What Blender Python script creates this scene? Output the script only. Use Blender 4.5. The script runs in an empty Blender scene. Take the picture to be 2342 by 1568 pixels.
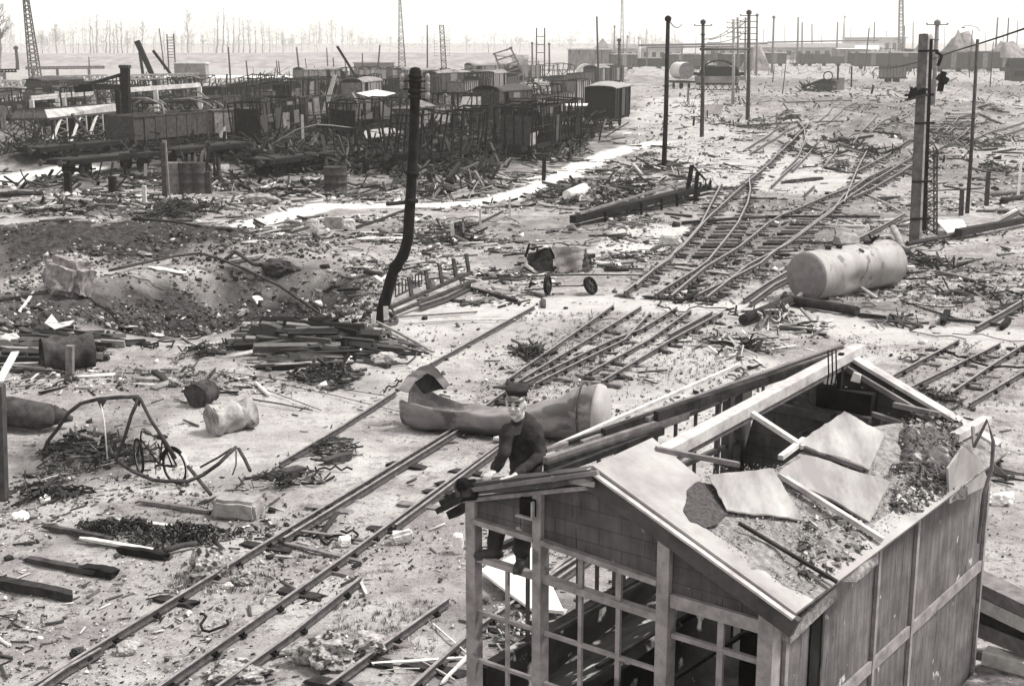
import bpy, math, random
import numpy as np
from mathutils import Vector, Matrix
R = math.radians
rnd = random.Random(7)
S = bpy.context.scene
C = S.collection

# ------------------------------------------------------------------ camera
PITCH = R(12.8); HC = 8.0; FP = 3005.0; CX = 1171.0; CY = 784.0
cd = bpy.data.cameras.new('camera'); cam = bpy.data.objects.new('camera', cd); C.objects.link(cam)
cam.location = (0, 0, HC); cam.rotation_euler = (math.pi/2 - PITCH, 0, 0)
cd.sensor_width = 36; cd.lens = 36*FP/2342.0; cd.clip_start = .1; cd.clip_end = 9000
S.camera = cam
# ------------------------------------------------------------------ sky, sun, exposure
SUN_EL, SUN_AZ = R(54), R(84)          # azimuth from +Y towards +X
w = bpy.data.worlds.new('World'); S.world = w; w.use_nodes = True
nt = w.node_tree; nt.nodes.clear()
sky = nt.nodes.new('ShaderNodeTexSky'); sky.sky_type = 'NISHITA'; sky.sun_disc = False
sky.sun_elevation = SUN_EL; sky.sun_rotation = SUN_AZ; sky.dust_density = 4; sky.air_density = 1
bw = nt.nodes.new('ShaderNodeRGBToBW'); nt.links.new(sky.outputs[0], bw.inputs[0])
ma = nt.nodes.new('ShaderNodeMath'); ma.operation = 'MULTIPLY_ADD'; ma.inputs[1].default_value = .25; ma.inputs[2].default_value = 7.5
nt.links.new(bw.outputs[0], ma.inputs[0])
vm = nt.nodes.new('ShaderNodeVectorMath'); vm.operation = 'SCALE'; vm.inputs[0].default_value = (1.0, .985, .93)
nt.links.new(ma.outputs[0], vm.inputs['Scale'])
bg = nt.nodes.new('ShaderNodeBackground'); bg.inputs[1].default_value = .072
nt.links.new(vm.outputs[0], bg.inputs[0])
wo = nt.nodes.new('ShaderNodeOutputWorld'); nt.links.new(bg.outputs[0], wo.inputs[0])
sd = bpy.data.lights.new('sun', 'SUN'); sd.energy = 3.0; sd.angle = R(16); sd.color = (1, .98, .93)
so = bpy.data.objects.new('sun', sd); C.objects.link(so)
sv = Vector((math.sin(SUN_AZ)*math.cos(SUN_EL), math.cos(SUN_AZ)*math.cos(SUN_EL), math.sin(SUN_EL)))
so.rotation_euler = sv.to_track_quat('Z', 'Y').to_euler(); so.location = (0, 0, 60)
S.view_settings.view_transform = 'Standard'; S.view_settings.look = 'None'
S.view_settings.exposure = .96; S.view_settings.gamma = 1
S.cycles.max_bounces = 4; S.cycles.diffuse_bounces = 2; S.cycles.glossy_bounces = 2
S.cycles.volume_bounces = 1; S.cycles.transparent_max_bounces = 8
S.cycles.volume_step_rate = 5

# ------------------------------------------------------------------ noise and terrain
def _h(ix, iy, seed):
    n = (ix.astype(np.int64)*374761393 + iy.astype(np.int64)*668265263 + seed*1274126177) & 0x7fffffff
    n = ((n ^ (n >> 13))*1103515245) & 0x7fffffff
    return ((n ^ (n >> 16)) & 0xffff)/65535.0
def vn(x, y, seed=0):
    ix = np.floor(x); iy = np.floor(y); fx = x-ix; fy = y-iy
    fx = fx*fx*(3-2*fx); fy = fy*fy*(3-2*fy)
    a = _h(ix, iy, seed); b = _h(ix+1, iy, seed); c = _h(ix, iy+1, seed); d = _h(ix+1, iy+1, seed)
    return (a*(1-fx)+b*fx)*(1-fy) + (c*(1-fx)+d*fx)*fy
def fbm(x, y, o=4, seed=0):
    s = 0; a = .5
    for k in range(o):
        s = s + a*(vn(x, y, seed+k)-.5); x = x*2.03+7.1; y = y*2.03+3.7; a *= .5
    return s
def ray(px, py):
    u = (px-CX)/FP; v = (CY-py)/FP
    return Vector((u, math.cos(PITCH)+v*math.sin(PITCH), -math.sin(PITCH)+v*math.cos(PITCH)))
def G0(px, py, z=0.):
    d = ray(px, py); t = (z-HC)/d.z
    return d.x*t, d.y*t
def blob(px, py, rx, ry):
    """centre and radii (m) on the ground of an ellipse seen at px,py"""
    x, y = G0(px, py); k = y/math.cos(PITCH)/FP*1.0
    y1 = G0(px, py-ry*.5)[1]; y2 = G0(px, py+ry*.5)[1]
    return x, y, rx*k, (y1-y2)
# (px, py, rx, ry, height m) hollows and spoil heaps
BUMPS = [(500, 672, 240, 66, -1.7), (735, 655, 90, 40, -.7), (330, 560, 330, 36, .75), (60, 560, 160, 40, .5), (640, 590, 160, 26, .45),
 (480, 742, 300, 14, .35), (62, 374, 80, 7, .9), (150, 605, 60, 30, .2), (480, 1010, 1, 1, 0),
 (2060, 310, 60, 12, 1.0), (1980, 290, 60, 9, .9), (2000, 330, 60, 10, .8), (1900, 262, 50, 7, .9), (1780, 250, 50, 6, .7),
 (1560, 215, 60, 6, .8), (1450, 185, 80, 5, 1.2), (2250, 250, 60, 8, .9), (2150, 215, 60, 6, 1.3), (1850, 290, 30, 6, .7),
 (1480, 170, 60, 3, 2.0), (2110, 260, 50, 6, .8), (1640, 300, 60, 8, .4), (1400, 440, 130, 22, .3), (1540, 395, 60, 12, .35)]
BB = [(blob(a, b, c, d)+(e,)) for a, b, c, d, e in BUMPS if e]
def hf(x, y):
    x = np.asarray(x, float); y = np.asarray(y, float)
    z = .22*fbm(x*.11, y*.11, 3, 5) + .10*fbm(x*.9, y*.9, 3, 11)
    far = np.clip((y-75)/60, 0, 1)*np.clip((420-y)/100, 0, 1)
    z = z + far*1.0*fbm(x*.16, y*.09, 3, 21) + far*.5*np.abs(fbm(x*.5, y*.3, 3, 31))
    for bx, by, rx, ry, h in BB:
        q = ((x-bx)/rx)**2 + ((y-by)/ry)**2
        z = z + h*np.exp(-q*q if h < 0 else -q*1.2)*(1+.35*fbm(x*.8, y*.8, 2, 41))
    return z
class _Grid:
    def __init__(s, x0, x1, y0, y1, st):
        s.x0, s.y0, s.st = x0, y0, st; xs = np.arange(x0, x1, st); ys = np.arange(y0, y1, st); X, Y = np.meshgrid(xs, ys); s.z = hf(X.ravel(), Y.ravel()).reshape(X.shape); s.n, s.m = len(xs), len(ys)
    def __call__(s, x, y):
        u = (x-s.x0)/s.st; v = (y-s.y0)/s.st; i = int(u); j = int(v)
        if u < 0 or v < 0 or i >= s.n-1 or j >= s.m-1: return None
        u -= i; v -= j; z = s.z; return float((z[j, i]*(1-u)+z[j, i+1]*u)*(1-v)+(z[j+1, i]*(1-u)+z[j+1, i+1]*u)*v)
_g1 = _Grid(-46, 46, 6, 112, .12); _g2 = _Grid(-220, 220, 100, 540, .6)
def hz1(x, y):
    r_ = _g1(x, y)
    if r_ is None: r_ = _g2(x, y)
    return 0. if r_ is None else r_
def G(px, py, dz=0.):
    x, y = G0(px, py, 0.)
    if y < 120:          # march down the ray until it meets the terrain
        hi = 1.9; lo = hi
        while lo > -2.6:
            x, y = G0(px, py, lo)
            if hz1(x, y) >= lo: break
            hi = lo; lo -= .08
        for _ in range(12):
            m_ = (hi+lo)/2; x, y = G0(px, py, m_)
            if hz1(x, y) >= m_: lo = m_
            else: hi = m_
        z = hz1(x, y)
    else: z = hz1(x, y)
    return Vector((x, y, z+dz))
def V(px, py, d):
    r = ray(px, py); t = d/r.y
    return Vector((r.x*t, d, HC+r.z*t))

# ------------------------------------------------------------------ materials
def tint(v, a=1.):
    if v > .3: return (v, v*.972, v*.962, a)
    return (v*1.03, v*.945, v*.985, a)
MAT = {}
def mat(name, v0, v1, scale=3., rough=.9, bump=.3, spec=.3, metal=0., stretch=(1, 1, 1), spots=0., spot_v=.5, coord='Object', spotscale=None):
    if name in MAT: return MAT[name]
    m = bpy.data.materials.new(name); m.use_nodes = True; n = m.node_tree; N = n.nodes; K = n.links
    b = N['Principled BSDF']; b.inputs['Roughness'].default_value = rough; b.inputs['Metallic'].default_value = metal
    b.inputs['Specular IOR Level'].default_value = spec
    tc = N.new('ShaderNodeTexCoord'); mp = N.new('ShaderNodeMapping'); mp.inputs['Scale'].default_value = stretch
    K.new(tc.outputs[coord], mp.inputs[0])
    oi = N.new('ShaderNodeObjectInfo'); va = N.new('ShaderNodeVectorMath'); va.operation = 'ADD'
    sc = N.new('ShaderNodeVectorMath'); sc.operation = 'SCALE'; sc.inputs[0].default_value = (37, 17, 23); K.new(oi.outputs['Random'], sc.inputs['Scale'])
    K.new(mp.outputs[0], va.inputs[0]); K.new(sc.outputs[0], va.inputs[1])
    no = N.new('ShaderNodeTexNoise'); no.inputs['Scale'].default_value = scale; no.inputs['Detail'].default_value = 7; no.inputs['Roughness'].default_value = .65
    K.new(va.outputs[0], no.inputs['Vector'])
    r = N.new('ShaderNodeValToRGB'); r.color_ramp.elements[0].position = .34; r.color_ramp.elements[1].position = .68
    r.color_ramp.elements[0].color = tint(v0); r.color_ramp.elements[1].color = tint(v1)
    K.new(no.outputs[0], r.inputs[0]); out = r.outputs[0]
    if spots:
        n2 = N.new('ShaderNodeTexNoise'); n2.inputs['Scale'].default_value = spotscale or scale*.6; n2.inputs['Detail'].default_value = 5
        K.new(va.outputs[0], n2.inputs['Vector'])
        r2 = N.new('ShaderNodeValToRGB'); r2.color_ramp.elements[0].position = 1-spots-.04; r2.color_ramp.elements[1].position = 1-spots+.03
        K.new(n2.outputs[0], r2.inputs[0])
        mx = N.new('ShaderNodeMix'); mx.data_type = 'RGBA'; K.new(r2.outputs[0], mx.inputs[0]); K.new(out, mx.inputs[6]); mx.inputs[7].default_value = tint(spot_v)
        out = mx.outputs[2]
    K.new(out, b.inputs['Base Color'])
    if bump:
        bu = N.new('ShaderNodeBump'); bu.inputs['Strength'].default_value = bump; bu.inputs['Distance'].default_value = .03
        K.new(no.outputs[0], bu.inputs['Height']); K.new(bu.outputs[0], b.inputs['Normal'])
    MAT[name] = m; return m
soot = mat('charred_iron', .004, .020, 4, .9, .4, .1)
iron = mat('rusty_iron', .018, .07, 5, .85, .4, .2)
ironmid = mat('grey_rusty_iron', .07, .2, 3, .75, .4, .4)
plate = mat('weathered_plate', .10, .24, 1.2, .75, .3, .35, spots=.36, spot_v=.05, stretch=(1, 1, .35))
sheetl = mat('pale_sheet_metal', .35, .68, 1.6, .5, .2, .5, spots=.3, spot_v=.3, stretch=(1, .35, 1))
wdark = mat('charred_wood', .008, .04, 6, .95, .5, .2, stretch=(1, 1, 1))
wmid = mat('grey_wood', .09, .2, 7, .9, .4, .25)
wlight = mat('bleached_wood', .32, .6, 6, .9, .3, .25)
conc = mat('concrete', .16, .34, 4, .95, .5, .2)
concl = mat('pale_rubble', .32, .6, 6, .95, .7, .2)
white = mat('white_plaster', .6, .85, 5, .95, .4, .2)
stone = mat('grey_stone', .2, .42, 7, .95, .7, .2)
railtop = mat('worn_rail_top', .10, .28, 6, .55, .1, .5, stretch=(1, 1, 1))
railside = mat('rusty_rail', .025, .08, 9, .8, .3, .3)
earth = mat('dark_earth', .05, .16, 5, 1., .8, .1)
skin = mat('skin', .36, .46, 6, .6, .05, .3)
cloth = mat('dark_cloth', .012, .045, 8, .95, .3, .15)
cloth2 = mat('dark_trousers', .012, .035, 8, .95, .3, .15)
leather = mat('boot_leather', .015, .04, 8, .6, .2, .4)
capm = mat('cap_cloth', .012, .03, 8, .9, .2, .2)
tankm = mat('tank_paint', .20, .33, 1.4, .65, .25, .35, spots=.385, spot_v=.12, spotscale=3.2, stretch=(1, 1, .6))
tankd = mat('scorched_tank_paint', .10, .23, 1.4, .6, .25, .4, spots=.45, spot_v=.055, spotscale=1.3, stretch=(1, 1, 2))
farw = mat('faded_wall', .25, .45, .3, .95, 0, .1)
twig = mat('hazed_bark', .12, .25, .5, 1, 0, .1)  # bark lightened to paint distance haze into the trees
snowy = mat('white_track_dust', .7, .85, 2, 1, .2, .1)

def litter_material():
    m = bpy.data.materials.new('litter'); m.use_nodes = True; n = m.node_tree; N = n.nodes; K = n.links
    b = N['Principled BSDF']; b.inputs['Roughness'].default_value = .95; b.inputs['Specular IOR Level'].default_value = .15
    a = N.new('ShaderNodeAttribute'); a.attribute_name = 'tone'
    tc = N.new('ShaderNodeTexCoord'); no = N.new('ShaderNodeTexNoise'); no.inputs['Scale'].default_value = 9; K.new(tc.outputs['Object'], no.inputs['Vector'])
    mr = N.new('ShaderNodeMapRange'); mr.inputs[3].default_value = .6; mr.inputs[4].default_value = 1.35; K.new(no.outputs[0], mr.inputs[0])
    mu = N.new('ShaderNodeMath'); mu.operation = 'MULTIPLY'; K.new(a.outputs['Fac'], mu.inputs[0]); K.new(mr.outputs[0], mu.inputs[1])
    v = N.new('ShaderNodeVectorMath'); v.operation = 'SCALE'; v.inputs[0].default_value = (1, .96, .97); K.new(mu.outputs[0], v.inputs['Scale'])
    K.new(v.outputs[0], b.inputs['Base Color']); return m
litm = litter_material()

# ------------------------------------------------------------------ mesh builder
def basis(d, up=Vector((0, 0, 1))):
    d = d.normalized()
    if abs(d.dot(up)) > .98: up = Vector((0, 1, 0))
    x = d.cross(up).normalized(); z = x.cross(d).normalized()
    return x, z
class MB:
    def __init__(s): s.v = []; s.f = []; s.sm = []
    def add(s, vs, fs, smooth=False):
        o = len(s.v); s.v += [tuple(p) for p in vs]; s.f += [tuple(i+o for i in f) for f in fs]; s.sm += [smooth]*len(fs); return s
    def hexa(s, p): return s.add(p, [(0, 3, 2, 1), (4, 5, 6, 7), (0, 1, 5, 4), (1, 2, 6, 5), (2, 3, 7, 6), (3, 0, 4, 7)])
    def box(s, a, b):
        (x0, y0, z0), (x1, y1, z1) = a, b
        return s.hexa([(x0, y0, z0), (x1, y0, z0), (x1, y1, z0), (x0, y1, z0), (x0, y0, z1), (x1, y0, z1), (x1, y1, z1), (x0, y1, z1)])
    def bar(s, p, q, w, h=None, w2=None, h2=None, roll=0):
        p = Vector(p); q = Vector(q); h = h or w; w2 = w2 or w; h2 = h2 or h
        if (q-p).length < 1e-5: return s
        x, z = basis(q-p)
        if roll: m = Matrix.Rotation(roll, 3, (q-p).normalized()); x = m@x; z = m@z
        v = [p-x*w/2-z*h/2, p+x*w/2-z*h/2, q+x*w2/2-z*h2/2, q-x*w2/2-z*h2/2, p-x*w/2+z*h/2, p+x*w/2+z*h/2, q+x*w2/2+z*h2/2, q-x*w2/2+z*h2/2]
        return s.hexa(v)
    def rbar(s, p, q, w, h, sd=0, end=.5):
        """weathered timber: slightly bowed, uneven section, splintered ends"""
        p = Vector(p); q = Vector(q); x, z = basis(q-p); rr = random.Random(sd+int(abs(p.x)*997)); n = 7; o = len(s.v); L = (q-p).length; b0 = rr.uniform(-.012, .012)*L; b1 = rr.uniform(-.006, .01)*L
        for i in range(n+1):
            t = i/n; c = p.lerp(q, t)+x*b0*math.sin(math.pi*t)+z*b1*math.sin(math.pi*t); e = 1 if 0 < i < n else end+rr.random()*(1-end)
            for a, b in ((-1, -1), (1, -1), (1, 1), (-1, 1)): s.v.append(tuple(c+x*a*w/2*e*rr.uniform(.86, 1.08)+z*b*h/2*e*rr.uniform(.82, 1.1)+(q-p).normalized()*rr.uniform(-.5, .5)*w*(i in (0, n))))
        for i in range(n):
            for k in range(4): k2 = (k+1) % 4; s.f.append((o+i*4+k, o+i*4+k2, o+(i+1)*4+k2, o+(i+1)*4+k)); s.sm.append(False)
        s.f.append((o+3, o+2, o+1, o)); s.f.append((o+n*4, o+n*4+1, o+n*4+2, o+n*4+3)); s.sm += [False, False]
        return s
    def tube(s, pts, r, n=8, caps=True, r2=None):
        pts = [Vector(p) for p in pts]; L = len(pts); rings = []; px = None
        rs = r if isinstance(r, (list, tuple)) else [r+((r2-r)*i/(L-1) if r2 is not None else 0) for i in range(L)]
        o = len(s.v)
        for i, p in enumerate(pts):
            d = (pts[min(i+1, L-1)]-pts[max(i-1, 0)])
            if px is None: x, z = basis(d)
            else:
                dn = d.normalized(); x = (px-dn*px.dot(dn)).normalized(); z = x.cross(dn)
            px = x
            for k in range(n):
                a = 2*math.pi*k/n; s.v.append(tuple(p+(x*math.cos(a)+z*math.sin(a))*rs[i]))
        for i in range(L-1):
            for k in range(n):
                k2 = (k+1) % n; s.f.append((o+i*n+k, o+i*n+k2, o+(i+1)*n+k2, o+(i+1)*n+k)); s.sm.append(True)
        if caps:
            s.f.append(tuple(o+k for k in range(n))[::-1]); s.sm.append(False)
            s.f.append(tuple(o+(L-1)*n+k for k in range(n))); s.sm.append(False)
        return s
    def ring(s, c, ax, R0, r, n=28, m=6, a0=0, a1=2*math.pi):
        c = Vector(c); x, z = basis(Vector(ax)); k = max(3, int(n*(a1-a0)/(2*math.pi)))
        pts = [c+(x*math.cos(a0+(a1-a0)*i/k)+z*math.sin(a0+(a1-a0)*i/k))*R0 for i in range(k+1)]
        return s.tube(pts, r, m)
    def slab(s, poly, th, n=None):
        """closed plate from a 3-d polygon, thickness th along its normal"""
        P = [Vector(p) for p in poly]; k = len(P)
        if n is None:
            n = Vector((0, 0, 0))
            for i in range(k): n += P[i].cross(P[(i+1) % k])
            n.normalize()
        n = Vector(n); Q = [p-n*th for p in P]
        fs = [tuple(range(k)), tuple(range(2*k-1, k-1, -1))]+[(i, i+k, (i+1) % k+k, (i+1) % k) for i in range(k)]
        return s.add(P+Q, fs)
    def lathe(s, base, prof, n=20, ax=(0, 0, 1), smooth=True):
        base = Vector(base); ax = Vector(ax).normalized(); x, z = basis(ax); o = len(s.v)
        for r, h in prof:
            for k in range(n):
                a = 2*math.pi*k/n; s.v.append(tuple(base+ax*h+(x*math.cos(a)+z*math.sin(a))*r))
        for i in range(len(prof)-1):
            for k in range(n):
                k2 = (k+1) % n; s.f.append((o+i*n+k, o+(i+1)*n+k, o+(i+1)*n+k2, o+i*n+k2)); s.sm.append(smooth)
        s.f.append(tuple(o+k for k in range(n))); s.sm.append(False)
        s.f.append(tuple(o+(len(prof)-1)*n+k for k in range(n))[::-1]); s.sm.append(False)
        return s
    def rock(s, c, r, seed=0, sq=(1, 1, .7), n=2, rough=.28):
        rr = random.Random(seed); t = bpy.data.meshes.new('t'); import bmesh
        bm = bmesh.new(); bmesh.ops.create_icosphere(bm, subdivisions=n, radius=1)
        a = Vector((rr.random()*50, rr.random()*50, rr.random()*50))
        from mathutils import noise
        vs = []
        for v in bm.verts:
            p = v.co.copy(); f = 1+rough*(noise.noise(p*1.3+a)*1.7+noise.noise(p*3.4+a)*.8+noise.noise(p*9+a)*.45)
            vs.append(Vector(c)+Vector((p.x*sq[0], p.y*sq[1], p.z*sq[2]))*r*f)
        s.add(vs, [tuple(v.index for v in f.verts) for f in bm.faces]); bm.free(); bpy.data.meshes.remove(t); return s
    def build(s, name, m, parent=None, loc=None, smooth=None):
        me = bpy.data.meshes.new(name)
        if parent is not None and loc is None: loc = parent.get('_o', (0, 0, 0)) ; loc = Vector(loc)
        elif loc is None: loc = Vector((0, 0, 0))
        loc = Vector(loc)
        me.from_pydata([(a[0]-loc.x, a[1]-loc.y, a[2]-loc.z) for a in s.v], [], s.f)
        me.polygons.foreach_set('use_smooth', s.sm); me.materials.append(m); me.update()
        o = bpy.data.objects.new(name, me); C.objects.link(o)
        if parent is not None:
            o.parent = parent; o['_o'] = tuple(loc) if not parent.get('_loc') else tuple(parent['_o'])
            if parent.get('_loc'): o['_loc'] = 1
        else: o.location = loc; o['_o'] = tuple(loc)
        return o
def child_loc(o): return o
def tag(o, label=None, cat=None, group=None, kind=None):
    if label: o['label'] = label
    if cat: o['category'] = cat
    if group: o['group'] = group
    if kind: o['kind'] = kind
    return o
def thing(name, label, cat, loc, group=None):
    o = bpy.data.objects.new(name, None); C.objects.link(o); o.location = loc; o['_o'] = tuple(loc); o.empty_display_size = .3
    return tag(o, label, cat, group)
def local(name, label, cat, loc, rz, group=None):
    """thing whose parts are built in its own rotated frame"""
    o = thing(name, label, cat, loc, group); o.rotation_euler = (0, 0, rz); o['_o'] = (0, 0, 0); o['_loc'] = 1
    return o

# ------------------------------------------------------------------ ground
DARK = [(1950, 240, 260, 30, .4), (2200, 200, 200, 24, .4), (1750, 190, 300, 14, .45), (2150, 290, 220, 20, .45), (1700, 330, 120, 20, .3), (1900, 470, 200, 30, .35), (650, 690, 160, 50, 1.0), (300, 930, 150, 30, .25), (1450, 860, 140, 30, .3), (1300, 760, 200, 24, .3), (62, 376, 100, 10, .8), (500, 675, 290, 70, 1.1), (740, 650, 110, 50, .8), (300, 560, 380, 46, 1.0), (60, 590, 140, 70, .7), (180, 690, 240, 60, .8), (60, 810, 150, 50, .45),
 (640, 560, 200, 22, .3), (200, 1030, 180, 60, .55), (600, 1085, 190, 30, .5), (400, 870, 150, 34, .35), (330, 1215, 200, 45, .5), (740, 790, 190, 50, .5), (780, 870, 120, 26, .5),
 (1100, 985, 160, 26, .55), (1900, 700, 180, 22, .45), (1700, 560, 160, 60, .45), (1870, 540, 160, 60, .4), (300, 405, 420, 30, .5), (700, 425, 420, 20, .45), (480, 340, 520, 60, .75), (900, 300, 500, 60, .75),
 (1200, 350, 160, 40, .5), (700, 240, 700, 60, .55), (250, 260, 400, 80, .45), (1250, 520, 260, 30, .35), (1400, 460, 180, 30, .35), (1240, 600, 120, 30, .35), (2150, 380, 140, 60, .35), (1990, 310, 120, 24, .45),
 (760, 1490, 120, 30, .35), (500, 1330, 120, 30, .25), (1700, 620, 140, 20, .3), (2200, 600, 140, 20, .3), (1240, 1400, 260, 60, .5), (2250, 1400, 80, 60, .2), (470, 1510, 120, 30, .15), (230, 480, 260, 20, .5), (640, 500, 120, 16, .4), (1000, 520, 200, 20, .35)]
PATHS = [([(1500, 322), (1440, 338), (1370, 362), (1300, 397), (1235, 428), (1150, 455), (1050, 468), (960, 471), (860, 470), (735, 470), (650, 495), (560, 524)], 1.1, .95),
 ([(-200, 440), (0, 412), (90, 398), (170, 386)], 2.0, .9),
 ([(850, 760), (1000, 705), (1240, 700), (1450, 693), (1650, 706), (1850, 730), (2010, 760), (2160, 770), (2342, 782), (2500, 790)], 1.25, .45),
 ([(1130, 745), (1000, 800), (900, 850), (700, 900), (560, 960), (640, 1040)], 2.0, .25),
 ([(1440, 560), (1480, 545), (1500, 520)], 1.6, .55), ([(1470, 800), (1640, 840), (1500, 900), (1420, 960)], 1.8, .35), ([(1560, 230), (1540, 300), (1620, 340), (1800, 420)], 5, .3)]
def pathmask(x, y):
    r_ = np.zeros_like(x)
    for pts, hwm, s_ in PATHS:
        P = [G0(*p) for p in pts]; dm = np.full_like(x, 1e9)
        for (ax, ay), (bx, by) in zip(P, P[1:]):
            L2 = (bx-ax)**2+(by-ay)**2; u = np.clip(((x-ax)*(bx-ax)+(y-ay)*(by-ay))/L2, 0, 1); dm = np.minimum(dm, np.hypot(x-ax-u*(bx-ax), y-ay-u*(by-ay)))
        r_ = np.maximum(r_, min(1, s_+.2)*np.clip((hwm*1.1-dm)/(.3*hwm), 0, 1))
    return r_
def build_ground():
    ys = np.concatenate([[-60, -20, 0, 4, 7], 8*np.exp(np.linspace(0, math.log(620/8.), 1150)), [700, 800, 1000, 1300, 1700, 2400]])
    nc = 640; t = np.linspace(-1, 1, nc); hwid = np.maximum(ys, 0)*.52+9
    hwid[:5] = 16; hwid[-6:] *= 1.3
    X = hwid[:, None]*t[None, :]; Y = np.repeat(ys[:, None], nc, 1)
    x = X.ravel(); y = Y.ravel(); z = hf(x, y)
    dk = np.zeros_like(x); wt = np.zeros_like(x)
    nz = fbm(x*.5, y*.5, 4, 77)*1.5
    for a, b, c, d, s in DARK:
        bx, by, rx, ry = blob(a, b, c, d)
        q = np.sqrt(((x-bx)/rx)**2+((y-by)/ry)**2)+nz
        dk = np.maximum(dk, min(1, s*1.15)*np.clip((1.25-q)/.6, 0, 1))
    for pts, hwm, s in PATHS:
        P = [G0(*p) for p in pts]; dm = np.full_like(x, 1e9)
        for (ax, ay), (bx, by) in zip(P, P[1:]):
            L2 = (bx-ax)**2+(by-ay)**2; u = np.clip(((x-ax)*(bx-ax)+(y-ay)*(by-ay))/L2, 0, 1)
            dm = np.minimum(dm, np.hypot(x-ax-u*(bx-ax), y-ay-u*(by-ay)))
        wt = np.maximum(wt, s*np.clip((hwm*1.2-dm+nz*(.5 if s > .8 else .9))/(.35*hwm), 0, 1))
    bx, by, rx, ry = blob(62, 372, 100, 9); wt = wt*np.clip((((x-bx)/rx)**2+((y-by)/ry)**2)-.6, 0, 1)
    flat = np.clip(wt, 0, 1)*(np.abs(y-80) < 40)
    zr = .05*fbm(x*3.1, y*3.1, 3, 9)+.03*np.abs(fbm(x*9, y*9, 2, 19))+dk*(.40*fbm(x*1.7, y*1.7, 5, 55)+.14*fbm(x*6, y*6, 3, 66))
    z = z+zr*(1-.8*flat)-.02
    n = len(x); nr = len(ys)
    me = bpy.data.meshes.new('ground'); me.vertices.add(n)
    me.vertices.foreach_set('co', np.stack([x, y, z], 1).ravel())
    i = (np.arange(nr-1)[:, None]*nc+np.arange(nc-1)[None, :]).ravel()
    q = np.stack([i, i+1, i+nc+1, i+nc], 1).ravel(); nf = len(i)
    me.loops.add(nf*4); me.loops.foreach_set('vertex_index', q)
    me.polygons.add(nf); me.polygons.foreach_set('loop_start', np.arange(nf)*4); me.polygons.foreach_set('loop_total', np.full(nf, 4))
    me.polygons.foreach_set('use_smooth', np.ones(nf, bool)); me.update()
    for nm, arr in (('dark', dk), ('pale', wt)):
        at = me.attributes.new(nm, 'FLOAT', 'POINT'); at.data.foreach_set('value', arr.astype(np.float32))
    m = bpy.data.materials.new('ground'); m.use_nodes = True; nt = m.node_tree; N = nt.nodes; K = nt.links
    b = N['Principled BSDF']; b.inputs['Roughness'].default_value = 1; b.inputs['Specular IOR Level'].default_value = .1
    tc = N.new('ShaderNodeTexCoord')
    def noise(sc, det, ro=.6, st=None):
        k = N.new('ShaderNodeTexNoise'); k.inputs['Scale'].default_value = sc; k.inputs['Detail'].default_value = det; k.inputs['Roughness'].default_value = ro
        K.new(tc.outputs['Object'], k.inputs['Vector']); return k.outputs[0]
    def ramp(i, p0, p1, c0, c1):
        r = N.new('ShaderNodeValToRGB'); r.color_ramp.elements[0].position = p0; r.color_ramp.elements[1].position = p1
        r.color_ramp.elements[0].color = c0; r.color_ramp.elements[1].color = c1; K.new(i, r.inputs[0]); return r.outputs[0]
    def mix(f, a, bb, mode='MIX'):
        k = N.new('ShaderNodeMix'); k.data_type = 'RGBA'; k.blend_type = mode
        for sck, val in ((k.inputs[0], f), (k.inputs[6], a), (k.inputs[7], bb)):
            if hasattr(val, 'links') or isinstance(val, bpy.types.NodeSocket): K.new(val, sck)
            else: sck.default_value = val
        return k.outputs[2]
    n1 = noise(.55, 8, .68); n2 = noise(4.2, 7, .78); n3 = noise(17, 5, .75); n4 = noise(.09, 4); n5 = noise(1.7, 9, .75)
    W = (1, 1, 1, 1); K0 = (0, 0, 0, 1)
    base = mix(ramp(n1, .38, .62, K0, W), tint(.19), tint(.41))
    base = mix(ramp(n4, .40, .65, K0, (.5, .5, .5, 1)), base, tint(.22))
    base = mix(ramp(n5, .52, .60, K0, (.75, .75, .75, 1)), base, tint(.15))
    base = mix(ramp(n2, .56, .61, K0, (.85, .85, .85, 1)), base, tint(.07))
    base = mix(ramp(n3, .58, .63, K0, (.8, .8, .8, 1)), base, tint(.06))
    base = mix(ramp(n3, .34, .40, (.7, .7, .7, 1), K0), base, tint(.58))
    a1 = N.new('ShaderNodeAttribute'); a1.attribute_name = 'dark'; a2 = N.new('ShaderNodeAttribute'); a2.attribute_name = 'pale'
    dsoil = mix(ramp(n2, .40, .70, (0, 0, 0, 1), (1, 1, 1, 1)), tint(.012), tint(.085))
    base = mix(a1.outputs['Fac'], base, dsoil)
    psoil = mix(ramp(n3, .45, .7, (0, 0, 0, 1), (.4, .4, .4, 1)), tint(.56), tint(.32))
    base = mix(a2.outputs['Fac'], base, psoil)
    K.new(base, b.inputs['Base Color'])
    bu = N.new('ShaderNodeBump'); bu.inputs['Strength'].default_value = .6; bu.inputs['Distance'].default_value = .06
    ad = N.new('ShaderNodeMath'); ad.operation = 'ADD'; K.new(n2, ad.inputs[0]); K.new(n3, ad.inputs[1]); K.new(ad.outputs[0], bu.inputs['Height']); K.new(bu.outputs[0], b.inputs['Normal'])
    me.materials.append(m); o = bpy.data.objects.new('ground', me); C.objects.link(o); tag(o, kind='structure', label='pale trampled ground with dark churned soil across the yard')
build_ground()
hzm = bpy.data.materials.new('haze'); hzm.use_nodes = True; N = hzm.node_tree.nodes; N.clear()
pv = N.new('ShaderNodeVolumePrincipled'); pv.inputs['Color'].default_value = (.98, .97, .94, 1); pv.inputs['Density'].default_value = .00030; pv.inputs['Anisotropy'].default_value = .1
ov = N.new('ShaderNodeOutputMaterial'); hzm.node_tree.links.new(pv.outputs[0], ov.inputs['Volume'])
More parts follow.
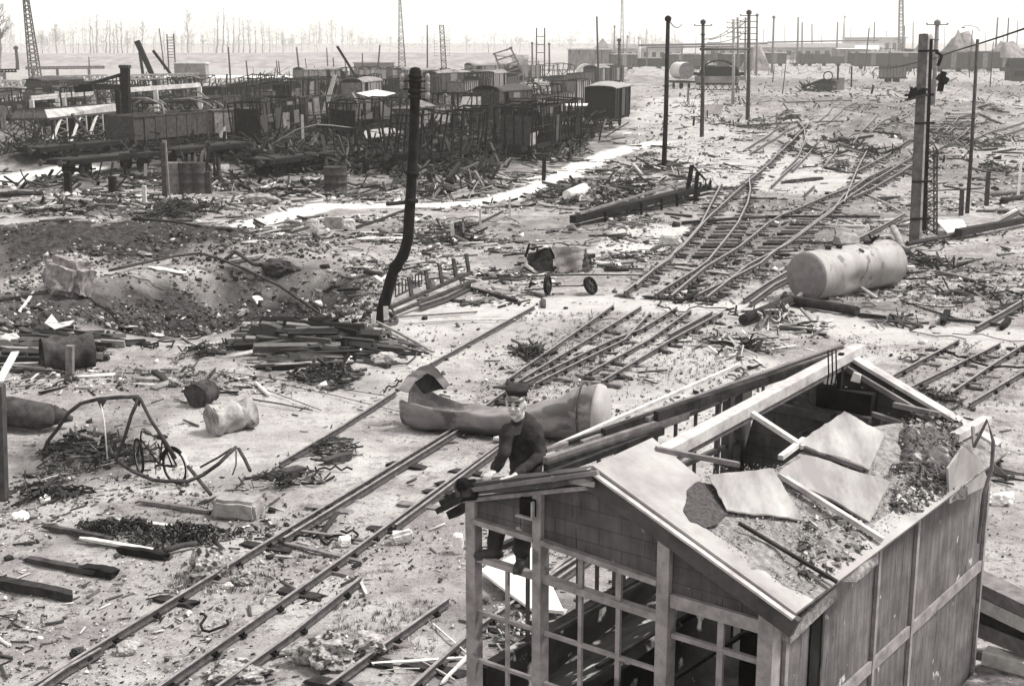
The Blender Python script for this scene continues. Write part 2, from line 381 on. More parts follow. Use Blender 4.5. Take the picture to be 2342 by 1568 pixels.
hb = MB().box((-1900, -90, -4), (1900, 2600, 48)).build('haze', hzm); tag(hb, 'pale haze over the whole yard', kind='stuff')

# far setting: embankment, pale strip
def bank(name, d0, d1, x0, x1, h, m, seed):
    vs = []; fs = []; n = 160; prof = [(0, -.5), (.22, .55), (.34, .97), (.5, 1), (.7, .95), (1, -.5)]
    for i in range(n+1):
        x = x0+(x1-x0)*i/n; e = min(1, min(i, n-i)/14.)
        for u, k in prof:
            y = d0+(d1-d0)*u+6*math.sin(x*.013)
            vs.append((x, y, (h*k+.5*float(fbm(np.array([x*.03]), np.array([u*4.]), 3, seed)[0])*3*max(k, 0))*e - .8*(1-e)))
    p = len(prof)
    for i in range(n):
        for k in range(p-1): fs.append((i*p+k, i*p+k+1, (i+1)*p+k+1, (i+1)*p+k))
    b = MB(); b.add(vs, [f[::-1] for f in fs], True); return tag(b.build(name, m), kind='structure')
grassm = mat('bank_grass', .16, .30, .25, 1, 0, .1, stretch=(1, 1, 1))
tag(bank('embankment', 440, 560, -330, 30, 4.8, grassm, 3), 'long low grassy embankment under the bare trees')
tag(bank('hill', 1500, 2100, -900, 1400, 9, grassm, 8), 'faint hill line at the horizon')
MB().box((-80, 284, -1), (-34, 300, 1.1)).build('road', snowy)
tag(bpy.data.objects['road'], 'pale straight road strip beyond the wagons', kind='structure')

# ------------------------------------------------------------------ bare trees
def tree(px, py, d, label, kind, seed, base=0.):
    d *= 1.5 if d > 400 else 1
    rr = random.Random(seed); b = V(px, 101, d); top = V(px+rr.uniform(-4, 4), py, d); H = top.z-base
    o = thing('bare_tree', label, 'tree', (b.x, d, base), 'bare trees beyond the embankment')
    t = MB(); cr = MB(); p = Vector((b.x, d, base)); k = 7; pts = []
    for i in range(k+1):
        pts.append(Vector((b.x+(top.x-b.x)*i/k+rr.uniform(-.6, .6), d+rr.uniform(-.3, .3), base+H*i/k)))
    t.tube(pts, .36*H/20+.14, 6, r2=.08)
    def br(p, dr, L, r, lv):
        q = p+dr*L; m_ = (p+q)/2+Vector((rr.uniform(-.1, .1), rr.uniform(-.1, .1), .08))*L
        cr.tube([p, m_, q], r, 4, r2=r*.4)
        if lv:
            for _ in range(3 if kind else 2):
                f = rr.uniform(.35, 1); nd = (dr+Vector((rr.uniform(-.8, .8), rr.uniform(-.8, .8), rr.uniform(.0, .8)))).normalized()
                br(p.lerp(q, f), nd, L*rr.uniform(.4, .65), r*.55, lv-1)
    lo = .30 if kind else .42; K_ = 30 if kind else 20
    for i in range(K_):
        f = rr.uniform(lo, 1.0)**.9; p = pts[0].lerp(pts[-1], f); a = rr.uniform(0, 6.28); el = rr.uniform(.35, 1.2)
        br(p, Vector((math.cos(a)*math.cos(el), math.sin(a)*math.cos(el), math.sin(el))), H*(.26 if kind else .10)*(1.2-f)*rr.uniform(.5, 1.3)+.8, .11, 2)
    t.build('trunk', twig, o); cr.build('crown', twig, o)
for i, (x, y, d, k) in enumerate([(128, 58, 640, 1), (205, 40, 700, 0), (213, 62, 760, 0), (219, 36, 650, 0), (241, 42, 640, 0), (249, 44, 700, 0), (258, 70, 780, 0), (268, 52, 690, 0), (279, 44, 650, 0), (291, 72, 760, 1),
     (324, 50, 700, 1), (350, 80, 820, 0), (375, 70, 820, 0), (430, 28, 640, 1), (464, 80, 780, 1), (495, 28, 640, 0), (509, 20, 640, 0), (522, 46, 760, 0), (533, 36, 740, 0), (545, 40, 760, 0), (556, 48, 780, 0), (570, 44, 780, 0), (583, 52, 800, 0),
     (150, 80, 820, 0), (165, 76, 830, 0), (178, 84, 840, 0), (95, 70, 760, 1), (110, 84, 860, 0), (304, 84, 850, 0), (398, 72, 850, 1), (415, 84, 850, 0), (600, 46, 830, 0), (616, 58, 900, 0), (646, 76, 900, 1)]):
    lb = ('wide crowned bare tree, hazy, standing beyond the long embankment' if k else 'tall thin bare tree with a tufted top beyond the embankment')
    tree(x, y, d, lb, k, 100+i)
    pass
for i, (x, y) in enumerate([(708, 52), (716, 58), (728, 50), (736, 56), (750, 60), (760, 48), (768, 56), (782, 62), (796, 70), (806, 72), (632, 74), (1180, 84), (1066, 80), (1400, 66), (1412, 72), (1440, 70), (1466, 64), (1480, 60), (1490, 72)]):
    tree(x, y, 1150, 'very faint bare tree dissolving in the far haze', i % 2, 300+i)
def wood():
    rr = random.Random(5); s = MB()
    for i in range(300):
        d = rr.uniform(1300, 2000); px = rr.uniform(-60, 830) if rr.random() < .8 else rr.uniform(830, 1560); env = .5+.5*math.sin(px*.034+1)*math.sin(px*.0113); top = 94-rr.uniform(6, 84)*(.30+.70*env)*(1 if px < 830 else .4)
        b = V(px, 101, d); t = V(px+rr.uniform(-4, 4), top, d); p = Vector((b.x, d, -1)); s.bar(p, t, rr.uniform(.3, .7), .4, .12, .12); cr_ = (t.z+1)*rr.uniform(.14, .30)
        for _ in range(40):
            q = p.lerp(t, rr.uniform(.45, 1.02))+Vector((rr.gauss(0, cr_*.5), 0, rr.gauss(0, cr_*.3))); s.bar(q, q+Vector((rr.gauss(0, 2.2), 0, rr.uniform(.5, 3.5))), .22, .2, .08, .08)
    for i in range(900):
        d = rr.uniform(1300, 2000); px = rr.uniform(-60, 1560); q = V(px, rr.uniform(94, 112), d); s.bar(q, q+Vector((rr.gauss(0, 5), 0, rr.uniform(1, 5))), .6, .5, .3, .3)
    tag(s.build('woodland', mat('hazed_far_wood', .25, .38, .1, 1, 0, .1)), 'faint far wood of bare trees along the horizon', kind='stuff')  # pale tone paints the haze into the far wood
wood()
tree(-4, 20, 330, 'dark leaning bare tree at the left edge', 1, 888)

# ------------------------------------------------------------------ poles, masts, towers
def pole(bx, by, tx, ty, w_px, label, group=None, m=None, ins=0, square=False, cap=False, collars=0, gy=None, foot=True, name='telegraph_pole', cat='pole'):
    b = G(bx, by) if gy is None else Vector((V(bx, by, gy).x, gy, hz1(V(bx, by, gy).x, gy)))
    d = b.y; t = V(tx, ty, d); r = w_px*d/FP/2
    o = thing(name, label, cat, tuple(b), group); m = m or iron
    s = MB(); base = b-Vector((0, 0, .4))
    if square: s.bar(base, t, r*2, r*1.7, r*1.7, r*1.5)
    else: s.tube([base, base.lerp(t, .4)+Vector((r*.25, 0, 0)), t], r*1.08, 8, r2=r*.8)
    s.build('shaft', m, o); ax = (t-b).normalized()
    if cap:
        MB().lathe(t-ax*r*1.2, [(r*1.05, -.05), (r*1.35, 0), (r*1.35, r*1.2), (r*.7, r*1.7), (.01, r*2)], 10, ax).build('cap', m, o)
    if collars:
        for i in range(collars): p = b.lerp(t, [.55, .3, .78, .88, .15][i]); MB().lathe(p, [(r*1.25, 0), (r*1.25, r*.5)], 10, ax).build('collar', m, o)
    for i in range(ins):
        p = b.lerp(t, .96-.055*i); W_ = r*4.2
        a = MB().bar(p-Vector((W_, 0, 0)), p+Vector((W_, 0, 0)), r*.35, r*.35).build('crossarm', soot, o)
        for sx in (-1, 1):
            MB().lathe(p+Vector((sx*W_, 0, 0)), [(r*.2, 0), (r*.42, r*.2), (r*.38, r*.7), (r*.15, r*.8)], 8).build('insulator', conc, a)
    return o
POLES = [  # base, top, width px, label, options
 (1518, 387, 1528, 40, 11, 'thick charred pole with flared top beside the pale track', dict(m=soot, cap=1, collars=2)),
 (1605, 313, 1608, 48, 9, 'dark pole with cable bracket near its top, pale at its foot', dict(cap=1, collars=4, ins=1)),
 (1676, 238, 1678, 45, 7, 'pale pole with stacked crossarms beside the flat wagon', dict(m=conc, ins=4)),
 (1688, 205, 1687, 40, 6, 'grey pole just behind the pale pole with crossarms', dict(ins=4, m=ironmid)),
 (1710, 270, 1713, 26, 9, 'dark pole with many short crossarms at its top', dict(ins=5, cap=1)),
 (1703, 190, 1705, 40, 5, 'slim grey pole beside the pole with many crossarms', dict(m=ironmid)),
 (1729, 173, 1732, 33, 5.5, 'grey concrete pole standing right of the crossarm pole', dict(m=ironmid, cap=1)),
 (1369, 218, 1365, 38, 5, 'slim dark pole with a side bracket left of the pale track', dict(collars=2)),
 (1416, 193, 1416, 90, 7, 'short knotted dark pole behind the burnt box wagon', dict(collars=4, cap=1)),
 (1765, 168, 1770, 38, 5.5, 'grey pole in front of the row of far wagons', dict(m=ironmid, cap=1)),
 (1822, 150, 1826, 39, 5, 'taller of the two neighbouring grey poles by the wagon row', dict(m=ironmid)),
 (1833, 143, 1835, 51, 4.5, 'shorter of the two neighbouring grey poles by the wagon row', dict(m=ironmid)),
 (1857, 130, 1857, 55, 3.2, 'thin dark pole before the far long shed', {}),
 (1912, 146, 1916, 51, 4.5, 'grey pole standing at the wreck of the crane', dict(m=ironmid)),
 (1977, 163, 1988, 64, 3.4, 'thin pole leaning right above the far wagons', {}),
 (1998, 130, 2000, 51, 3.6, 'thin dark pole left of the far lattice tower', {}),
 (2066, 130, 2069, 59, 3.2, 'thin dark pole right of the far lattice tower', {}),
 (2087, 120, 2089, 50, 4, 'grey pole between the lattice tower and the big signal mast', dict(m=ironmid)),
 (2132, 241, 2144, 49, 11, 'thick grey pole with a round head behind the signal mast', dict(m=ironmid, cap=1, collars=3, ins=1)),
 (2212, 487, 2236, 90, 9.5, 'tall plain dark pole leaning right, nearest the right edge', dict(m=iron, collars=1)),
 (2275, 135, 2282, 40, 4.6, 'dark pole right of the spoil heap, taller than its neighbour', dict(collars=3)),
 (2300, 145, 2307, 41, 4, 'slim dark pole above the dark hut at right', {}),
 (2264, 200, 2272, 95, 2.6, 'very thin pole standing in open ground by the right edge', {}),
 (2324, 120, 2328, 49, 3, 'faint thin pole at the right edge of the view', {}),
 (1766, 190, 1771, 150, 2.4, 'short thin stake left of the wrecked crane', {}),
 (1789, 215, 1797, 148, 2.6, 'thin stake with a foot left of the wrecked crane', {}),
 (2118, 210, 2120, 150, 2.2, 'thin stake left of the signal mast', {}),
 (1217, 165, 1217, 98, 4.4, 'left of two stubby chimneys pipes behind the upended wagon', dict(cap=1)),
 (1256, 165, 1256, 100, 4.4, 'right of two stubby chimney pipes behind the upended wagon', dict(cap=1)),
 (977, 195, 977, 57, 3.6, 'thin tall pole left of the scaffold tower', dict(collars=2)),
 (859, 200, 869, 103, 4, 'pole leaning right in front of the pale box wagon', {}),
 (828, 205, 829, 122, 3.4, 'short pole left of the pale box wagon', {}),
 (685, 175, 678, 108, 4.4, 'dark pole at the back of the burnt wagons', {}),
 (764, 175, 762, 132, 3.6, 'stub pole behind the leaning white pipe', {}),
 (750, 165, 747, 109, 3, 'thin stub pole left of the leaning white pipe', {}),
 (636, 182, 632, 138, 3, 'one of two close stub poles by the pale strip', {}),
 (641, 182, 637, 140, 3, 'second of two close stub poles by the pale strip', {}),
 (792, 173, 788, 130, 2.6, 'leaning stub pole left of the roofless hulk', {}),
 (528, 205, 522, 108, 4.4, 'dark pole leaning left beside the pale strip', {}),
 (568, 195, 563, 139, 3.8, 'short dark pole at the pale strip', {}),
 (204, 160, 203, 130, 3, 'short dark post above the lattice girders', {}),
 (40, 160, 36, 108, 8, 'thick dark stump of a pole at upper left', dict(cap=1, m=soot)),
 (376, 160, 364, 65, 3, 'thin leaning pole left of the ladder tower', {}),
 (703, 175, 698, 133, 2.4, 'thin stub between the burnt wagons and the bank', {}),
 (1096, 150, 1099, 125, 2.4, 'small stub in front of the bank', {}),
]
for i, (px, ty) in enumerate([(1500, 78), (1545, 70), (1590, 84), (1650, 76), (1745, 66), (1795, 60), (1880, 72), (1945, 64), (2030, 70), (2160, 62), (2255, 66), (2296, 72), (1450, 82), (1475, 70), (1118, 98), (1160, 100)]):
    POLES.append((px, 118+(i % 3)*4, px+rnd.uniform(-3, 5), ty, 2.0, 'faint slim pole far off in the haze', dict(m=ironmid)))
for bx, by, tx, ty, wp, lb, kw in POLES: pole(bx, by, tx, ty, wp, lb, 'poles standing across the yard', **kw)

def lattice(b, t, w0, w1, n, th, o, m, name='lattice', half=False):
    """square lattice mast from b to t, as one part"""
    s = MB(); ax = t-b; X = Vector((1, 0, 0)); Y = Vector((0, 1, 0)); prev = None
    for i in range(n+1):
        c = b.lerp(t, i/n); ww = w0+(w1-w0)*i/n
        q = [c+X*ww/2*a+Y*ww/2*bb for a, bb in ((-1, -1), (1, -1), (1, 1), (-1, 1))]
        for k in range(4):
            if i == n or i % 2 == 0: s.bar(q[k], q[(k+1) % 4], th*.7)
            if prev:
                s.bar(prev[k], q[k], th); s.bar(prev[k], q[(k+1) % 4], th*.6)
        prev = q
    return s.build(name, m, o)
def ltower(bx, by, tx, ty, d, w0, w1, n, th, label, m=iron):
    b = V(bx, by, d); b.z = 0; t = V(tx, ty, d)
    o = thing('lattice_tower', label, 'tower', tuple(b), 'lattice towers on the skyline'); lattice(b, t, w0*d/FP, w1*d/FP, n, th, o, m, 'mast')
    return o, b, t
ltower(80, 153, 52, -60, 260, 22, 6, 26, .18, 'dark lattice tower tapering out of the frame at upper left')
ltower(920, 150, 914, -10, 380, 16, 3, 22, .17, 'slender lattice radio mast with spread legs right of the hulk')
ltower(1423, 113, 1423, -10, 520, 8, 3, 20, .16, 'thin lattice mast behind the low factory roof')
ltower(2064, 103, 2061, -10, 480, 12, 7, 22, .22, 'broad lattice tower on the skyline at right', ironmid)
o, b, t = ltower(1016, 150, 1010, 58, 360, 11, 9, 14, .2, 'lattice tower with hanging ladder frames on both sides', iron)
s = MB()
for sx in (-1, 1):
    for r_ in range(11):
        z = t.z-r_*.8; s.bar((t.x+sx*1.0, b.y, z), (t.x+sx*2.0, b.y, z), .05)
    s.bar((t.x+sx*2.0, b.y, t.z), (t.x+sx*2.0, b.y, t.z-8), .06)
s.build('ladder_frame', iron, o)
def ladder_tower(bx, by, ty, wpx, d, label, m=iron, rungs=8):
    b = V(bx, by, d); b.z = 0; tz = V(bx, ty, d).z; ww = wpx*d/FP
    o = thing('ladder_tower', label, 'tower', tuple(b))
    for sx in (-.5, .5): MB().bar((b.x+sx*ww, d, -.3), (b.x+sx*ww, d, tz), ww*.16).build('post', m, o)
    for i in range(rungs): z = tz*.5+tz*.5*i/rungs*.98; MB().bar((b.x-ww/2, d, z), (b.x+ww/2, d, z), ww*.09).build('rung', m, o)
ladder_tower(393, 145, 78, 15, 300, 'open ladder shaped tower left of the pale roofed shed')
ladder_tower(1236, 160, 64, 18, 330, 'thin two legged frame behind the upended wagon', rungs=3)
# derrick and leaning booms
def boom(p, q, w, label, name='crane_boom', m=soot, w2=None, cat='boom'):
    o = MB().bar(p, q, w, w, w2 or w, w2 or w).build(name, m, None, loc=p); return tag(o, label, cat)
d = 190; b1 = V(404, 158, d); b2 = V(418, 156, d); tp = V(313, 94, d)
o = thing('derrick_boom', 'dark leaning twin derrick boom pointing up left, upper left of view', 'boom', tuple(G0(404, 160, 0))+(0,))
MB().bar((b1.x-2, d, 0), tp, .55, .5, .75, .7).build('spar', soot, o); MB().bar((b2.x+1, d, 0), tp.lerp(b2, .35), .35).build('spar', soot, o)
MB().bar((tp.x+.3, d, tp.z-1.5), (tp.x+.9, d, 0), .35).build('mast', iron, o)
boom(V(823, 190, 200), V(771, 106, 200), .35, 'thin spar leaning left over the roofless hulk')
boom(V(740, 262, 118), V(766, 172, 118), .42, 'whitened steel pipe leaning right among burnt wagons', 'leaning_pipe', concl, .3, 'pipe')
boom(V(840, 275, 120), V(806, 212, 120), .14, 'thin pale bar leaning left over the dark tent sheet', 'leaning_bar', wlight, None, 'bar')

# ------------------------------------------------------------------ rails and tracks
RP = [(-.07, 0), (.07, 0), (.07, .018), (.014, .035), (.014, .105), (.036, .12), (.036, .155), (-.036, .155), (-.036, .12), (-.014, .105), (-.014, .035), (-.07, .018)]
def rail_pts(pts, lift=.03):
    out = []
    for a, b in zip(pts, pts[1:]):
        A = G(*a); B = G(*b); n = max(1, int((B-A).length/1.2))
        for i in range(n): out.append(A.lerp(B, i/n))
    out.append(G(*pts[-1])); res = []
    zs = [hz1(p.x, p.y) for p in out]
    for i, p in enumerate(out):
        z = sum(zs[max(0, i-2):i+3])/len(zs[max(0, i-2):i+3]); res.append(Vector((p.x, p.y, z+lift)))
    return res
def rail(pts, parent, k=.68, lift=.02, name='rail', chairs=True, side=1):
    P = rail_pts(pts, lift); vs = []; fs = []; mi = []; n = len(RP)
    if P[0].y > 33: k = 1.0; lift += .03; P = [p+Vector((0, 0, .03)) for p in P]
    for i, p in enumerate(P):
        d = P[min(i+1, len(P)-1)]-P[max(i-1, 0)]; d.z = 0; d.normalize(); x = Vector((d.y, -d.x, 0))
        for a, b in RP: vs.append(tuple(p+x*a*k+Vector((0, 0, b*k))))
    for i in range(len(P)-1):
        for j in range(n):
            j2 = (j+1) % n; fs.append((i*n+j, i*n+j2, (i+1)*n+j2, (i+1)*n+j)); mi.append(1 if j == 6 else 0)
    fs.append(tuple(range(n))[::-1]); fs.append(tuple((len(P)-1)*n+j for j in range(n))); mi += [0, 0]
    b = MB(); b.v = vs; b.f = fs; b.sm = [False]*len(fs); o = b.build(name, railside, parent); o.data.materials.append(railtop); o.data.polygons.foreach_set('material_index', mi)
    if chairs:
        rr = random.Random(int(P[0].x*1000)); acc = 0
        for a, q in zip(P, P[1:]):
            d = (q-a).normalized(); x = Vector((d.y, -d.x, 0))
            for f in (.15, .75):
                if rr.random() < .15: continue
                m_ = a.lerp(q, f)+Vector((0, 0, .02)); m_.z = m_.z+.0
                c = MB(); c.bar(m_-x*.08, m_+x*.10, .08, .045); c.bar(m_+x*.07, m_+x*.07+Vector((0, 0, .06)), .03); c.build('rail_chair', soot, o)
                if rr.random() < (.75 if P[0].y > 33 else .45): e = m_-Vector((0, 0, .035)); MB().rbar(e-x*rr.uniform(.2, .5), e+x*rr.uniform(.2, .5), .2, .07, i if False else 3, .8).build('sleeper_end', rr.choice([wdark, wmid]), o)
    return o
def track(label, rails, sleepers=None, group='railway tracks in the yard', **kw):
    o = thing('railway_track', label, 'track', tuple(G(*rails[0][0])), group)
    for r in rails: rail(r, o, **kw)
    if sleepers:
        (a, b), (c, d), n = sleepers
        for i in range(n):
            f = i/(n-1.); p = G(*a).lerp(G(*b), f); q = G(*c).lerp(G(*d), f); e = (q-p)*.06; z = max(hz1(p.x, p.y), hz1(q.x, q.y))+.03
            p = p-e; q = q+e; p.z = z; q.z = z; p.y += rnd.uniform(-.06, .06); MB().bar(p, q, .24, .13).build('sleeper', wmid if i % 3 else wdark, o)
    return o
track('foremost long double railed track running from the lower left corner to the bent tank', [[(60, 1596), (640, 1235), (1045, 985), (1186, 880)], [(360, 1596), (790, 1286), (1140, 1030), (1260, 950)]])
track('pair of guard rails lying tight beside the foremost track', [[(650, 1244), (850, 1120), (1052, 992)], [(905, 1213), (1080, 1083), (1150, 1032)]], chairs=False)
track('short rail stub branching at the bottom left of the broken plank', [[(492, 1596), (660, 1468), (826, 1334)]])
track('short parallel rails ending beside the hut window', [[(750, 1585), (880, 1488), (1026, 1384)], [(940, 1590), (1020, 1512), (1090, 1452), (1274, 1322), (1400, 1236)]])
track('rail resting at the bottom edge beside the rocks', [[(90, 1590), (150, 1545), (232, 1500)]], chairs=False)
track('single long rail across the yard passing left of the bent tank', [[(640, 1070), (780, 985), (905, 905)], [(985, 842), (1100, 775), (1222, 706)]], chairs=False)
track('leftmost track of the fan behind the bent tank', [[(1160, 876), (1290, 785), (1403, 705)], [(1180, 884), (1343, 785), (1466, 708)]])
track('middle track of the fan behind the bent tank with a forked rail', [[(1200, 884), (1400, 785), (1465, 762), (1548, 710)], [(1225, 888), (1428, 785), (1487, 721)]])
track('rightmost track of the fan behind the bent tank', [[(1338, 868), (1483, 785), (1580, 716)], [(1376, 885), (1535, 785), (1652, 721)]])
track('short loose check rail on the rightmost fan track', [[(1530, 780), (1628, 727)]], chairs=False)
track('kinked track running north from the sandy crossing', [[(1428, 681), (1493, 628), (1533, 601), (1545, 583), (1568, 563), (1603, 520), (1628, 470), (1643, 440), (1650, 425)], [(1455, 665), (1500, 622), (1560, 575), (1608, 518), (1628, 498), (1736, 400), (1790, 348), (1852, 291)]])
track('second track north of the crossing curving to the far loop', [[(1498, 686), (1590, 628), (1618, 608), (1688, 518), (1710, 470), (1716, 440), (1712, 408)], [(1535, 688), (1612, 622), (1690, 575), (1755, 520), (1787, 500), (1882, 458), (1953, 432)]],
      sleepers=((1600, 595), (1664, 512)) and (((1588, 590), (1650, 512)), ((1664, 590), (1712, 512)), 12))
track('looping rails far up the yard', [[(1790, 400), (1825, 363), (1842, 323), (1838, 300), (1822, 285)], [(1812, 395), (1850, 355), (1885, 310)]], chairs=False)
track('third track north of the crossing with bare sleepers', [[(1583, 691), (1738, 613), (1762, 591), (1895, 493), (1953, 450), (1988, 425), (2085, 365)], [(1616, 692), (1708, 618), (1800, 570), (1905, 490), (1928, 455), (1990, 408)]],
      sleepers=((1740, 590), (1800, 540)) and (((1715, 585), (1835, 498)), ((1800, 585), (1905, 500)), 13))
track('rails running past the right tank under the wooden pole', [[(1700, 695), (1755, 660), (1800, 632)], [(1716, 702), (1770, 664), (1806, 645)], [(1962, 556), (2010, 530), (2068, 498)]], chairs=False)
track('crossing rails in the upper right junction', [[(1930, 470), (1960, 393), (1984, 346)], [(1950, 458), (1995, 438), (2090, 380)], [(1918, 445), (1995, 408), (2040, 385)], [(1955, 400), (2090, 326), (2146, 301), (2216, 278)]])
track('short broken rails in the middle distance', [[(1764, 433), (1802, 395), (1830, 372)], [(1840, 452), (1862, 432)], [(1885, 386), (1918, 346)]], chairs=False)
track('rails bent in a loop behind the signal mast', [[(2150, 312), (2190, 275), (2240, 262), (2290, 285)], [(2120, 330), (2180, 300), (2260, 280)], [(2050, 400), (2110, 372), (2180, 330), (2230, 290)]],
      sleepers=(((2120, 300), (2180, 268)), ((2200, 300), (2235, 268)), 9))
track('faint far rails left of the far loop', [[(1618, 248), (1640, 262), (1662, 280)], [(1632, 238), (1634, 258), (1655, 276)]], chairs=False)
track('far rails running up to the wagon row', [[(1852, 291), (1905, 262), (1960, 236)], [(1870, 296), (1925, 266), (1975, 240)]], chairs=False)
track('second far rails running up beside the wrecked crane', [[(1930, 330), (1990, 300), (2060, 262), (2100, 235)], [(1950, 336), (2010, 304), (2085, 262)]], chairs=False)
track('far rails beyond the dark plain pole', [[(2235, 320), (2290, 300), (2350, 280)], [(2250, 328), (2300, 310), (2350, 294)]], chairs=False)
track('rails between the grey poles and the middle rails', [[(1700, 350), (1750, 318), (1810, 285)], [(1716, 356), (1765, 326), (1820, 296)]], chairs=False)
track('rail leading out at the right edge', [[(2231, 761), (2290, 728), (2352, 692)], [(2268, 523), (2331, 488)]], chairs=False)
track('track under the hut continuing out on its right, farther rail pair', [[(1640, 1118), (1755, 1040), (1802, 1011), (2055, 862), (2193, 785)], [(1700, 1140), (1890, 1012), (2093, 890), (2287, 793)]])
track('nearer track on the right of the hut', [[(2176, 908), (2255, 852), (2331, 803), (2350, 792)], [(2216, 933), (2290, 888), (2352, 852)]])
track('rails seen through the hut windows', [[(1240, 1340), (1290, 1300), (1360, 1255)], [(1255, 1352), (1320, 1308), (1372, 1270)], [(1120, 1568), (1215, 1500), (1330, 1425)], [(1480, 1090), (1520, 1055), (1560, 1030)]], chairs=False)
track('two loose rails lying right of the leaning pole', [[(955, 700), (1010, 683), (1072, 655)], [(960, 712), (1020, 692), (1076, 662)]], chairs=False)

# ------------------------------------------------------------------ wagons
def wagon(kind, A, az, L=8., Wd=2.6, H=2.5, label='', seed=0, m=None, roofm=None, group=None, scale=1.):
    rr = random.Random(seed); az = R(az); dr = Vector((math.sin(az), math.cos(az), 0)); rt = Vector((math.cos(az), -math.sin(az), 0))
    c = Vector(A)+dr*L/2-rt*Wd/2; c.z = hz1(c.x, c.y)
    o = local('freight_wagon', label, 'wagon', tuple(c), math.pi/2-az, group); m = m or soot
    k_ = 3.5 if kind[:4] == 'skel' else 1.2; o.rotation_euler.x = R(rr.uniform(-k_, k_)); o.rotation_euler.y = R(rr.uniform(-k_, k_)*.4); o.scale = (scale,)*3
    fz = 1.15; l = L/2; q = Wd/2
    u = MB(); u.box((-l, -q+.1, fz-.28), (l, -q+.28, fz)); u.box((-l, q-.28, fz-.28), (l, q-.1, fz)); u.box((-l, -q, fz-.32), (-l+.2, q, fz)); u.box((l-.2, -q, fz-.32), (l, q, fz))
    for i in range(5): x = -l+1+i*(L-2)/4; u.box((x-.07, -q+.28, fz-.22), (x+.07, q-.28, fz-.04))
    u.build('underframe', soot, o)
    for sx in (-1, 1):
        for sy in (-1, 1):
            wx = sx*(l-1.6); MB().lathe((wx, sy*.75, .5), [(.5, -.07), (.5, .07), (.42, .075), (.40, .03), (.12, .03), (.12, .12)], 16, (0, sy, 0), False).build('wheel', soot, o)
        MB().tube([(sx*(l-1.6), -.75, .5), (sx*(l-1.6), .75, .5)], .07, 6).build('axle', soot, o)
        for sy in (-.87, .87): MB().lathe((sx*l, sy, fz-.16), [(.08, 0), (.08, .4), (.22, .42), (.22, .5), (.02, .52)], 10, (sx, 0, 0), False).build('buffer', iron, o)
    top = fz+H
    def J(a=.12): return rr.uniform(-a, a)
    if kind in ('skel', 'skel_gondola', 'skel_panel', 'skel_low'):
        hh = H if kind != 'skel_low' else H*.55; n = 7 if kind != 'skel_low' else 6; lean = rr.uniform(-.35, .35)
        tops = []
        for sy in (-1, 1):
            row = []
            for i in range(n):
                x = -l+.1+i*(L-.2)/(n-1); t = (x+J(.22), sy*(q-.05)+lean+J(.14), fz+hh+J(.14)-(.15 if kind == 'skel' else 0)*math.sin(i*1.1+seed))
                if rr.random() < .8 or i in (0, n-1): MB().bar((x, sy*(q-.05), fz-.2), t, .11, .09).build('post', m, o)
                row.append(t)
            s = MB()
            for a, b in zip(row, row[1:]): s.bar(a, b, .1, .1)
            s.build('top_rail', m, o); tops.append(row)
            if kind != 'skel_low' or sy < 0:
                s = MB()
                for a, b in zip(row, row[1:]): s.bar((a[0], a[1], fz+hh*.5), (b[0], b[1], fz+hh*.5), .07)
                s.build('side_rail', m, o)
            for _ in range(2): x = rr.uniform(-l, l); MB().bar((x, sy*q, fz-.1), (x+rr.uniform(-1.6, 1.6), sy*(q+rr.uniform(-.3, .5)), fz+hh*rr.uniform(.5, 1.15)), .08).build('bent_stanchion', m, o)
            if kind == 'skel' and sy < 0: MB().bar((-l+.2, -q, fz+.1), (-l+.2+L*.3, -q, fz+hh*.9), .06).build('brace', m, o)
        for e in (0, n-1): MB().bar(tops[0][e], tops[1][e], .1).build('end_rail', m, o)
        for k in range(3): y = -q+Wd*(k+1)/4.; MB().bar((-l+.1, y, fz-.2), (-l+.1, y+lean, fz+hh), .09).build('end_post', m, o)
        for k in (1, 3, 5):
            if k < n and rr.random() < .7: MB().bar(tops[0][k], tops[1][k], .08).build('roof_bow', m, o)
        if kind in ('skel_gondola', 'skel_panel'):
            for i in range(n-1):
                if rr.random() < (.75 if kind == 'skel_panel' else .5):
                    x0 = -l+.1+i*(L-.2)/(n-1); x1 = x0+(L-.2)/(n-1); z1 = fz+hh*rr.uniform(.5, .97); sy = 1 if rr.random() < .6 else -1
                    pm = rr.choice([m, iron, iron, m, m, ironmid]); MB().box((x0+.05, sy*(q-.13)-.02, fz), (x1-.05, sy*(q-.13)+.02, z1)).build('side_panel', pm, o)
            MB().box((-l+.2, -q+.2, fz+.02), (-l+.24, q-.2, fz+hh*.8)).build('end_panel', iron if kind == 'skel_gondola' else m, o)
    elif kind in ('box', 'box_far', 'gondola', 'tub'):
        hh = H if kind != 'gondola' else H*.62
        ribs = MB()
        for sy in (-1, 1):
            n = 7; gone = rr.randrange(1, n-1) if kind == 'box' else -1
            s = MB()
            for i in range(n):
                if i == gone and sy < 0: continue
                x0 = -l+i*L/n; b = J(.04)
                s.box((x0+.01, sy*(q-.04)-.03+b, fz), (x0+L/n-.01, sy*(q-.04)+.03+b, fz+hh+J(.03)))
            s.build('side_wall', m, o)
            for i in range(n+1): x = -l+i*L/n; ribs.box((x-.05, sy*q-.06, fz-.1), (x+.05, sy*q+.06, fz+hh+.02))
        ribs.build('wall_frame', iron if m is not soot else soot, o)
        for sx in (-1, 1):
            MB().box((sx*(l-.03)-.03, -q+.08, fz), (sx*(l-.03)+.03, q-.08, fz+hh+J(.05))).build('end_wall', m, o)
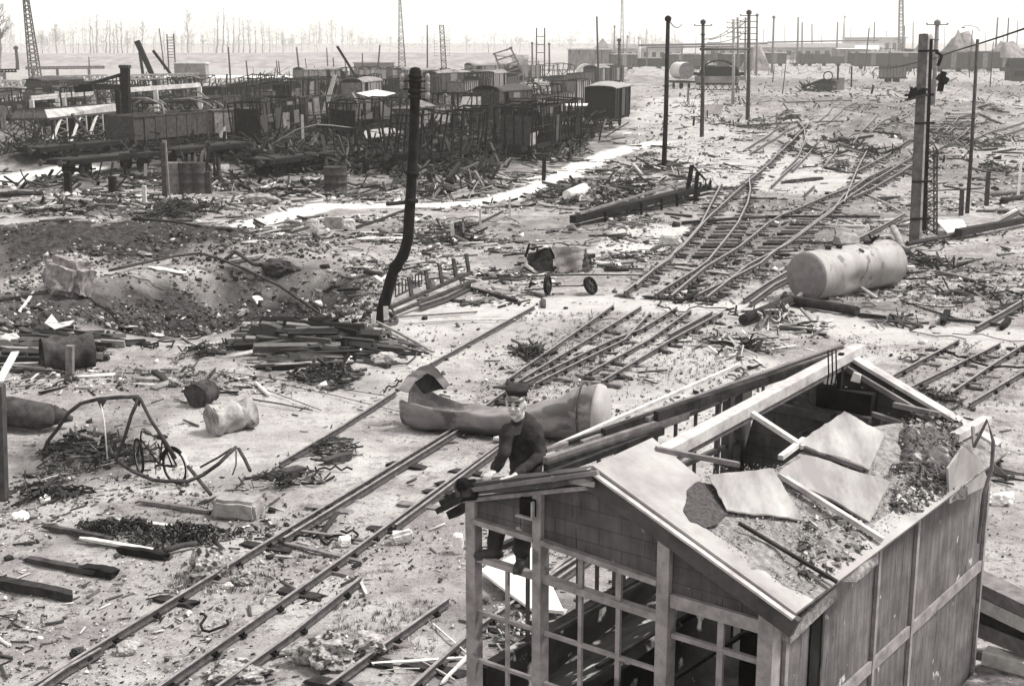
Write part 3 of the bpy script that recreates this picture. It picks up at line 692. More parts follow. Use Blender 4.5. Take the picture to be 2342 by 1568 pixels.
        if kind in ('gondola', 'tub'):
            s = MB()
            for sy in (-1, 1): s.bar((-l, sy*q, fz+hh), (l, sy*q, fz+hh), .12, .12)
            for sx in (-1, 1): s.bar((sx*l, -q, fz+hh+.003), (sx*l, q, fz+hh+.003), .12, .12)
            s.build('top_rail', iron, o)
            if rr.random() < .7:
                h = MB()
                for _ in range(40): p = Vector((rr.uniform(-l*.8, l*.8), rr.uniform(-q*.7, q*.7), fz+rr.uniform(.2, hh))); h.bar(p, p+Vector((rr.gauss(0, .8), rr.gauss(0, .5), rr.gauss(0, .35))), .06)
                tag(h.build('load', soot, o), kind='stuff')
        else:
            n = 10; P = []; vs = []; fs = []
            for i in range(9):
                x = -l-.1+(L+.2)*i/8; sag = -.16*math.sin(i*.9+seed)*(kind == 'box')
                for k in range(n+1): a = math.pi*k/n; vs.append((x, -math.cos(a)*(q+.1), fz+hh+.02+math.sin(a)*.38+sag*math.sin(a)))
            for i in range(8):
                for k in range(n): b0 = i*(n+1)+k; fs.append((b0, b0+n+1, b0+n+2, b0+1))
            nn = len(vs); vs += [(a, b, c_-.05) for a, b, c_ in vs]; fs += [tuple(j+nn for j in f[::-1]) for f in fs]
            for k in range(n): fs.append((k, k+1, nn+k+1, nn+k)); z0 = 8*(n+1)+k; fs.append((z0+1, z0, nn+z0, nn+z0+1))
            if kind == 'box' and rr.random() < .35:
                for x in (-l+.1, -l*.5, 0, l*.5, l-.1):
                    MB().tube([(x+J(.3), -math.cos(math.pi*k/6)*q, fz+hh+math.sin(math.pi*k/6)*.38) for k in range(7)], .05, 5).build('roof_bow', m, o)
            else: s = MB(); s.add(vs, fs, True); s.build('roof', roofm or m, o)
            MB().box((-.8, -q-.1, fz+.05), (.8, -q-.065, fz+hh-.15)).build('door', ironmid if m is not soot else iron, o)
    elif kind == 'flat':
        MB().box((-l+.2, -q+.3, fz-.04), (l-.2, q-.3, fz+.04)).build('floor', wdark, o)
        h = MB()
        for _ in range(30): p = Vector((rr.uniform(-l, l), rr.uniform(-q, q), fz+rr.uniform(0, .5))); h.bar(p, p+Vector((rr.gauss(0, 1.2), rr.gauss(0, .5), rr.gauss(0, .25))), .07)
        tag(h.build('load', soot, o), kind='stuff')
    return o
WN = {'skel': 'burnt out skeleton wagon with bare posts', 'skel_gondola': 'open wagon frame with bent side posts', 'skel_panel': 'charred wagon with gaps in its sides', 'skel_low': 'low wrecked wagon frame', 'box': 'scorched closed wagon with sagging roof', 'box_far': 'closed goods wagon', 'gondola': 'open high sided goods wagon', 'tub': 'ribbed steel tub wagon', 'flat': 'flat wagon heaped with scrap'}
def train(p0, p1, kinds, where, seed=0, L=8., m=None, roofm=None, H=2.5, pos='', az=None, gap=.9, Wd=2.6):
    A = G(*p0); B = G(*p1); d = (B-A); d.z = 0; a = math.degrees(math.atan2(d.x, d.y)) if az is None else az; u = Vector((math.sin(R(a)), math.cos(R(a)), 0))
    ord_ = ['nearest', 'second', 'third', 'fourth', 'fifth', 'sixth', 'seventh', 'eighth', 'ninth', 'tenth']
    for i, k in enumerate(kinds):
        k, *ov = k.split(':'); mm = globals()[ov[0]] if ov else m; rm = globals()[ov[1]] if len(ov) > 1 else roofm
        wagon(k, A+u*(L+gap)*i, a+rnd.uniform(-1.5, 1.5), L, Wd, H, '%s, %s in the row %s' % (WN[k], ord_[i], where), seed*20+i, mm, rm, 'wagons ' + where)
train((1215, 372), (1453, 290), ['skel_gondola', 'skel', 'skel_low'], 'beside the white path', 1)
wagon('box', G(1404, 303), 15, 8, 2.8, 2.7, 'dark closed wagon with pale roof at the bend of the white path', 77, soot, conc, 'wagons beside the white path')
train((962, 402), (1175, 338), ['skel', 'skel', 'skel_panel'], 'just right of the leaning pole', 2, az=26)
train((620, 412), (905, 374), ['flat', 'skel_low', 'flat'], 'left of the leaning pole', 3)
train((165, 412), (560, 368), ['flat', 'flat', 'flat'], 'at the left path', 4)
train((95, 378), (600, 330), ['flat', 'tub:iron', 'tub:ironmid', 'skel_low'], 'behind the left path', 5, H=1.7)
train((600, 345), (800, 312), ['skel_panel:soot', 'skel_panel:iron', 'gondola:iron'], 'in the burnt block', 6)
train((815, 345), (1150, 300), ['skel_panel', 'gondola:ironmid', 'skel', 'box:iron', 'skel'], 'under the torn sheets', 7)
train((1228, 300), (1320, 258), ['gondola:ironmid', 'gondola:ironmid', 'tub:plate'], 'behind the white path wagons', 8, H=3.0, az=15)
train((625, 268), (905, 228), ['gondola:ironmid', 'box:iron:plate', 'skel', 'gondola:iron', 'skel'], 'in the middle of the wreck field', 9)
train((830, 258), (1100, 218), ['box:ironmid:plate', 'skel_panel', 'box:iron:conc', 'skel'], 'behind the torn sheets', 10)
train((560, 235), (760, 205), ['gondola', 'gondola', 'skel_low'], 'by the pale strip', 11)
train((1062, 232), (1290, 196), ['gondola:ironmid', 'skel_panel', 'box:ironmid:plate', 'gondola:iron'], 'below the upended wagon', 12)
train((1000, 226), (1080, 212), ['box:iron:plate', 'box:iron'], 'left of the upended wagon', 22, az=35)
train((822, 212), (1000, 190), ['box:plate:sheetl', 'box:plate', 'skel'], 'beside the white roofed hulk', 13, az=50)
train((1290, 210), (1400, 185), ['gondola:iron', 'gondola:iron', 'box:iron:plate', 'box:iron'], 'ahead of the round roofed shed', 14, az=22)
train((1080, 195), (1220, 176), ['box:ironmid', 'box:ironmid:plate', 'skel'], 'behind the upended wagon', 15, az=55)
train((695, 212), (830, 190), ['box:ironmid:plate', 'skel_panel', 'skel'], 'behind the leaning pipe', 16, az=45)
train((-20, 262), (330, 238), ['skel_low', 'box:iron', 'skel_low', 'skel'], 'behind the loading bunker', 17)
train((-40, 300), (60, 292), ['skel_panel', 'skel'], 'left of the loading bunker', 18, az=50)
train((330, 300), (620, 272), ['skel_low', 'gondola:iron', 'skel', 'skel_panel'], 'behind the ribbed tubs', 19)
train((430, 252), (600, 236), ['skel', 'gondola', 'skel'], 'right of the crane post', 20)
train((60, 225), (480, 208), ['skel_low', 'skel_low', 'skel_low'], 'under the lattice girders', 21, az=60)
train((1398, 160), (1560, 146), ['box_far:iron:ironmid', 'gondola:soot', 'box_far:iron:plate', 'skel', 'box_far:soot:ironmid'], 'far behind the short knotted pole', 23, L=10, H=3.6, az=62, Wd=3.4)
train((1520, 146), (1560, 138), ['gondola:iron']*3, 'far left of the tank wagon', 24, L=10, H=4.0, az=75)
train((1745, 152), (1985, 150), ['box_far:iron:plate', 'skel', 'gondola:iron', 'box_far:soot:ironmid', 'skel_panel'], 'far behind the grey poles', 25, L=9, H=3.6, az=80, Wd=3.2, gap=2.5)
train((1830, 150), (1990, 146), ['gondola:iron', 'box_far:plate:sheetl', 'skel', 'box_far:soot:plate', 'gondola:plate'], 'in the long far row', 26, L=12, H=5.0, az=83, Wd=4, gap=2)
train((1962, 158), (2060, 158), ['box_far:iron:ironmid', 'box_far:iron:plate'], 'far left of the signal mast', 27, L=10, H=4.0, az=86, Wd=4)
train((2072, 165), (2110, 160), ['gondola:iron'], 'close left of the signal mast', 28, L=9, H=5., az=80)
train((2146, 165), (2215, 160), ['box_far:iron:iron', 'box_far:iron:iron', 'gondola:ironmid'], 'behind the thick round headed pole', 29, L=9, H=4.4, az=82, Wd=5)
train((2020, 188), (2068, 184), ['tub:ironmid'], 'alone in the rough ground', 30, L=5, H=2.3, az=84)
train((1560, 160), (1640, 150), ['gondola:iron', 'skel:iron'], 'behind the tank wagon', 31, L=8, H=3, az=70)
train((2220, 140), (2342, 130), ['gondola:iron', 'box_far:ironmid:plate', 'gondola:iron', 'box_far:ironmid:ironmid'], 'far off at the right edge', 32, L=13, H=4.6, az=84, Wd=4, gap=3)

# tank wagon with upright pale disc and arched cover wagon behind it
a = G(1562, 213); az = R(60)
o = local('tank_wagon', 'tank wagon with a pale two toned round end, in the middle distance', 'wagon', tuple(a), R(15))
MB().lathe((0, -1.2, 3.0), [(.1, -.12), (1.0, -.06), (1.35, 0), (1.4, .1), (1.4, 4)], 26, (.0, 1, 0)).build('tank', mat('tank_end', .45, .6, 1, .7, .1), o)
MB().lathe((0, -1.36, 3.0), [(1.36, 0), (1.36, .05)], 26, (0, 1, 0)).build('end_band', ironmid, o)
MB().box((-1.5, -1.5, 1.0), (1.5, 3.5, 1.3)).build('underframe', soot, o)
for sx in (-.75, .75):
    for y in (-.7, 2.4): MB().lathe((sx, y, .5), [(.5, -.06), (.5, .06)], 14, (1, 0, 0), False).build('wheel', soot, o)
a = G(1590, 213); o = local('arched_wagon', 'long flat wagon with burnt arched cover, right of the tank wagon', 'wagon', tuple(a), R(-4))
MB().box((0, 0, 1.3), (8.2, 2.8, 2.4)).build('side_wall', plate, o)
MB().box((.2, .2, 1.0), (8, 2.6, 1.296)).build('underframe', soot, o)
s = MB(); n = 14
for i in range(n):
    a0 = math.pi*i/n; a1 = math.pi*(i+1)/n
    s.bar((3.9-math.cos(a0)*3.3, .4, 2.4+math.sin(a0)*2.6), (3.9-math.cos(a1)*3.3, .4, 2.4+math.sin(a1)*2.6), .25, .25)
    s.bar((3.9-math.cos(a0)*3.2, 1.6, 2.4+math.sin(a0)*2.5), (3.9-math.cos(a1)*3.2, 1.6, 2.4+math.sin(a1)*2.5), 2.2, .12)
s.build('arched_cover', soot, o); MB().box((.9, 1.0, 2.4), (6.9, 1.06, 4.0)).build('inner_wall', soot, o)
s = MB()
for i in range(7): s.bar((.5+i*1.2, .05, .15), (1.3+i*1.2, .05, 1.2), .12); s.bar((1.3+i*1.2, .07, .15), (.5+i*1.2, .07, 1.2), .12)
s.bar((.2, .05, .2), (8.2, .05, .2), .14); s.build('truss', soot, o)
s = MB().slab([(7.0, -.1, .8), (8.6, -.1, .9), (8.2, -.1, 1.7), (7.3, -.1, 1.8)], .05); s.build('loose_plate', sheetl, o)
# wreck of a steam crane in the rough ground
a = G(1880, 212); o = local('wrecked_crane', 'dark collapsed steam crane wreck with a spoked wheel, among rough mounds', 'crane', tuple(a), 0)
def W_(px, py): p = V(px, py, a.y); return (p.x-a.x, 0, p.z-a.z)
MB().slab([W_(1868, 205), W_(1902, 212), W_(1902, 180), W_(1870, 188)], 1.6, (0, -1, 0)).build('boiler_side', iron, o)
MB().slab([W_(1905, 208), W_(1930, 206), W_(1932, 178), W_(1904, 180)], 1.8, (0, -1, 0)).build('cab', plate, o)
MB().ring((W_(1893, 174)[0], -.3, W_(1893, 174)[2]), (0, 1, 0), .75, .1, 20).build('spoked_wheel', soot, o)
s = MB(); rr = random.Random(4)
for i in range(70):
    x, _, z = W_(rr.uniform(1838, 1925), 0); p = Vector((x, rr.uniform(-1, 1), rr.uniform(.1, 2.6)*(.5+.5*(x+4)/8))); s.bar(p, p+Vector((rr.gauss(0, .8), rr.gauss(0, .4), rr.gauss(0, .4))), .13)
s.build('machinery', soot, o); MB().bar(W_(1835, 200), W_(1885, 182), .5, .4).build('jib', soot, o); MB().tube([W_(1916, 182), W_(1917, 148)], .16, 8).build('chimney', soot, o); MB().tube([W_(1947, 200), W_(1948, 152)], .14, 8).build('chimney', soot, o)

# upended wagon standing on its end
a = G(1172, 205); o = local('upended_wagon', 'pale wagon underframe thrown up on its end, lattice of beams against the bank', 'wagon', tuple(a), 0, None)
def W_(px, py, dy=0): p = V(px, py, a.y); return Vector((p.x-a.x, dy, p.z-a.z))
um = mat('upended_paint', .09, .26, 1.5, .8, .3)
A_, B_, C_, D_ = W_(1131, 124), W_(1168, 110), W_(1204, 183), W_(1160, 200)
for dy in (0, 1.2):
    yv = Vector((0, dy, 0)); s = MB(); s.bar(A_+yv, D_+yv, .3, .3); s.bar(B_+yv, C_+yv, .3, .3); s.build('sole_bar', um, o)
for i in range(6): f = i/5; MB().bar(A_.lerp(D_, f)-Vector((.3, 0, 0)), B_.lerp(C_, f)+Vector((.3, 0, 0)), .26, .26).build('cross_beam', um, o)
for i in range(4): f = i/4+.05; MB().bar(A_.lerp(D_, f), B_.lerp(C_, f+.25), .14).build('brace', um, o)
MB().slab([A_.lerp(D_, .55)+Vector((0, .6, 0)), B_.lerp(C_, .5)+Vector((0, .6, 0)), C_+Vector((0, .6, 0)), D_+Vector((0, .6, 0))], .06).build('floor', iron, o)
for p in (A_, B_): MB().lathe(p-Vector((0, .1, 0)), [(.3, 0), (.3, .15)], 12, (-.4, 0, .9)).build('buffer', iron, o)
MB().tube([W_(1136, 130), W_(1139, 165), W_(1150, 205)], .1, 6).build('pipe', concl, o)
MB().bar(W_(1196, 140, -1), W_(1233, 141, -1), .16).build('frame_top', conc, o)
for x in (1197, 1232): MB().bar(W_(x, 141, -1), W_(x, 192, -1), .16).build('frame_leg', conc, o)

# ------------------------------------------------------------------ sheds and factory in the far distance
def shed(px0, px1, by, ty, label, roof='flat', m=plate, rm=ironmid, dep=.6, name='shed', windows=0, d=None, rise=.25):
    A = G(px0, by) if d is None else V(px0, by, d); d = A.y; A.z = hz1(A.x, A.y) if abs(A.x) < 200 else 0; x1 = V(px1, by, d).x; zt = V(px0, ty, d).z; x0 = A.x; D = (x1-x0)*dep
    o = thing(name, label, 'building', (x0, d, A.z)); z0 = A.z-.3; h = zt-z0; wz = zt-(h*rise if roof != 'flat' else 0)
    MB().box((x0, d, z0), (x1, d+D, wz)).build('walls', m, o); e = (x1-x0)*.03
    if roof == 'gable':
        s = MB(); pr = [(x0-e, wz), ((x0+x1)/2, zt), (x1+e, wz)]; s.add([(a, d-e, b) for a, b in pr]+[(a, d+D, b) for a, b in pr], [(0, 1, 2), (5, 4, 3), (0, 3, 4, 1), (1, 4, 5, 2), (0, 2, 5, 3)]); s.build('roof', rm, o)
    elif roof == 'ridge':
        s = MB(); pr = [(d-e, wz+.02), (d+D/2, zt), (d+D, wz+.02)]; s.add([(x0-e, a, b) for a, b in pr]+[(x1+e, a, b) for a, b in pr], [(0, 1, 2)[::-1], (5, 4, 3)[::-1], (0, 3, 4, 1), (1, 4, 5, 2), (0, 2, 5, 3)]); s.build('roof', rm, o)
    elif roof == 'arch':
        s = MB(); vs = []; n = 12
        for yy in (d-e, d+D):
            for k in range(n+1): a = math.pi*k/n; vs.append(((x0+x1)/2-math.cos(a)*((x1-x0)/2+e), yy, wz+math.sin(a)*(zt-wz)))
        s.add(vs, [(k+n+1, k+n+2, k+1, k)[::-1] for k in range(n)]+[tuple(range(n+1)), tuple(range(2*n+1, n, -1))]); s.build('roof', rm, o)
    else: MB().box((x0-e, d-e, wz), (x1+e, d+D+e, wz+max(.15, h*.06))).build('roof', rm, o)
    for i in range(windows):
        wx = x0+(x1-x0)*(i+.5)/windows; ww = (x1-x0)/windows*.25; MB().box((wx-ww, d-.06, z0+(wz-z0)*.4), (wx+ww, d-.003, z0+(wz-z0)*.75)).build('window', soot, o)
    return o
shed(400, 471, 190, 146, 'shed with pale slanting roof behind the crane post, upper left', 'flat', plate, sheetl, .5)
shed(810, 900, 175, 145, 'long roofless hulk of a shed before the bank', 'flat', ironmid, plate, .3, windows=4)
shed(1320, 1362, 185, 146, 'round roofed pale shed ahead of the far wagons', 'arch', plate, sheetl, .8, rise=.5)
shed(1364, 1401, 190, 150, 'dark narrow shed with pale flat roof by the slim pole', 'flat', iron, sheetl, .9)
shed(1397, 1433, 222, 195, 'little hut with pale flat roof behind the dark closed wagon', 'flat', iron, sheetl, .7, windows=2)
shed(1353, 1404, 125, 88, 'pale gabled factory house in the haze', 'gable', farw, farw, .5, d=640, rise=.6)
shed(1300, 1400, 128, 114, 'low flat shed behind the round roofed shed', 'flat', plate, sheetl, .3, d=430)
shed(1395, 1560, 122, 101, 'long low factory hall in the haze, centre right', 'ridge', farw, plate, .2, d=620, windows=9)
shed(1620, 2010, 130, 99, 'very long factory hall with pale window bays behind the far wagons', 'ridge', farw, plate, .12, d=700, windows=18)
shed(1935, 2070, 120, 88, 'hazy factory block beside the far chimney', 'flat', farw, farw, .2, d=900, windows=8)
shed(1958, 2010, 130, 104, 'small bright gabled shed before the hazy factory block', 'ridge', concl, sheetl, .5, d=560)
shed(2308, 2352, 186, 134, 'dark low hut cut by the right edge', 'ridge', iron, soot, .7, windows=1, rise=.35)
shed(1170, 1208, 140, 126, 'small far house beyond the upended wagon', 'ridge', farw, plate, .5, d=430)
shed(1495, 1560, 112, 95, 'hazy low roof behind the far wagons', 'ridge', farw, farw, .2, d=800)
def chimney(px, by, ty, wp, d, label, m=farw):
    x = V(px, 101, d).x; r = wp*d/FP/2; z = V(px, ty, d).z; o = thing('factory_chimney', label, 'chimney', (x, d, 0), 'chimneys in the haze')
    MB().tube([(x, d, -1), (x, d, z)], r, 12, r2=r*.8).build('stack', m, o); MB().lathe((x, d, z), [(r*.95, -.3), (r*.95, .8), (r*.6, .8)], 12).build('rim', m, o)
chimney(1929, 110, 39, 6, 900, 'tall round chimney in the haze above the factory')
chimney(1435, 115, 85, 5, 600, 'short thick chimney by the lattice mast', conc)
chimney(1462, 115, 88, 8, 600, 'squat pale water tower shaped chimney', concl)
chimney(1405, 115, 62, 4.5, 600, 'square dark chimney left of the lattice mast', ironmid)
# spoil heaps at right skyline
def heapm(px, by, ty, wp, d, label):
    x = V(px, 101, d).x; r = wp*d/FP/2; h = V(px, ty, d).z; s = MB(); n = 28; vs = [(x, d, h)]; fs = []
    for j, (q, k) in enumerate(((.26, .90), (.58, .52), (1, -.06))):
        for i in range(n):
            a = 2*math.pi*i/n; f = 1+.32*math.sin(i*.9+j*.7+px)+.14*math.sin(i*2.3); vs.append((x+math.cos(a)*r*q*f, d+math.sin(a)*r*q*f*.8, h*k*(1+.18*math.sin(i*.7+px)+.06*math.sin(i*3.3))))
    for i in range(n):
        fs.append((0, 1+i, 1+(i+1) % n))
        for j in range(2): fs.append((1+j*n+i, 1+(j+1)*n+i, 1+(j+1)*n+(i+1) % n, 1+j*n+(i+1) % n))
    s.add(vs, fs, True); o = s.build('spoil_heap', mat('heap', .10, .28, .5, 1, 0, .1), None, (x, d, 0)); tag(o, label, 'spoil heap')
heapm(2195, 130, 76, 110, 430, 'largest spoil heap on the right skyline with ruined beams')
heapm(2118, 130, 82, 70, 520, 'paler pointed heap behind the signal mast')
heapm(2300, 130, 98, 120, 480, 'low wide spoil heap at the right edge')
heapm(1730, 150, 108, 60, 420, 'dark scrub covered mound behind the concrete poles')

# overhead pipe bridge and cables
def cable(pts, r, label, m=soot, name='cable', cat='cable', group=None):
    P = [Vector(p) for p in pts]
    o = MB().tube(P, r, 6).build(name, m, None, P[0]); return tag(o, label, cat, group)
def sagc(a, b, sag, n=10): return [a.lerp(b, i/n)-Vector((0, 0, sag*4*(i/n)*(1-i/n))) for i in range(n+1)]
o = thing('pipe_bridge', 'long horizontal pipe bridge running across behind the poles', 'pipe bridge', (50, 400, 0))
s = MB(); s.tube([V(1460, 104, 400), V(1755, 99, 400)], .3, 8); s.tube([V(1480, 109, 402), V(1690, 106, 402)], .25, 8); s.build('pipes', ironmid, o)
MB().tube([V(1755, 97, 460), V(2010, 92, 460)], .25, 8).build('pipes', ironmid, o)
for x in (1480, 1560, 1640, 1720): MB().bar(V(x, 108, 400), (V(x, 100, 400).x, 400, -.5), .4).build('support', ironmid, o)
cable([V(1603, 113, 110), V(1716, 113, 150)], .12, 'straight bar spanning between two dark poles', iron, 'span_bar', 'bar')
cable([V(1998, 180, 190), V(1996, 165, 190), V(2003, 156, 190), V(2040, 156, 180), V(2085, 146, 165), V(2135, 135, 150), V(2180, 118, 130), V(2240, 100, 105), V(2290, 84, 95), V(2360, 60, 85)], .065, 'drooping overhead cable rising to the right edge past the signal mast')
o = MB().tube([V(1998, 195, 190), V(1993, 215, 190)], .16, 6).build('cable_post', soot, None, V(1993, 215, 190)); tag(o, 'short bent cable post where the drooping cable ends', 'post')
for i, (a, b, d0, d1) in enumerate([((1530, 46), (1560, 55), 87, 120), ((1612, 90), (1675, 58), 110, 170), ((1618, 98), (1710, 70), 110, 150), ((1622, 92), (1703, 48), 110, 190), ((1685, 60), (1712, 38), 190, 150)]):
    cable(sagc(V(*a, d0), V(*b, d1), .4), .035, 'thin sagging wire strung between the poles at centre right', iron, 'wire', 'wire', 'wires between the poles')
o = thing('street_lamp', 'double armed street lamp against the sky at right', 'street lamp', (tuple(V(2222, 110, 330))[0], 330, 0))
MB().tube([(V(2222, 110, 330).x, 330, 0), V(2224, 70, 330)], .12, 6).build('pole', iron, o)
MB().tube([V(2203, 61, 330), V(2210, 58, 330), V(2224, 60, 330), V(2236, 64, 330), V(2241, 72, 330)], .08, 6).build('arms', iron, o); MB().lathe(V(2203, 62, 330), [(.1, 0), (.5, -.15), (.45, -.3), (.1, -.35)], 10).build('lamp_head', iron, o)

# ------------------------------------------------------------------ loading bunker, crane post, girders
def zz(s, a, b, dep, n, th, up=Vector((0, 0, 1))):
    s.bar(a, b, th); s.bar(a-up*dep, b-up*dep, th)
    for i in range(n):
        p = a.lerp(b, i/n); q = a.lerp(b, (i+1)/n); m_ = p.lerp(q, .5); s.bar(p, m_-up*dep, th*.7); s.bar(m_-up*dep, q, th*.7)
def lat_leg(o, b, t, w_, m, n=7):
    s = MB(); X = Vector((1, 0, 0)); prev = None
    for i in range(n+1):
        c = b.lerp(t, i/n); q = (c-X*w_/2, c+X*w_/2)
        if prev: s.bar(prev[0], q[0], .09); s.bar(prev[1], q[1], .09); s.bar(prev[i % 2], q[1-i % 2], .06)
        prev = q
    s.build('lattice_leg', m, o)
BC = V(110, 273, 101); BR = V(272, 256, 117); BL = V(25, 273, 103); BQ = BL+(BR-BC); TC = V(102, 251, 102.5); TR = V(264, 237, 116.5); TL = V(34, 252, 104.5); TQ = TL+(TR-TC)
o = thing('loading_bunker', 'big steel bunker with pale sloping side on lattice legs, left of crane post', 'bunker', (BC.x, BC.y, 0))
gl = mat('bunker_side', .18, .42, 1.2, .6, .2, .5, spots=.3, spot_v=.14, stretch=(1, 1, .3))
MB().slab([BC, BR, TR, TC], .1).build('sloping_side', gl, o)
MB().slab([BL, BC, TC, TL], .1).build('end_plate', iron, o)
MB().slab([TC, TR, TQ, TL], .15, (0, 0, 1)).build('top_plate', soot, o); MB().slab([BR, BQ, TQ, TR], .1).build('far_end', iron, o)
s = MB(); s.bar(BL, BC, .18); s.bar(BC, BR, .18); s.bar(TL+Vector((0, 0, .1)), TC+Vector((0, 0, .1)), .1)
for f in (.33, .66): s.bar(BL.lerp(BC, f)-Vector((0, .06, 0)), TL.lerp(TC, f)-Vector((0, .06, 0)), .12)
s.build('edge_beams', iron, o)
MB().slab([BC.lerp(BR, .1)+Vector((-1, 1.6, 0)), BR+Vector((-1, 1.6, 0)), BR+Vector((-1, 1.6, -2.2)), BC.lerp(BR, .1)+Vector((-1, 1.6, -2.2))], .1).build('hopper_belly', soot, o)
pm = mat('pale_legs', .4, .65, 2, .7, .1)
for f in (.16, .42, .66, .9):
    t = BC.lerp(BR, f); b = t.copy(); b.z = .2; lat_leg(o, b, t, .9, pm if f < .8 else ironmid)
    if f < .8: q = t.copy()+(BC-BR)*.17; q.z = .2; MB().bar(q, t, .16).build('strut', pm, o)
for t in (BL.lerp(BC, .5), BC): b = t.copy(); b.z = .2; lat_leg(o, b, t, .8, iron)
MB().bar(V(165, 262, 101), V(258, 372, 97), .2).build('fallen_brace', iron, o)
b = Vector((V(291, 330, 101).x, 101, 0)); t = V(286, 156, 101)
o = thing('crane_post', 'massive dark riveted crane post with triangular arm pointing left', 'crane', tuple(b))
MB().bar(b, t, .48, .6, .58, .7).build('column', soot, o); MB().bar(t, t+(t-b).normalized()*.22, .74, .8).build('cap', iron, o)
tip = V(184, 198, 98); MB().bar(V(277, 171, 101), tip, .22).build('upper_arm', soot, o); MB().bar(V(281, 200, 101), tip, .3, .4).build('lower_arm', soot, o); MB().bar(tip-Vector((.4, 0, .2)), tip+Vector((.9, 0, -.1)), .45, .5).build('arm_head', soot, o)
MB().bar(V(268, 204, 103), Vector((V(268, 300, 103).x+.3, 103, 0)), .35).build('rear_leg', soot, o)
def girder(p, q, dep, n, label, m, d0, d1=None, th=.2, posts=(), extra=0):
    a = V(*p, d0); b = V(*q, d1 or d0); dp = dep*d0/FP
    o = thing('lattice_girder', label, 'girder', (a.x, a.y, 0), 'lattice girders left of the crane post')
    s = MB(); zz(s, a, b, dp, n, th); s.build('truss', m, o)
    for f in posts:
        t = a.lerp(b, f); MB().bar((t.x, t.y, -.2), (t.x, t.y, t.z-dp), .4, .3).build('post', pm if int(f*100) % 2 else ironmid, o)
    return o
pm2 = mat('girder_pale', .3, .6, 2, .8, .1)
girder((-30, 184), (58, 185), 15, 5, 'thick pale zigzag girder at the left edge', pm2, 150, posts=(.2, .95))
girder((80, 176), (246, 172), 12, 14, 'long zigzag girder left of the crane post, upper one', pm2, 175, posts=(.1, .33, .71, .99))
girder((95, 190), (262, 186), 7, 12, 'thin dark girder below the upper zigzag girder', iron, 160, posts=(.3, .6))
girder((70, 222), (214, 209), 6, 10, 'bright flat girder just above the bunker', pm2, 128, 134, posts=(.01, .51, .99))
girder((214, 209), (285, 216), 10, 6, 'short girder joining the bright one to the crane post', ironmid, 134)
girder((297, 203), (457, 192), 5, 12, 'bright beam from the crane post to the slanting roof shed', pm2, 122, 130, posts=(.35, .99))
girder((58, 154), (239, 152), 4, 16, 'very thin far girder topped with small knobs', ironmid, 230, posts=(.1, .4, .8))
girder((-20, 160), (38, 159), 5, 4, 'dark stub of a girder in the upper left corner', soot, 200, posts=(.5,))
girder((300, 172), (455, 168), 9, 12, 'zigzag girder under the slanting roof shed', pm2, 170, posts=(.4, .8))
girder((100, 204), (300, 197), 5, 12, 'low dark girder behind the bunker', iron, 150, posts=(.2, .6))
girder((-20, 236), (60, 232), 6, 6, 'dark truss at the left edge behind the bunker', iron, 125, posts=(.3, .8))
for i, (x0, y0, xm, ym, x1, y1, d) in enumerate([(300, 225, 370, 238, 381, 330, 101), (330, 262, 355, 245, 386, 262, 104), (395, 228, 470, 235, 500, 270, 112), (430, 225, 490, 232, 520, 262, 118), (310, 236, 345, 232, 380, 240, 110), (440, 210, 470, 222, 495, 255, 125)]):
    cable([V(x0, y0, d), V((x0+xm)/2, (y0+ym)/2-6, d), V(xm, ym, d), V((xm+x1)/2+4, (ym+y1)/2-5, d), V(x1, y1, d)], .1, 'arched steel hoop bent over the ribbed tubs', ironmid, 'hoop', 'hoop', 'hoops over the ribbed tubs')
cable([V(330, 238, 112), V(505, 226, 118)], .09, 'straight dark bar over the arched hoops', soot, 'bar', 'bar')
cable([V(612, 335, 95)]+[V(x, y, 95) for x, y in ((680, 296), (725, 285), (760, 287), (835, 297), (900, 310), (935, 318))], .05, 'long pale bent wire arching over the wrecked flat wagons', conc, 'wire', 'wire')
girder((120, 198), (300, 194), 9, 12, 'second pale zigzag girder half hidden behind the bunker', plate, 145, posts=(.05, .5, .9))
girder((0, 205), (110, 202), 9, 8, 'pale zigzag girder low at the left edge', plate, 150, posts=(.1, .9))
# torn sheets, hulks, drums in the wreck field
def sheet(pts, d, label, m, th=.05, name='torn_sheet', cat='sheet', dz=None, sub=0):
    P = [V(x, y, dd) for (x, y), dd in zip(pts, d)]; o = MB().slab(P, th).build(name, m, None, P[0]); return tag(o, label, cat)
sheet([(822, 232), (862, 224), (903, 262), (896, 274), (812, 274)], (112, 114, 106, 104, 104), 'dark tent like sheet draped over frames left of the leaning pole', iron, .06)
sheet([(956, 228), (990, 240), (1033, 258), (1024, 282), (956, 270)], (116, 115, 112, 110, 112), 'grey tent like sheet right of the leaning pole top', ironmid, .06)
sheet([(815, 214), (862, 206), (905, 214), (880, 221), (842, 222)], (128, 132, 130, 126, 125), 'bright flat roof sheet in the wreck field', sheetl)
sheet([(830, 300), (900, 292), (925, 306), (838, 318)], (97, 101, 99, 95), 'pale sloping sheet lying among the frames', conc)
sheet([(1058, 222), (1100, 222), (1100, 250), (1052, 250)], (122, 122, 121, 121), 'bright torn wall panel below the upended wagon', conc)
sheet([(1232, 300), (1172, 318), (1210, 344), (1222, 340)], (94, 93, 92, 93), 'bright bent plate lying inside the skeleton wagon', conc)
sheet([(574, 372), (594, 362), (594, 402), (572, 400)], (88, 88, 87, 87), 'light curved plate leaning at a buffer', sheetl)
sheet([(484, 380), (524, 376), (526, 398), (486, 402)], (88, 88, 87, 87), 'pale low plate beside the dark planks', conc)
sheet([(672, 252), (683, 251), (685, 280), (674, 282)], (100, 100, 100, 100), 'white board panel on the burnt block', conc)
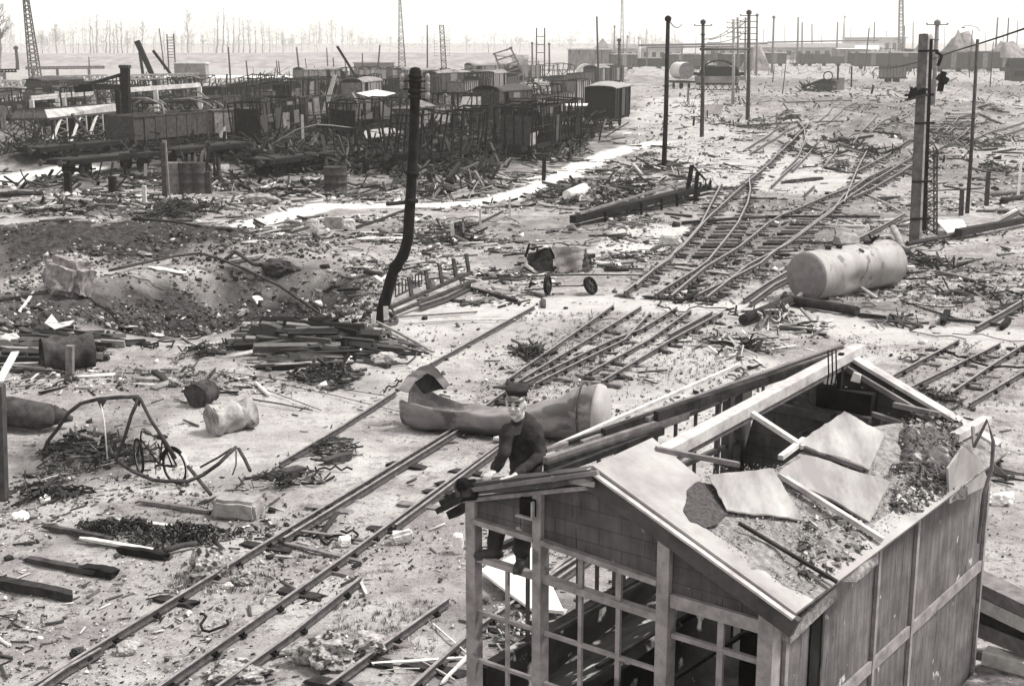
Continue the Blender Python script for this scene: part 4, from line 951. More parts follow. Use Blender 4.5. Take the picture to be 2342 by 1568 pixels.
sheet([(688, 262), (694, 262), (696, 318), (690, 320)], (99, 99, 99, 99), 'narrow white board on the burnt block', concl)
sheet([(500, 300), (516, 288), (520, 318), (502, 316)], (105, 105, 104, 104), 'triangular pale sheet behind the flat wagons', conc)
sheet([(603, 264), (650, 258), (664, 275), (612, 282)], (108, 110, 107, 105), 'dark roofing sheet on the burnt block', iron)
sheet([(1602, 240), (1655, 240), (1650, 262), (1608, 262)], (150, 150, 149, 149), 'ragged pale plate under the arched wagon', plate)
sheet([(1292, 237), (1345, 238), (1342, 243), (1294, 243)], (115, 115, 113, 113), 'flat pale strip roof between wagons by the white path', sheetl)
sheet([(1315, 213), (1348, 213), (1345, 232), (1318, 232)], (150, 150, 149, 149), 'pale round basin like tub on the wagons ahead', sheetl)
def drum(px, py, r, h, label, m, tilt=(0, 0, 1), name='drum', n=20, dz=0, open_=True):
    b = G(px, py, dz); ax = Vector(tilt).normalized(); o = thing(name, label, 'drum', tuple(b))
    pr = [(r, 0), (r*1.03, h*.02), (r, h*.04), (r, h*.33), (r*1.03, h*.34), (r, h*.36), (r, h*.66), (r*1.03, h*.67), (r, h*.69), (r, h*.97), (r*1.03, h*.99), (r, h)]
    if open_: pr += [(r*.94, h), (r*.93, h*.08)]
    MB().lathe(b, pr, n, ax).build('shell', m, o); return o
drum(768, 436, .65, 1.35, 'upright dark drum at the edge of the wreck field left of the leaning pole', iron)
for i, x in enumerate((402, 430, 455)): drum(x, 442, .42+.05*(i % 2), 1.7, 'upright dark oil drum in front of the charred planks', iron if i else ironmid, name='drum')['group'] = 'upright drums before the charred planks'
o = thing('plank_stack', 'dense row of upright charred planks in the burnt strip at left', 'planks', tuple(G(460, 420)))
for i in range(26):
    p = G(420+i*3.6, 438-i*.9, -.1); MB().rbar(p, p+Vector((rnd.gauss(0, .28), rnd.gauss(0, .2), rnd.uniform(.8, 2.3))), rnd.uniform(.1, .2), .05, i).build('plank', wdark if rnd.random() < .75 else ironmid, o)
for px, py, h, wv, m, lb in [(330, 462, .85, .22, concl, 'white footed square post at the left of the drums'), (378, 452, 2.9, .26, iron, 'tall dark post before the drums'), (384, 448, 3.0, .22, wmid, 'slim grey post beside the tall dark post'), (478, 442, 1.2, .3, iron, 'short thick post by the plank stack'), (156, 438, 1.1, .35, soot, 'spool shaped stump in the left path clearing'), (258, 440, .9, .4, soot, 'dark bollard in front of the flat wagon'), (1036, 548, .7, .16, concl, 'small white post beside the wreck in the centre'), (1100, 528, 1.0, .09, wlight, 'pale forked stake beside the small white post'), (1166, 498, 1.0, .12, wlight, 'upright pale stake below the white path'),
        (1049, 440, .8, .12, white, 'small white post right of the leaning pole'), (2256, 470, 1.75, .19, iron, 'capped dark post by the thin white post'), (2198, 492, 1.25, .19, iron, 'short stout post at the foot of the plain dark pole'), (2328, 452, 1.9, .12, white, 'thin white post at the right edge'), (1573, 232, 2.0, .3, ironmid, 'lone leaning post before the tank wagon'), (1243, 412, 1.4, .25, soot, 'short dark post standing in the white path')]:
    b = G(px, py); o = MB().bar(b-Vector((0, 0, .2)), b+Vector((rnd.uniform(-.05, .05), 0, h)), wv, wv, wv*.9, wv*.9).build('post', m, None, b); tag(o, lb, 'post', None)
# ruined concrete frame pieces left of path
def blockp(px, py, sx, sy, sz, rz, label, m=conc, name='concrete_block', cat='block', tilt=0., ch=.1, seed=1, rx=0., dz=0):
    b = G(px, py, dz); rr = random.Random(seed); import bmesh
    me = bpy.data.meshes.new(name); bm = bmesh.new(); bmesh.ops.create_cube(bm, size=1); bmesh.ops.scale(bm, vec=(sx, sy, sz), verts=bm.verts)
    bmesh.ops.bevel(bm, geom=bm.edges[:], offset=min(sx, sy, sz)*ch, segments=2, affect='EDGES'); bmesh.ops.subdivide_edges(bm, edges=bm.edges[:], cuts=4, use_grid_fill=True)
    from mathutils import noise
    for v in bm.verts:
        n_ = noise.noise_vector(v.co*2.3/max(sx, .3)+Vector((seed, 0, 0))); v.co += n_*min(sx, sy, sz)*.13+noise.noise_vector(v.co*9/max(sx, .3)+Vector((seed, 5, 0)))*min(sx, sy, sz)*.05
    bm.to_mesh(me); bm.free(); me.materials.append(m); o = bpy.data.objects.new(name, me); C.objects.link(o); o.location = b+Vector((0, 0, sz*.42)); o.rotation_euler = (R(rx), R(tilt), R(rz)); return tag(o, label, cat)

# ------------------------------------------------------------------ leaning pole in the centre
o = thing('leaning_pole', 'tall charred cable pole with a sharp bend near its foot, centre of the view', 'pole', tuple(G(872, 735)))
d = G(872, 735).y; pp = [(874, 752), (868, 728), (880, 690), (893, 640), (903, 612), (922, 582), (933, 545), (937, 480), (943, 400), (947, 300), (950, 160)]
pp = [(878, 760), (868, 738), (874, 712), (880, 690), (886, 668), (894, 640), (899, 622), (904, 612), (913, 598), (921, 586), (928, 566), (933, 545), (935, 515), (937, 480), (940, 440), (942, 400), (945, 350), (947, 300), (949, 230), (950, 160)]
s = MB(); s.tube([V(x, y, d) for x, y in pp], [.22, .20, .165, .18, .16, .175, .15, .19, .155, .17, .155, .16, .158, .155, .15, .148, .146, .144, .142, .14], 12); s.build('shaft', soot, o)
ax = Vector((.03, 0, 1)).normalized(); top = V(950, 160, d)
MB().lathe(top, [(.15, -.5), (.17, -.48), (.17, -.05), (.13, .05), (.02, .08)], 12, ax).build('cap', soot, o)
for yy in (178, 190, 214, 226, 400, 462): p = V(950-(yy-160)*.03, yy, d); MB().lathe(p, [(.2 if yy > 300 else .18, 0), (.2, .05), (.18, .1)], 12, ax).build('band', soot, o)
for yy, sx in ((186, 1), (186, -1), (202, 1), (204, -1), (210, 1), (227, 1)):
    p = V(949, yy, d); a = MB().bar(p, p+Vector((sx*.36, -.05, .0)), .035).build('bracket', soot, o)
    q = p+Vector((sx*.36, -.05, 0)); MB().lathe(q, [(.02, 0), (.07, .02), (.06, .1), (.075, .12), (.05, .2), (.01, .22)], 10).build('insulator', conc, a)
MB().bar(V(885, 467, d-.4), V(948, 461, d+.1), .13, .1).build('stub_arm', wdark, o)
s = MB(); s.bar(V(856, 712, d-.3), V(852, 762, d-.5), .12, .05); s.bar(V(882, 700, d-.3), V(884, 748, d-.4), .14, .05); s.build('splinter', wlight, o)
s = MB(); s.ring(G(868, 738, .12), (.15, -.25, 1), .5, .07, 24, 7, 1.2, 5.2); s.ring(G(868, 738, .3), (.2, -.35, 1), .46, .03, 24, 6, 1.6, 4.8); tag(s.build('pole_socket', iron, None, G(872, 742)), 'broken half ring of iron around the foot of the leaning pole', 'socket')
# fallen footbridge rail beside it
o = thing('fallen_railing', 'toppled iron railing lying right of the leaning pole foot', 'railing', tuple(G(980, 715)))
s = MB(); a = G(892, 722, .25); b = G(1078, 656, .5); s.bar(a, b, .12, .1); s.bar(a+Vector((.1, -.5, -.1)), b+Vector((.1, -.5, -.2)), .1, .1); s.build('long_bars', iron, o)
for f in (.25, .45, .62, .8, .97): p = a.lerp(b, f); MB().bar(p, p+Vector((-.1, .1, .65)), .12, .07).build('upright', iron, o)
s = MB(); a = G(905, 700, .3); b = G(965, 668, .3)
for i in range(9): p = a.lerp(b, i/8); s.bar(p, p+Vector((0, .05, .4)), .04)
s.bar(a, b, .05); s.build('pickets', iron, o)

# ------------------------------------------------------------------ tall signal mast at right with crooked box, lattice column
d = G(2090, 552).y; b = G(2090, 556); t = V(2112, 78, d)
o = thing('signal_mast', 'tall twin profile steel mast with a shattered box on it, right side', 'mast', tuple(b))
MB().bar(b, t, .34, .3, .30, .26).build('main_profile', mat('mast_steel', .04, .12, 4, .8, .3), o)
off = Vector((.42, .15, 0)); MB().bar(b+off+Vector((0, 0, .5)), t+off*.8-Vector((0, 0, .2)), .14, .18).build('dark_profile', soot, o)
MB().bar(b+off*.62-Vector((0, .02, 0)), t+off*.5-Vector((0, 0, .1)), .09, .2).build('light_profile', concl, o)
ax = (t-b)
for f in (.12, .3, .58, .92): p = b.lerp(t, f); MB().bar(p+Vector((-.22, -.16, 0)), p+Vector((.6, -.1, .02)), .1, .08).build('clamp', soot, o)
p = b.lerp(t, .705); MB().bar(p+Vector((-.65, -.2, -.12)), p+Vector((.2, -.25, .1)), .35, .09).build('platform', iron, o)
s = MB()
for i in range(14): q = p+Vector((rnd.uniform(-.5, .2), -.2, rnd.uniform(0, .35))); s.bar(q, q+Vector((rnd.uniform(-.3, .3), rnd.uniform(-.2, .1), rnd.uniform(-.1, .15))), .09)
s.bar(p+Vector((-.5, -.2, .1)), p+Vector((.1, -.2, .25)), .3, .22); s.build('broken_box', soot, o)
s = MB(); q = b.lerp(t, .80)+Vector((.75, .2, 0)); s.bar(q, q+Vector((.35, 0, -.2)), .4, .25); s.bar(q+Vector((.2, 0, .2)), q+Vector((.1, 0, -.6)), .2, .2); s.build('side_box', soot, o)
q = b.lerp(t, .88); MB().tube([q+Vector((.5, -.1, .3)), q+Vector((.75, -.1, .15)), q+Vector((.62, -.1, -.25))], .07, 6).build('elbow', soot, o)
s = MB(); q = b.lerp(t, .33); s.tube([q+Vector((-.2, -.1, 0)), q+Vector((-.55, -.1, .1)), q+Vector((-.6, -.1, -.1))], .03, 6); s.build('hook', iron, o)
b = G(2128, 536); t = V(2128, 345, b.y)
o = thing('lattice_column', 'riveted lattice column with broken top standing right of the signal mast', 'column', tuple(b))
s = MB(); n = 12; prev = None
for i in range(n+1):
    c = b.lerp(t, i/n); q = [c+Vector((a*.22, e*.22, 0)) for a, e in ((-1, -1), (1, -1), (1, 1), (-1, 1))]
    if prev:
        for k in range(4):
            if not (i > n-2 and k == 0): s.bar(prev[k], q[k], .045)
            s.bar(prev[k], q[(k+1) % 4], .025); s.bar(prev[(k+1) % 4], q[k], .025)
    prev = q
s.build('lattice', iron, o)
s = MB(); c = t-Vector((0, 0, .2)); s.tube([c+Vector((-.2, 0, -.5)), c+Vector((-.18, 0, .3)), c+Vector((.1, 0, .5)), c+Vector((.32, 0, .2)), c+Vector((.34, 0, -.7))], .04, 6); s.build('bent_top', iron, o)
b = G(2074, 572, .25); e = G(2240, 535, .2)
cable([b, G(2160, 549, .15), e], .1, 'long iron beam running right from the signal mast foot', iron, 'beam', 'beam')
o = MB().bar(G(2190, 548, .3), G(2360, 515, .3), .35, .3, .25, .25).build('fallen_pole', wdark, None, G(2190, 548)); tag(o, 'thick charred pole lying out to the right edge by the signal mast', 'pole')
o = MB().slab([G(2140, 524, .35), G(2200, 528, .45), G(2212, 540, .25), G(2166, 545, .2)], .06).build('bent_sheet', white, None, G(2160, 535)); tag(o, 'crumpled white sheet by the foot of the lattice column', 'sheet')

# ------------------------------------------------------------------ right tank
def rot_to(dv):
    x = Vector(dv).normalized(); y = Vector((0, 0, 1)).cross(x).normalized(); z = x.cross(y); return Matrix((x, y, z)).transposed()
a = G(1843, 684); az = R(51); r = .80; Lk = 4.25
o = local('steel_tank', 'pale cylindrical steel tank with a dented side lying on the rails at right', 'tank', tuple(a), math.pi/2-az)
nr, ns = 34, 56; vs = []; fs = []
for i in range(ns+1):
    x = Lk*i/ns
    for k in range(nr*2):
        an = math.pi*k/nr; y = math.cos(an); z = math.sin(an); rr_ = r
        dn = math.exp(-(((x-1.75)/.62)**2))*math.exp(-(((math.atan2(z, -y))+.35)/.42)**2)*.22 + math.exp(-(((x-3.1)/.7)**2))*math.exp(-(((math.atan2(z, -y))+.6)/.6)**2)*.18
        rr_ -= dn; vs.append((x, y*rr_, z*rr_+r-.06))
m2 = nr*2
for i in range(ns):
    for k in range(m2): fs.append((i*m2+k, i*m2+(k+1) % m2, (i+1)*m2+(k+1) % m2, (i+1)*m2+k))
# near end faces -x; -y side is the right side seen from the camera
s = MB(); s.add(vs, [f[::-1] for f in fs], True); s.build('shell', tankm, o)
MB().lathe((0, 0, r-.06), [(r, 0), (r*.995, .03), (r*.93, .10), (r*.6, .17), (.02, .2)], 44, (-1, 0, 0)).build('near_end', mat('tank_end_shaded_grey', .13, .2, 5, .8, .3), o)  # near end painted darker than the shell, as the side away from the light
MB().lathe((Lk, 0, r-.06), [(r, 0), (r*.99, .05), (r*.9, .14), (r*.5, .22), (.02, .25)], 44, (1, 0, 0)).build('far_end', tankm, o)
for x, y in ((.95, -.05), (1.45, -.1), (2.9, -.1), (3.2, .1)):
    MB().lathe((x, y, 2*r-.1), [(.1, 0), (.1, .12), (.14, .12), (.14, .17), (.06, .17)], 12).build('flange', iron, o)
s = MB()
for i in range(6): s.bar((3.0+.05*i, -.1, 2*r-.05), (2.9+rnd.uniform(0, .4), rnd.uniform(-.4, .3), 2*r+rnd.uniform(.05, .25)), .05)
s.build('torn_fittings', soot, o); MB().lathe((2.2, -.42, 2*r-.2), [(.1, 0), (.11, .03), (.01, .03)], 10, (0, -.5, .86)).build('plug', iron, o)
for px, py, qx, qy, m, lb in [(2040, 560, 2062, 582, conc, 'bent pale pipe elbow behind the tank'), (2030, 590, 2075, 588, wdark, 'short dark beam behind the tank')]:
    o = MB().tube([G(px, py, .7), G((px+qx)/2, py+8, .5), G(qx, qy, .2)], .14, 10).build('pipe_elbow', m, None, G(px, py)); tag(o, lb, 'pipe')
o = MB().bar(G(1822, 690, .1), G(1852, 676, .35), .12, .1).build('rail_piece', concl, None, G(1822, 690)); tag(o, 'short pale bar propped on the near end of the pale tank', 'bar')
o = MB().rock(G(1938, 560, .15), .55, 5).build('lump', conc, None, G(1938, 560)); tag(o, 'rounded grey lump right behind the pale tank', 'lump')

# ------------------------------------------------------------------ bent tank (torn open boat shape)
a = G(935, 972); b = G(1352, 1006); dv = b-a; dv.z = 0; Lb = dv.length; az_ = math.atan2(dv.y, dv.x)
o = local('bent_tank', 'long bent tank torn open like a boat, lying across the rails behind the seated man', 'tank', (a.x, a.y, hz1(a.x, a.y)), az_)
NS, NR = 70, 48; vs = []; fs = []
def lerp_tab(t, tab):
    for (t0, v0), (t1, v1) in zip(tab, tab[1:]):
        if t <= t1: f = (t-t0)/(t1-t0); f = f*f*(3-2*f); return v0+(v1-v0)*f
    return tab[-1][1]
topT = [(0, .92), (.04, 1.06), (.1, 1.0), (.2, .90), (.33, .80), (.48, .74), (.6, .78), (.76, .96), (.9, 1.14), (1, 1.2)]
widT = [(0, .34), (.03, .44), (.12, .46), (.35, .36), (.55, .38), (.8, .54), (1, .60)]
botT = [(0, .10), (.03, .03), (.1, .0), (1, 0)]
sagT = [(0, 1.0), (.14, .95), (.3, .6), (.45, .4), (.6, .35), (.8, .2), (.92, .04), (1, 0)]
for i in range(NS+1):
    t = i/NS; x = -.18+(Lb+.3)*t; tp = lerp_tab(t, topT); wd = lerp_tab(t, widT); bt = lerp_tab(t, botT); sg = lerp_tab(t, sagT)
    if t < .05: x += .10*(1-t/.05)
    for k in range(NR):
        an = 2*math.pi*k/NR; y = math.cos(an); z = math.sin(an); bx_ = .72+.28*t; y = math.copysign(abs(y)**bx_, y); z = math.copysign(abs(z)**bx_, z)
        hh = (tp-bt)/2; zz_ = bt+hh*(1+z)
        if z > 0 and sg > 0:
            prof = max(0., 1-(y*y)**1.6)        # sunken centre between raised rims
            zz_ = bt+hh*(1+z*(1-sg*.0)) - sg*(hh*(1+z)-.10)*prof*min(1, z*2.2)
        back = .42*math.exp(-((t-.05)/.10)**2)*max(y, 0)*max(z, 0)
        yo = -.18*math.exp(-((t-.4)/.25)**2); vs.append((x, yo+y*wd*(1+.04*math.sin(t*21+an)), max(zz_+back, .02)+.012*math.sin(t*33+an*3)+.02*math.exp(-((t-.38)/.03)**2)*math.sin(an*5)))
for i in range(NS):
    for k in range(NR): fs.append((i*NR+k, i*NR+(k+1) % NR, (i+1)*NR+(k+1) % NR, (i+1)*NR+k))
fs.append(tuple(range(NR))[::-1])
s = MB(); s.add(vs, [f[::-1] for f in fs], True); s.build('shell', tankd, o)
x1 = -.18+Lb+.3; MB().lathe((x1-.02, 0, .60), [(.60, 0), (.605, .05), (.57, .15), (.42, .24), (.02, .28)], 40, (1, 0, 0)).build('end_cap', mat('tank_cap_lit', .22, .34, 1.5, .6, .2, .4, spots=.3, spot_v=.2), o)  # cap painted lighter than the shell, as the end facing the light
MB().ring((x1-.3, 0, .6), (1, 0, 0), .61, .02, 40, 5).build('weld_seam', iron, o)
s = MB(); s.slab([(-.20, -.10, .80), (-.10, .22, 1.02), (.14, .40, 1.20), (.34, .46, 1.26), (.52, .44, 1.16), (.82, .36, .86), (.72, .28, .78), (.48, .32, 1.02), (.33, .34, 1.08), (.12, .26, .98), (.0, .0, .72)], .05); s.build('curled_lip', tankd, o)
s = MB(); s.slab([(.06, .22, .90), (.33, .35, 1.09), (.49, .34, 1.03), (.70, .28, .80), (.3, .14, .68)], .03); s.build('hollow_shade_plate', soot, o)  # black plate stands in for the shade inside the curled lip
MB().lathe((.42, -.44, .55), [(.08, 0), (.06, .03), (.01, .03)], 9, (0, -1, .1)).build('hole', soot, o)
o = MB().slab([G(1140, 1006, .1), G(1128, 1012, .12), G(1190, 1020, .1), G(1195, 1012, .1)], .06).build('board', concl, None, G(1140, 1006)); tag(o, 'small pale board under the bent tank behind the man', 'board')

# ------------------------------------------------------------------ fallen signal post on the rails, mid centre right
a = G(1310, 520, .35); b = G(1622, 452, .55)
o = thing('fallen_signal', 'long fallen signal post with a cranked bracket, lying across the middle rails', 'signal', tuple(a))
MB().bar(a, b, .34, .34, .26, .26).build('post', soot, o); MB().bar(a+Vector((.1, .38, .02)), b+Vector((-.6, .3, 0)), .14, .3, .12, .24).build('side_channel', iron, o); MB().bar(a+Vector((0, -.12, -.3)), b+Vector((0, -.1, -.3)), .14, .1).build('lower_rail', soot, o)
MB().bar(a+Vector((.3, .2, .25)), b+Vector((-1.2, .2, .3)), .12, .1).build('upper_rail', ironmid, o)
p = a.lerp(b, .86); s = MB(); s.bar(p+Vector((-.35, 0, -.4)), p+Vector((-.1, 0, 1.35)), .22, .12); s.bar(p+Vector((-.1, 0, 1.35)), p+Vector((.65, 0, .55)), .16, .1); s.bar(p+Vector((.2, 0, 1.0)), p+Vector((.1, 0, -.45)), .2, .12); s.bar(p+Vector((-.3, 0, -.4)), p+Vector((.3, 0, -.5)), .3, .3); s.build('bracket', soot, o)
s = MB()
for i in range(18): q = a.lerp(b, rnd.uniform(.86, 1)); s.bar(q, q+Vector((rnd.uniform(-.3, .4), rnd.uniform(-.2, .2), rnd.uniform(-.3, .4))), .08)
s.build('torn_end', soot, o)
for f in (.2, .45, .6, .72): q = a.lerp(b, f); MB().bar(q+Vector((0, -.35, .1)), q+Vector((.05, -.3, -.7)), .12, .08).build('clamp', soot, o)
o = MB().tube([G(1296, 462, .35), G(1336, 449, .45)], .26, 12).build('white_cylinder', white, None, G(1296, 462)); tag(o, 'short white cylinder on the scrap beside the fallen signal post', 'cylinder')
# scrap sheet cabinet and wheelset
a = G(1292, 622); o = local('crumpled_cabinet', 'crumpled sheet iron cabinet with torn pale flap beside the loose wheels', 'cabinet', tuple(a), R(8))
def crump(P, amp, m, name, sd, th=.03, n=9):
    A, B_, C_, D_ = [Vector(p) for p in P]; vs = []; nn_ = (B_-A).cross(D_-A).normalized(); rr = random.Random(sd)
    for i in range(n+1):
        for j in range(n+1):
            u, v_ = i/n, j/n; q = A.lerp(B_, u).lerp(D_.lerp(C_, u), v_); e = rr.uniform(-.04, .04) if i in (0, n) or j in (0, n) else 0
            q = q+nn_*amp*(math.sin(u*7+sd+v_*3)+.7*abs(math.sin(u*3-v_*8+sd))+rr.uniform(-.25, .25))+(C_-A)*e; vs.append(q)
    fs = [(i*(n+1)+j, (i+1)*(n+1)+j, (i+1)*(n+1)+j+1, i*(n+1)+j+1) for i in range(n) for j in range(n)]; k = len(vs); vs += [q-nn_*th for q in vs]
    s = MB(); s.add(vs, fs+[tuple(x+k for x in f[::-1]) for f in fs]); return s.build(name, m, o)
crump([(-.30, -.1, .0), (.55, -.2, .10), (.78, .15, .82), (-.48, .05, .95)], .05, plate, 'front_sheet', 1)
crump([(-.40, .05, .0), (-1.25, .8, .05), (-1.15, 1.0, .55), (-.48, .1, .92)], .06, iron, 'side_sheet', 2)
crump([(-1.2, .9, .35), (-.42, .1, .85), (-.1, .9, .5), (-1.0, 1.5, .25)], .08, soot, 'top_sheet', 3)
crump([(.5, -.15, .0), (1.1, .3, .0), (1.0, .5, .45), (.74, .2, .8)], .06, iron, 'bent_sheet', 4)
crump([(-1.6, .1, .38), (-1.35, .0, .32), (-1.0, .0, .0), (-1.15, .05, .0)], .02, white, 'torn_flap', 5)
s = MB()
for i in range(26): p = Vector((rnd.uniform(-1.5, .4), rnd.uniform(.1, 1.4), rnd.uniform(0, .7))); s.bar(p, p+Vector((rnd.gauss(0, .4), rnd.gauss(0, .3), rnd.gauss(0, .2))), .06)
s.build('tangle', soot, o)
a = G(1350, 672); c = a+Vector((0, 0, .28)); c2 = G(1252, 672, .3)
o = thing('cart_wheels', 'pair of loose spoked cart wheels on a thin axle', 'wheels', tuple(a))
for cc, ax in ((c, Vector((.75, -.55, .5))), (c2, Vector((1, -.35, .05)))):
    w_ = MB().lathe(cc, [(.3, -.05), (.31, 0), (.3, .06), (.25, .06), (.25, -.05)], 24, ax, False).build('rim', soot, o); s = MB(); x, z = basis(ax)
    for k in range(6): an = math.pi*k/6; v = (x*math.cos(an)+z*math.sin(an))*.26; s.bar(cc-v, cc+v, .035)
    s.lathe(cc, [(.06, -.07), (.06, .08)], 10, ax); s.build('spokes', iron, w_)
MB().tube([c, c2+Vector((0, 0, -.05))], .022, 6).build('axle', iron, o)

# ------------------------------------------------------------------ ruined hut in the foreground
HA = R(37.5); LV = Vector((math.sin(HA), math.cos(HA), 0)); WV = Vector((math.cos(HA), -math.sin(HA), 0)); EYE = Vector((0, 0, HC))
OH = Vector((-.3228, 10.45, 0))
def _pl(px, py, P0, N): d = ray(px, py); t = (P0-EYE).dot(N)/d.dot(N); return EYE+d*t
def loc_(p): r_ = p-OH; return Vector((r_.dot(WV), r_.dot(LV), p.z))
def wor_(s_, l_, z_): return OH+WV*s_+LV*l_+Vector((0, 0, z_))
def pf(px, py, l=0.): return loc_(_pl(px, py, OH+LV*l, LV))
def ps(px, py, s_): return loc_(_pl(px, py, OH+WV*s_, WV))
RS = .428; AS, AZ = 1.234, 4.822
def pr(px, py, dz=0.):
    N = Vector((RS, 0, 1)); Nw = WV*N.x+Vector((0, 0, 1)); return loc_(_pl(px, py, wor_(AS, 0, AZ+dz), Nw))
def _wall(wallm, c1, c2, cm, rh):
    wallm.use_nodes = True; N = wallm.node_tree.nodes; K = wallm.node_tree.links; b = N['Principled BSDF']; b.inputs['Roughness'].default_value = .95
    tc = N.new('ShaderNodeTexCoord'); sp = N.new('ShaderNodeSeparateXYZ'); K.new(tc.outputs['Object'], sp.inputs[0]); ad = N.new('ShaderNodeMath'); ad.operation = 'ADD'; K.new(sp.outputs[0], ad.inputs[0]); K.new(sp.outputs[1], ad.inputs[1])
    cb = N.new('ShaderNodeCombineXYZ'); K.new(ad.outputs[0], cb.inputs[0]); K.new(sp.outputs[2], cb.inputs[1])
    br = N.new('ShaderNodeTexBrick'); br.inputs['Scale'].default_value = 1; br.inputs['Brick Width'].default_value = .42; br.inputs['Row Height'].default_value = rh; br.inputs['Mortar Size'].default_value = .006
    br.inputs['Color1'].default_value = tint(c1); br.inputs['Color2'].default_value = tint(c2); br.inputs['Mortar'].default_value = tint(cm); K.new(cb.outputs[0], br.inputs['Vector'])
    no = N.new('ShaderNodeTexNoise'); no.inputs['Scale'].default_value = 3; no.inputs['Detail'].default_value = 8; K.new(tc.outputs['Object'], no.inputs['Vector'])
    mp = N.new('ShaderNodeMapping'); mp.inputs['Scale'].default_value = (9, 9, .9); K.new(tc.outputs['Object'], mp.inputs[0]); n2 = N.new('ShaderNodeTexNoise'); n2.inputs['Scale'].default_value = 1.6; n2.inputs['Detail'].default_value = 6; K.new(mp.outputs[0], n2.inputs['Vector'])
    r = N.new('ShaderNodeMapRange'); r.inputs[1].default_value = .3; r.inputs[2].default_value = .7; r.inputs[3].default_value = .55; r.inputs[4].default_value = 1.5; K.new(no.outputs[0], r.inputs[0])
    r2 = N.new('ShaderNodeMapRange'); r2.inputs[1].default_value = .35; r2.inputs[2].default_value = .65; r2.inputs[3].default_value = .8; r2.inputs[4].default_value = 1.2; K.new(n2.outputs[0], r2.inputs[0])
    m1 = N.new('ShaderNodeMath'); m1.operation = 'MULTIPLY'; K.new(r.outputs[0], m1.inputs[0]); K.new(r2.outputs[0], m1.inputs[1])
    v = N.new('ShaderNodeVectorMath'); v.operation = 'SCALE'; K.new(br.outputs[0], v.inputs[0]); K.new(m1.outputs[0], v.inputs['Scale'])
    n3 = N.new('ShaderNodeTexNoise'); n3.inputs['Scale'].default_value = 4.5; n3.inputs['Detail'].default_value = 5; K.new(tc.outputs['Object'], n3.inputs['Vector'])
    r3 = N.new('ShaderNodeValToRGB'); r3.color_ramp.elements[0].position = .66; r3.color_ramp.elements[1].position = .70; K.new(n3.outputs[0], r3.inputs[0])
    mx = N.new('ShaderNodeMix'); mx.data_type = 'RGBA'; K.new(r3.outputs[0], mx.inputs[0]); K.new(v.outputs[0], mx.inputs[6]); mx.inputs[7].default_value = tint(.4); K.new(mx.outputs[2], b.inputs['Base Color'])
    n6 = N.new('ShaderNodeTexNoise'); n6.inputs['Scale'].default_value = 7.5; n6.inputs['Detail'].default_value = 3; K.new(mp.outputs[0], n6.inputs['Vector']); n6.inputs['Scale'].default_value = 3.2
    r6 = N.new('ShaderNodeValToRGB'); r6.color_ramp.elements[0].position = .64; r6.color_ramp.elements[1].position = .68; K.new(n6.outputs[0], r6.inputs[0])
    m6 = N.new('ShaderNodeMix'); m6.data_type = 'RGBA'; K.new(r6.outputs[0], m6.inputs[0]); K.new(mx.outputs[2], m6.inputs[6]); m6.inputs[7].default_value = tint(.02); K.new(m6.outputs[2], b.inputs['Base Color'])
    bu = N.new('ShaderNodeBump'); bu.inputs['Strength'].default_value = .8; bu.inputs['Distance'].default_value = .02; K.new(m1.outputs[0], bu.inputs['Height']); K.new(bu.outputs[0], b.inputs['Normal'])
    return wallm
wallm = _wall(bpy.data.materials.new('block_wall'), .05, .062, .036, .135); sidem = _wall(bpy.data.materials.new('sunlit_panel_wall'), .085, .092, .074, 1.05)  # side wall colour made paler than the gable to paint in sunlight
postm = mat('grey_painted_steel', .13, .27, 7, .7, .25, .4, spots=.33, spot_v=.08)
postd = mat('dark_steel', .02, .06, 5, .7, .3, .4)
beamw = mat('weathered_ridge_board', .26, .5, 5, .9, .3, .2, spots=.3, spot_v=.25, stretch=(1, 1, 1))
roofsheet = mat('dusty_roof_sheet', .18, .36, 1.7, .8, .2, .3, spots=.33, spot_v=.28)
rough_roof = mat('rubble_covered_roof', .12, .32, 16, 1, 1., .1, spots=.38, spot_v=.1, spotscale=5)
hut = local('ruined_hut', 'small block walled hut with stripped roof and empty window frames, foreground right', 'hut', tuple(OH), -HA)
PW = .095
def post_(s0, l0, z0, z1, w_=PW, w2=None, m=postm, name='corner_post', out=0): w2 = w2 or w_; return MB().box((s0-w_/2, l0-w2/2, z0), (s0+w_/2, l0+w2/2, z1)).build(name, m, hut)
SR = 2.80; LR = 4.72
post_(0, 0, 0, 4.30, .10); post_(.70, 0, 0, 4.50, .085, .12); post_(1.885, 0, 0, 4.46, .105, .13); post_(SR-.06, .02, 0, 4.02, .12, .14)
# gable wall above the windows
g = [(0.05, 4.12), (1.885, 4.02), (1.885, 3.965), (SR, 3.96), (SR, AZ-RS*(SR-AS)-.07), (AS, AZ-.12), (0.05, 4.29)]
s = MB(); s.slab([(a_, -.01, b_) for a_, b_ in g], .10, (0, -1, 0)); s.build('gable_wall', wallm, hut)
def fbar(p, q, w_, h_, m=postm, name='window_rail', l0=0.0, dl=.05):
    return MB().bar((p[0], l0, p[1]), (q[0], l0, q[1]), dl, w_).build(name, m, hut)
def F(px, py): v = pf(px, py); return (v.x, v.z)
fbar((0.05, 4.115), (.66, 4.10), .045, 0, name='lintel', dl=.14); fbar((.745, 4.095), (1.83, 4.03), .045, 0, name='lintel', dl=.14)
MB().box((1.945, -.05, 3.86), (SR-.12, .08, 3.965)).build('lintel', postm, hut)
fbar((.05, 3.775), (.66, 3.765), .05, 0, dl=.07); fbar((.745, 3.765), (1.83, 3.735), .055, 0, dl=.08)
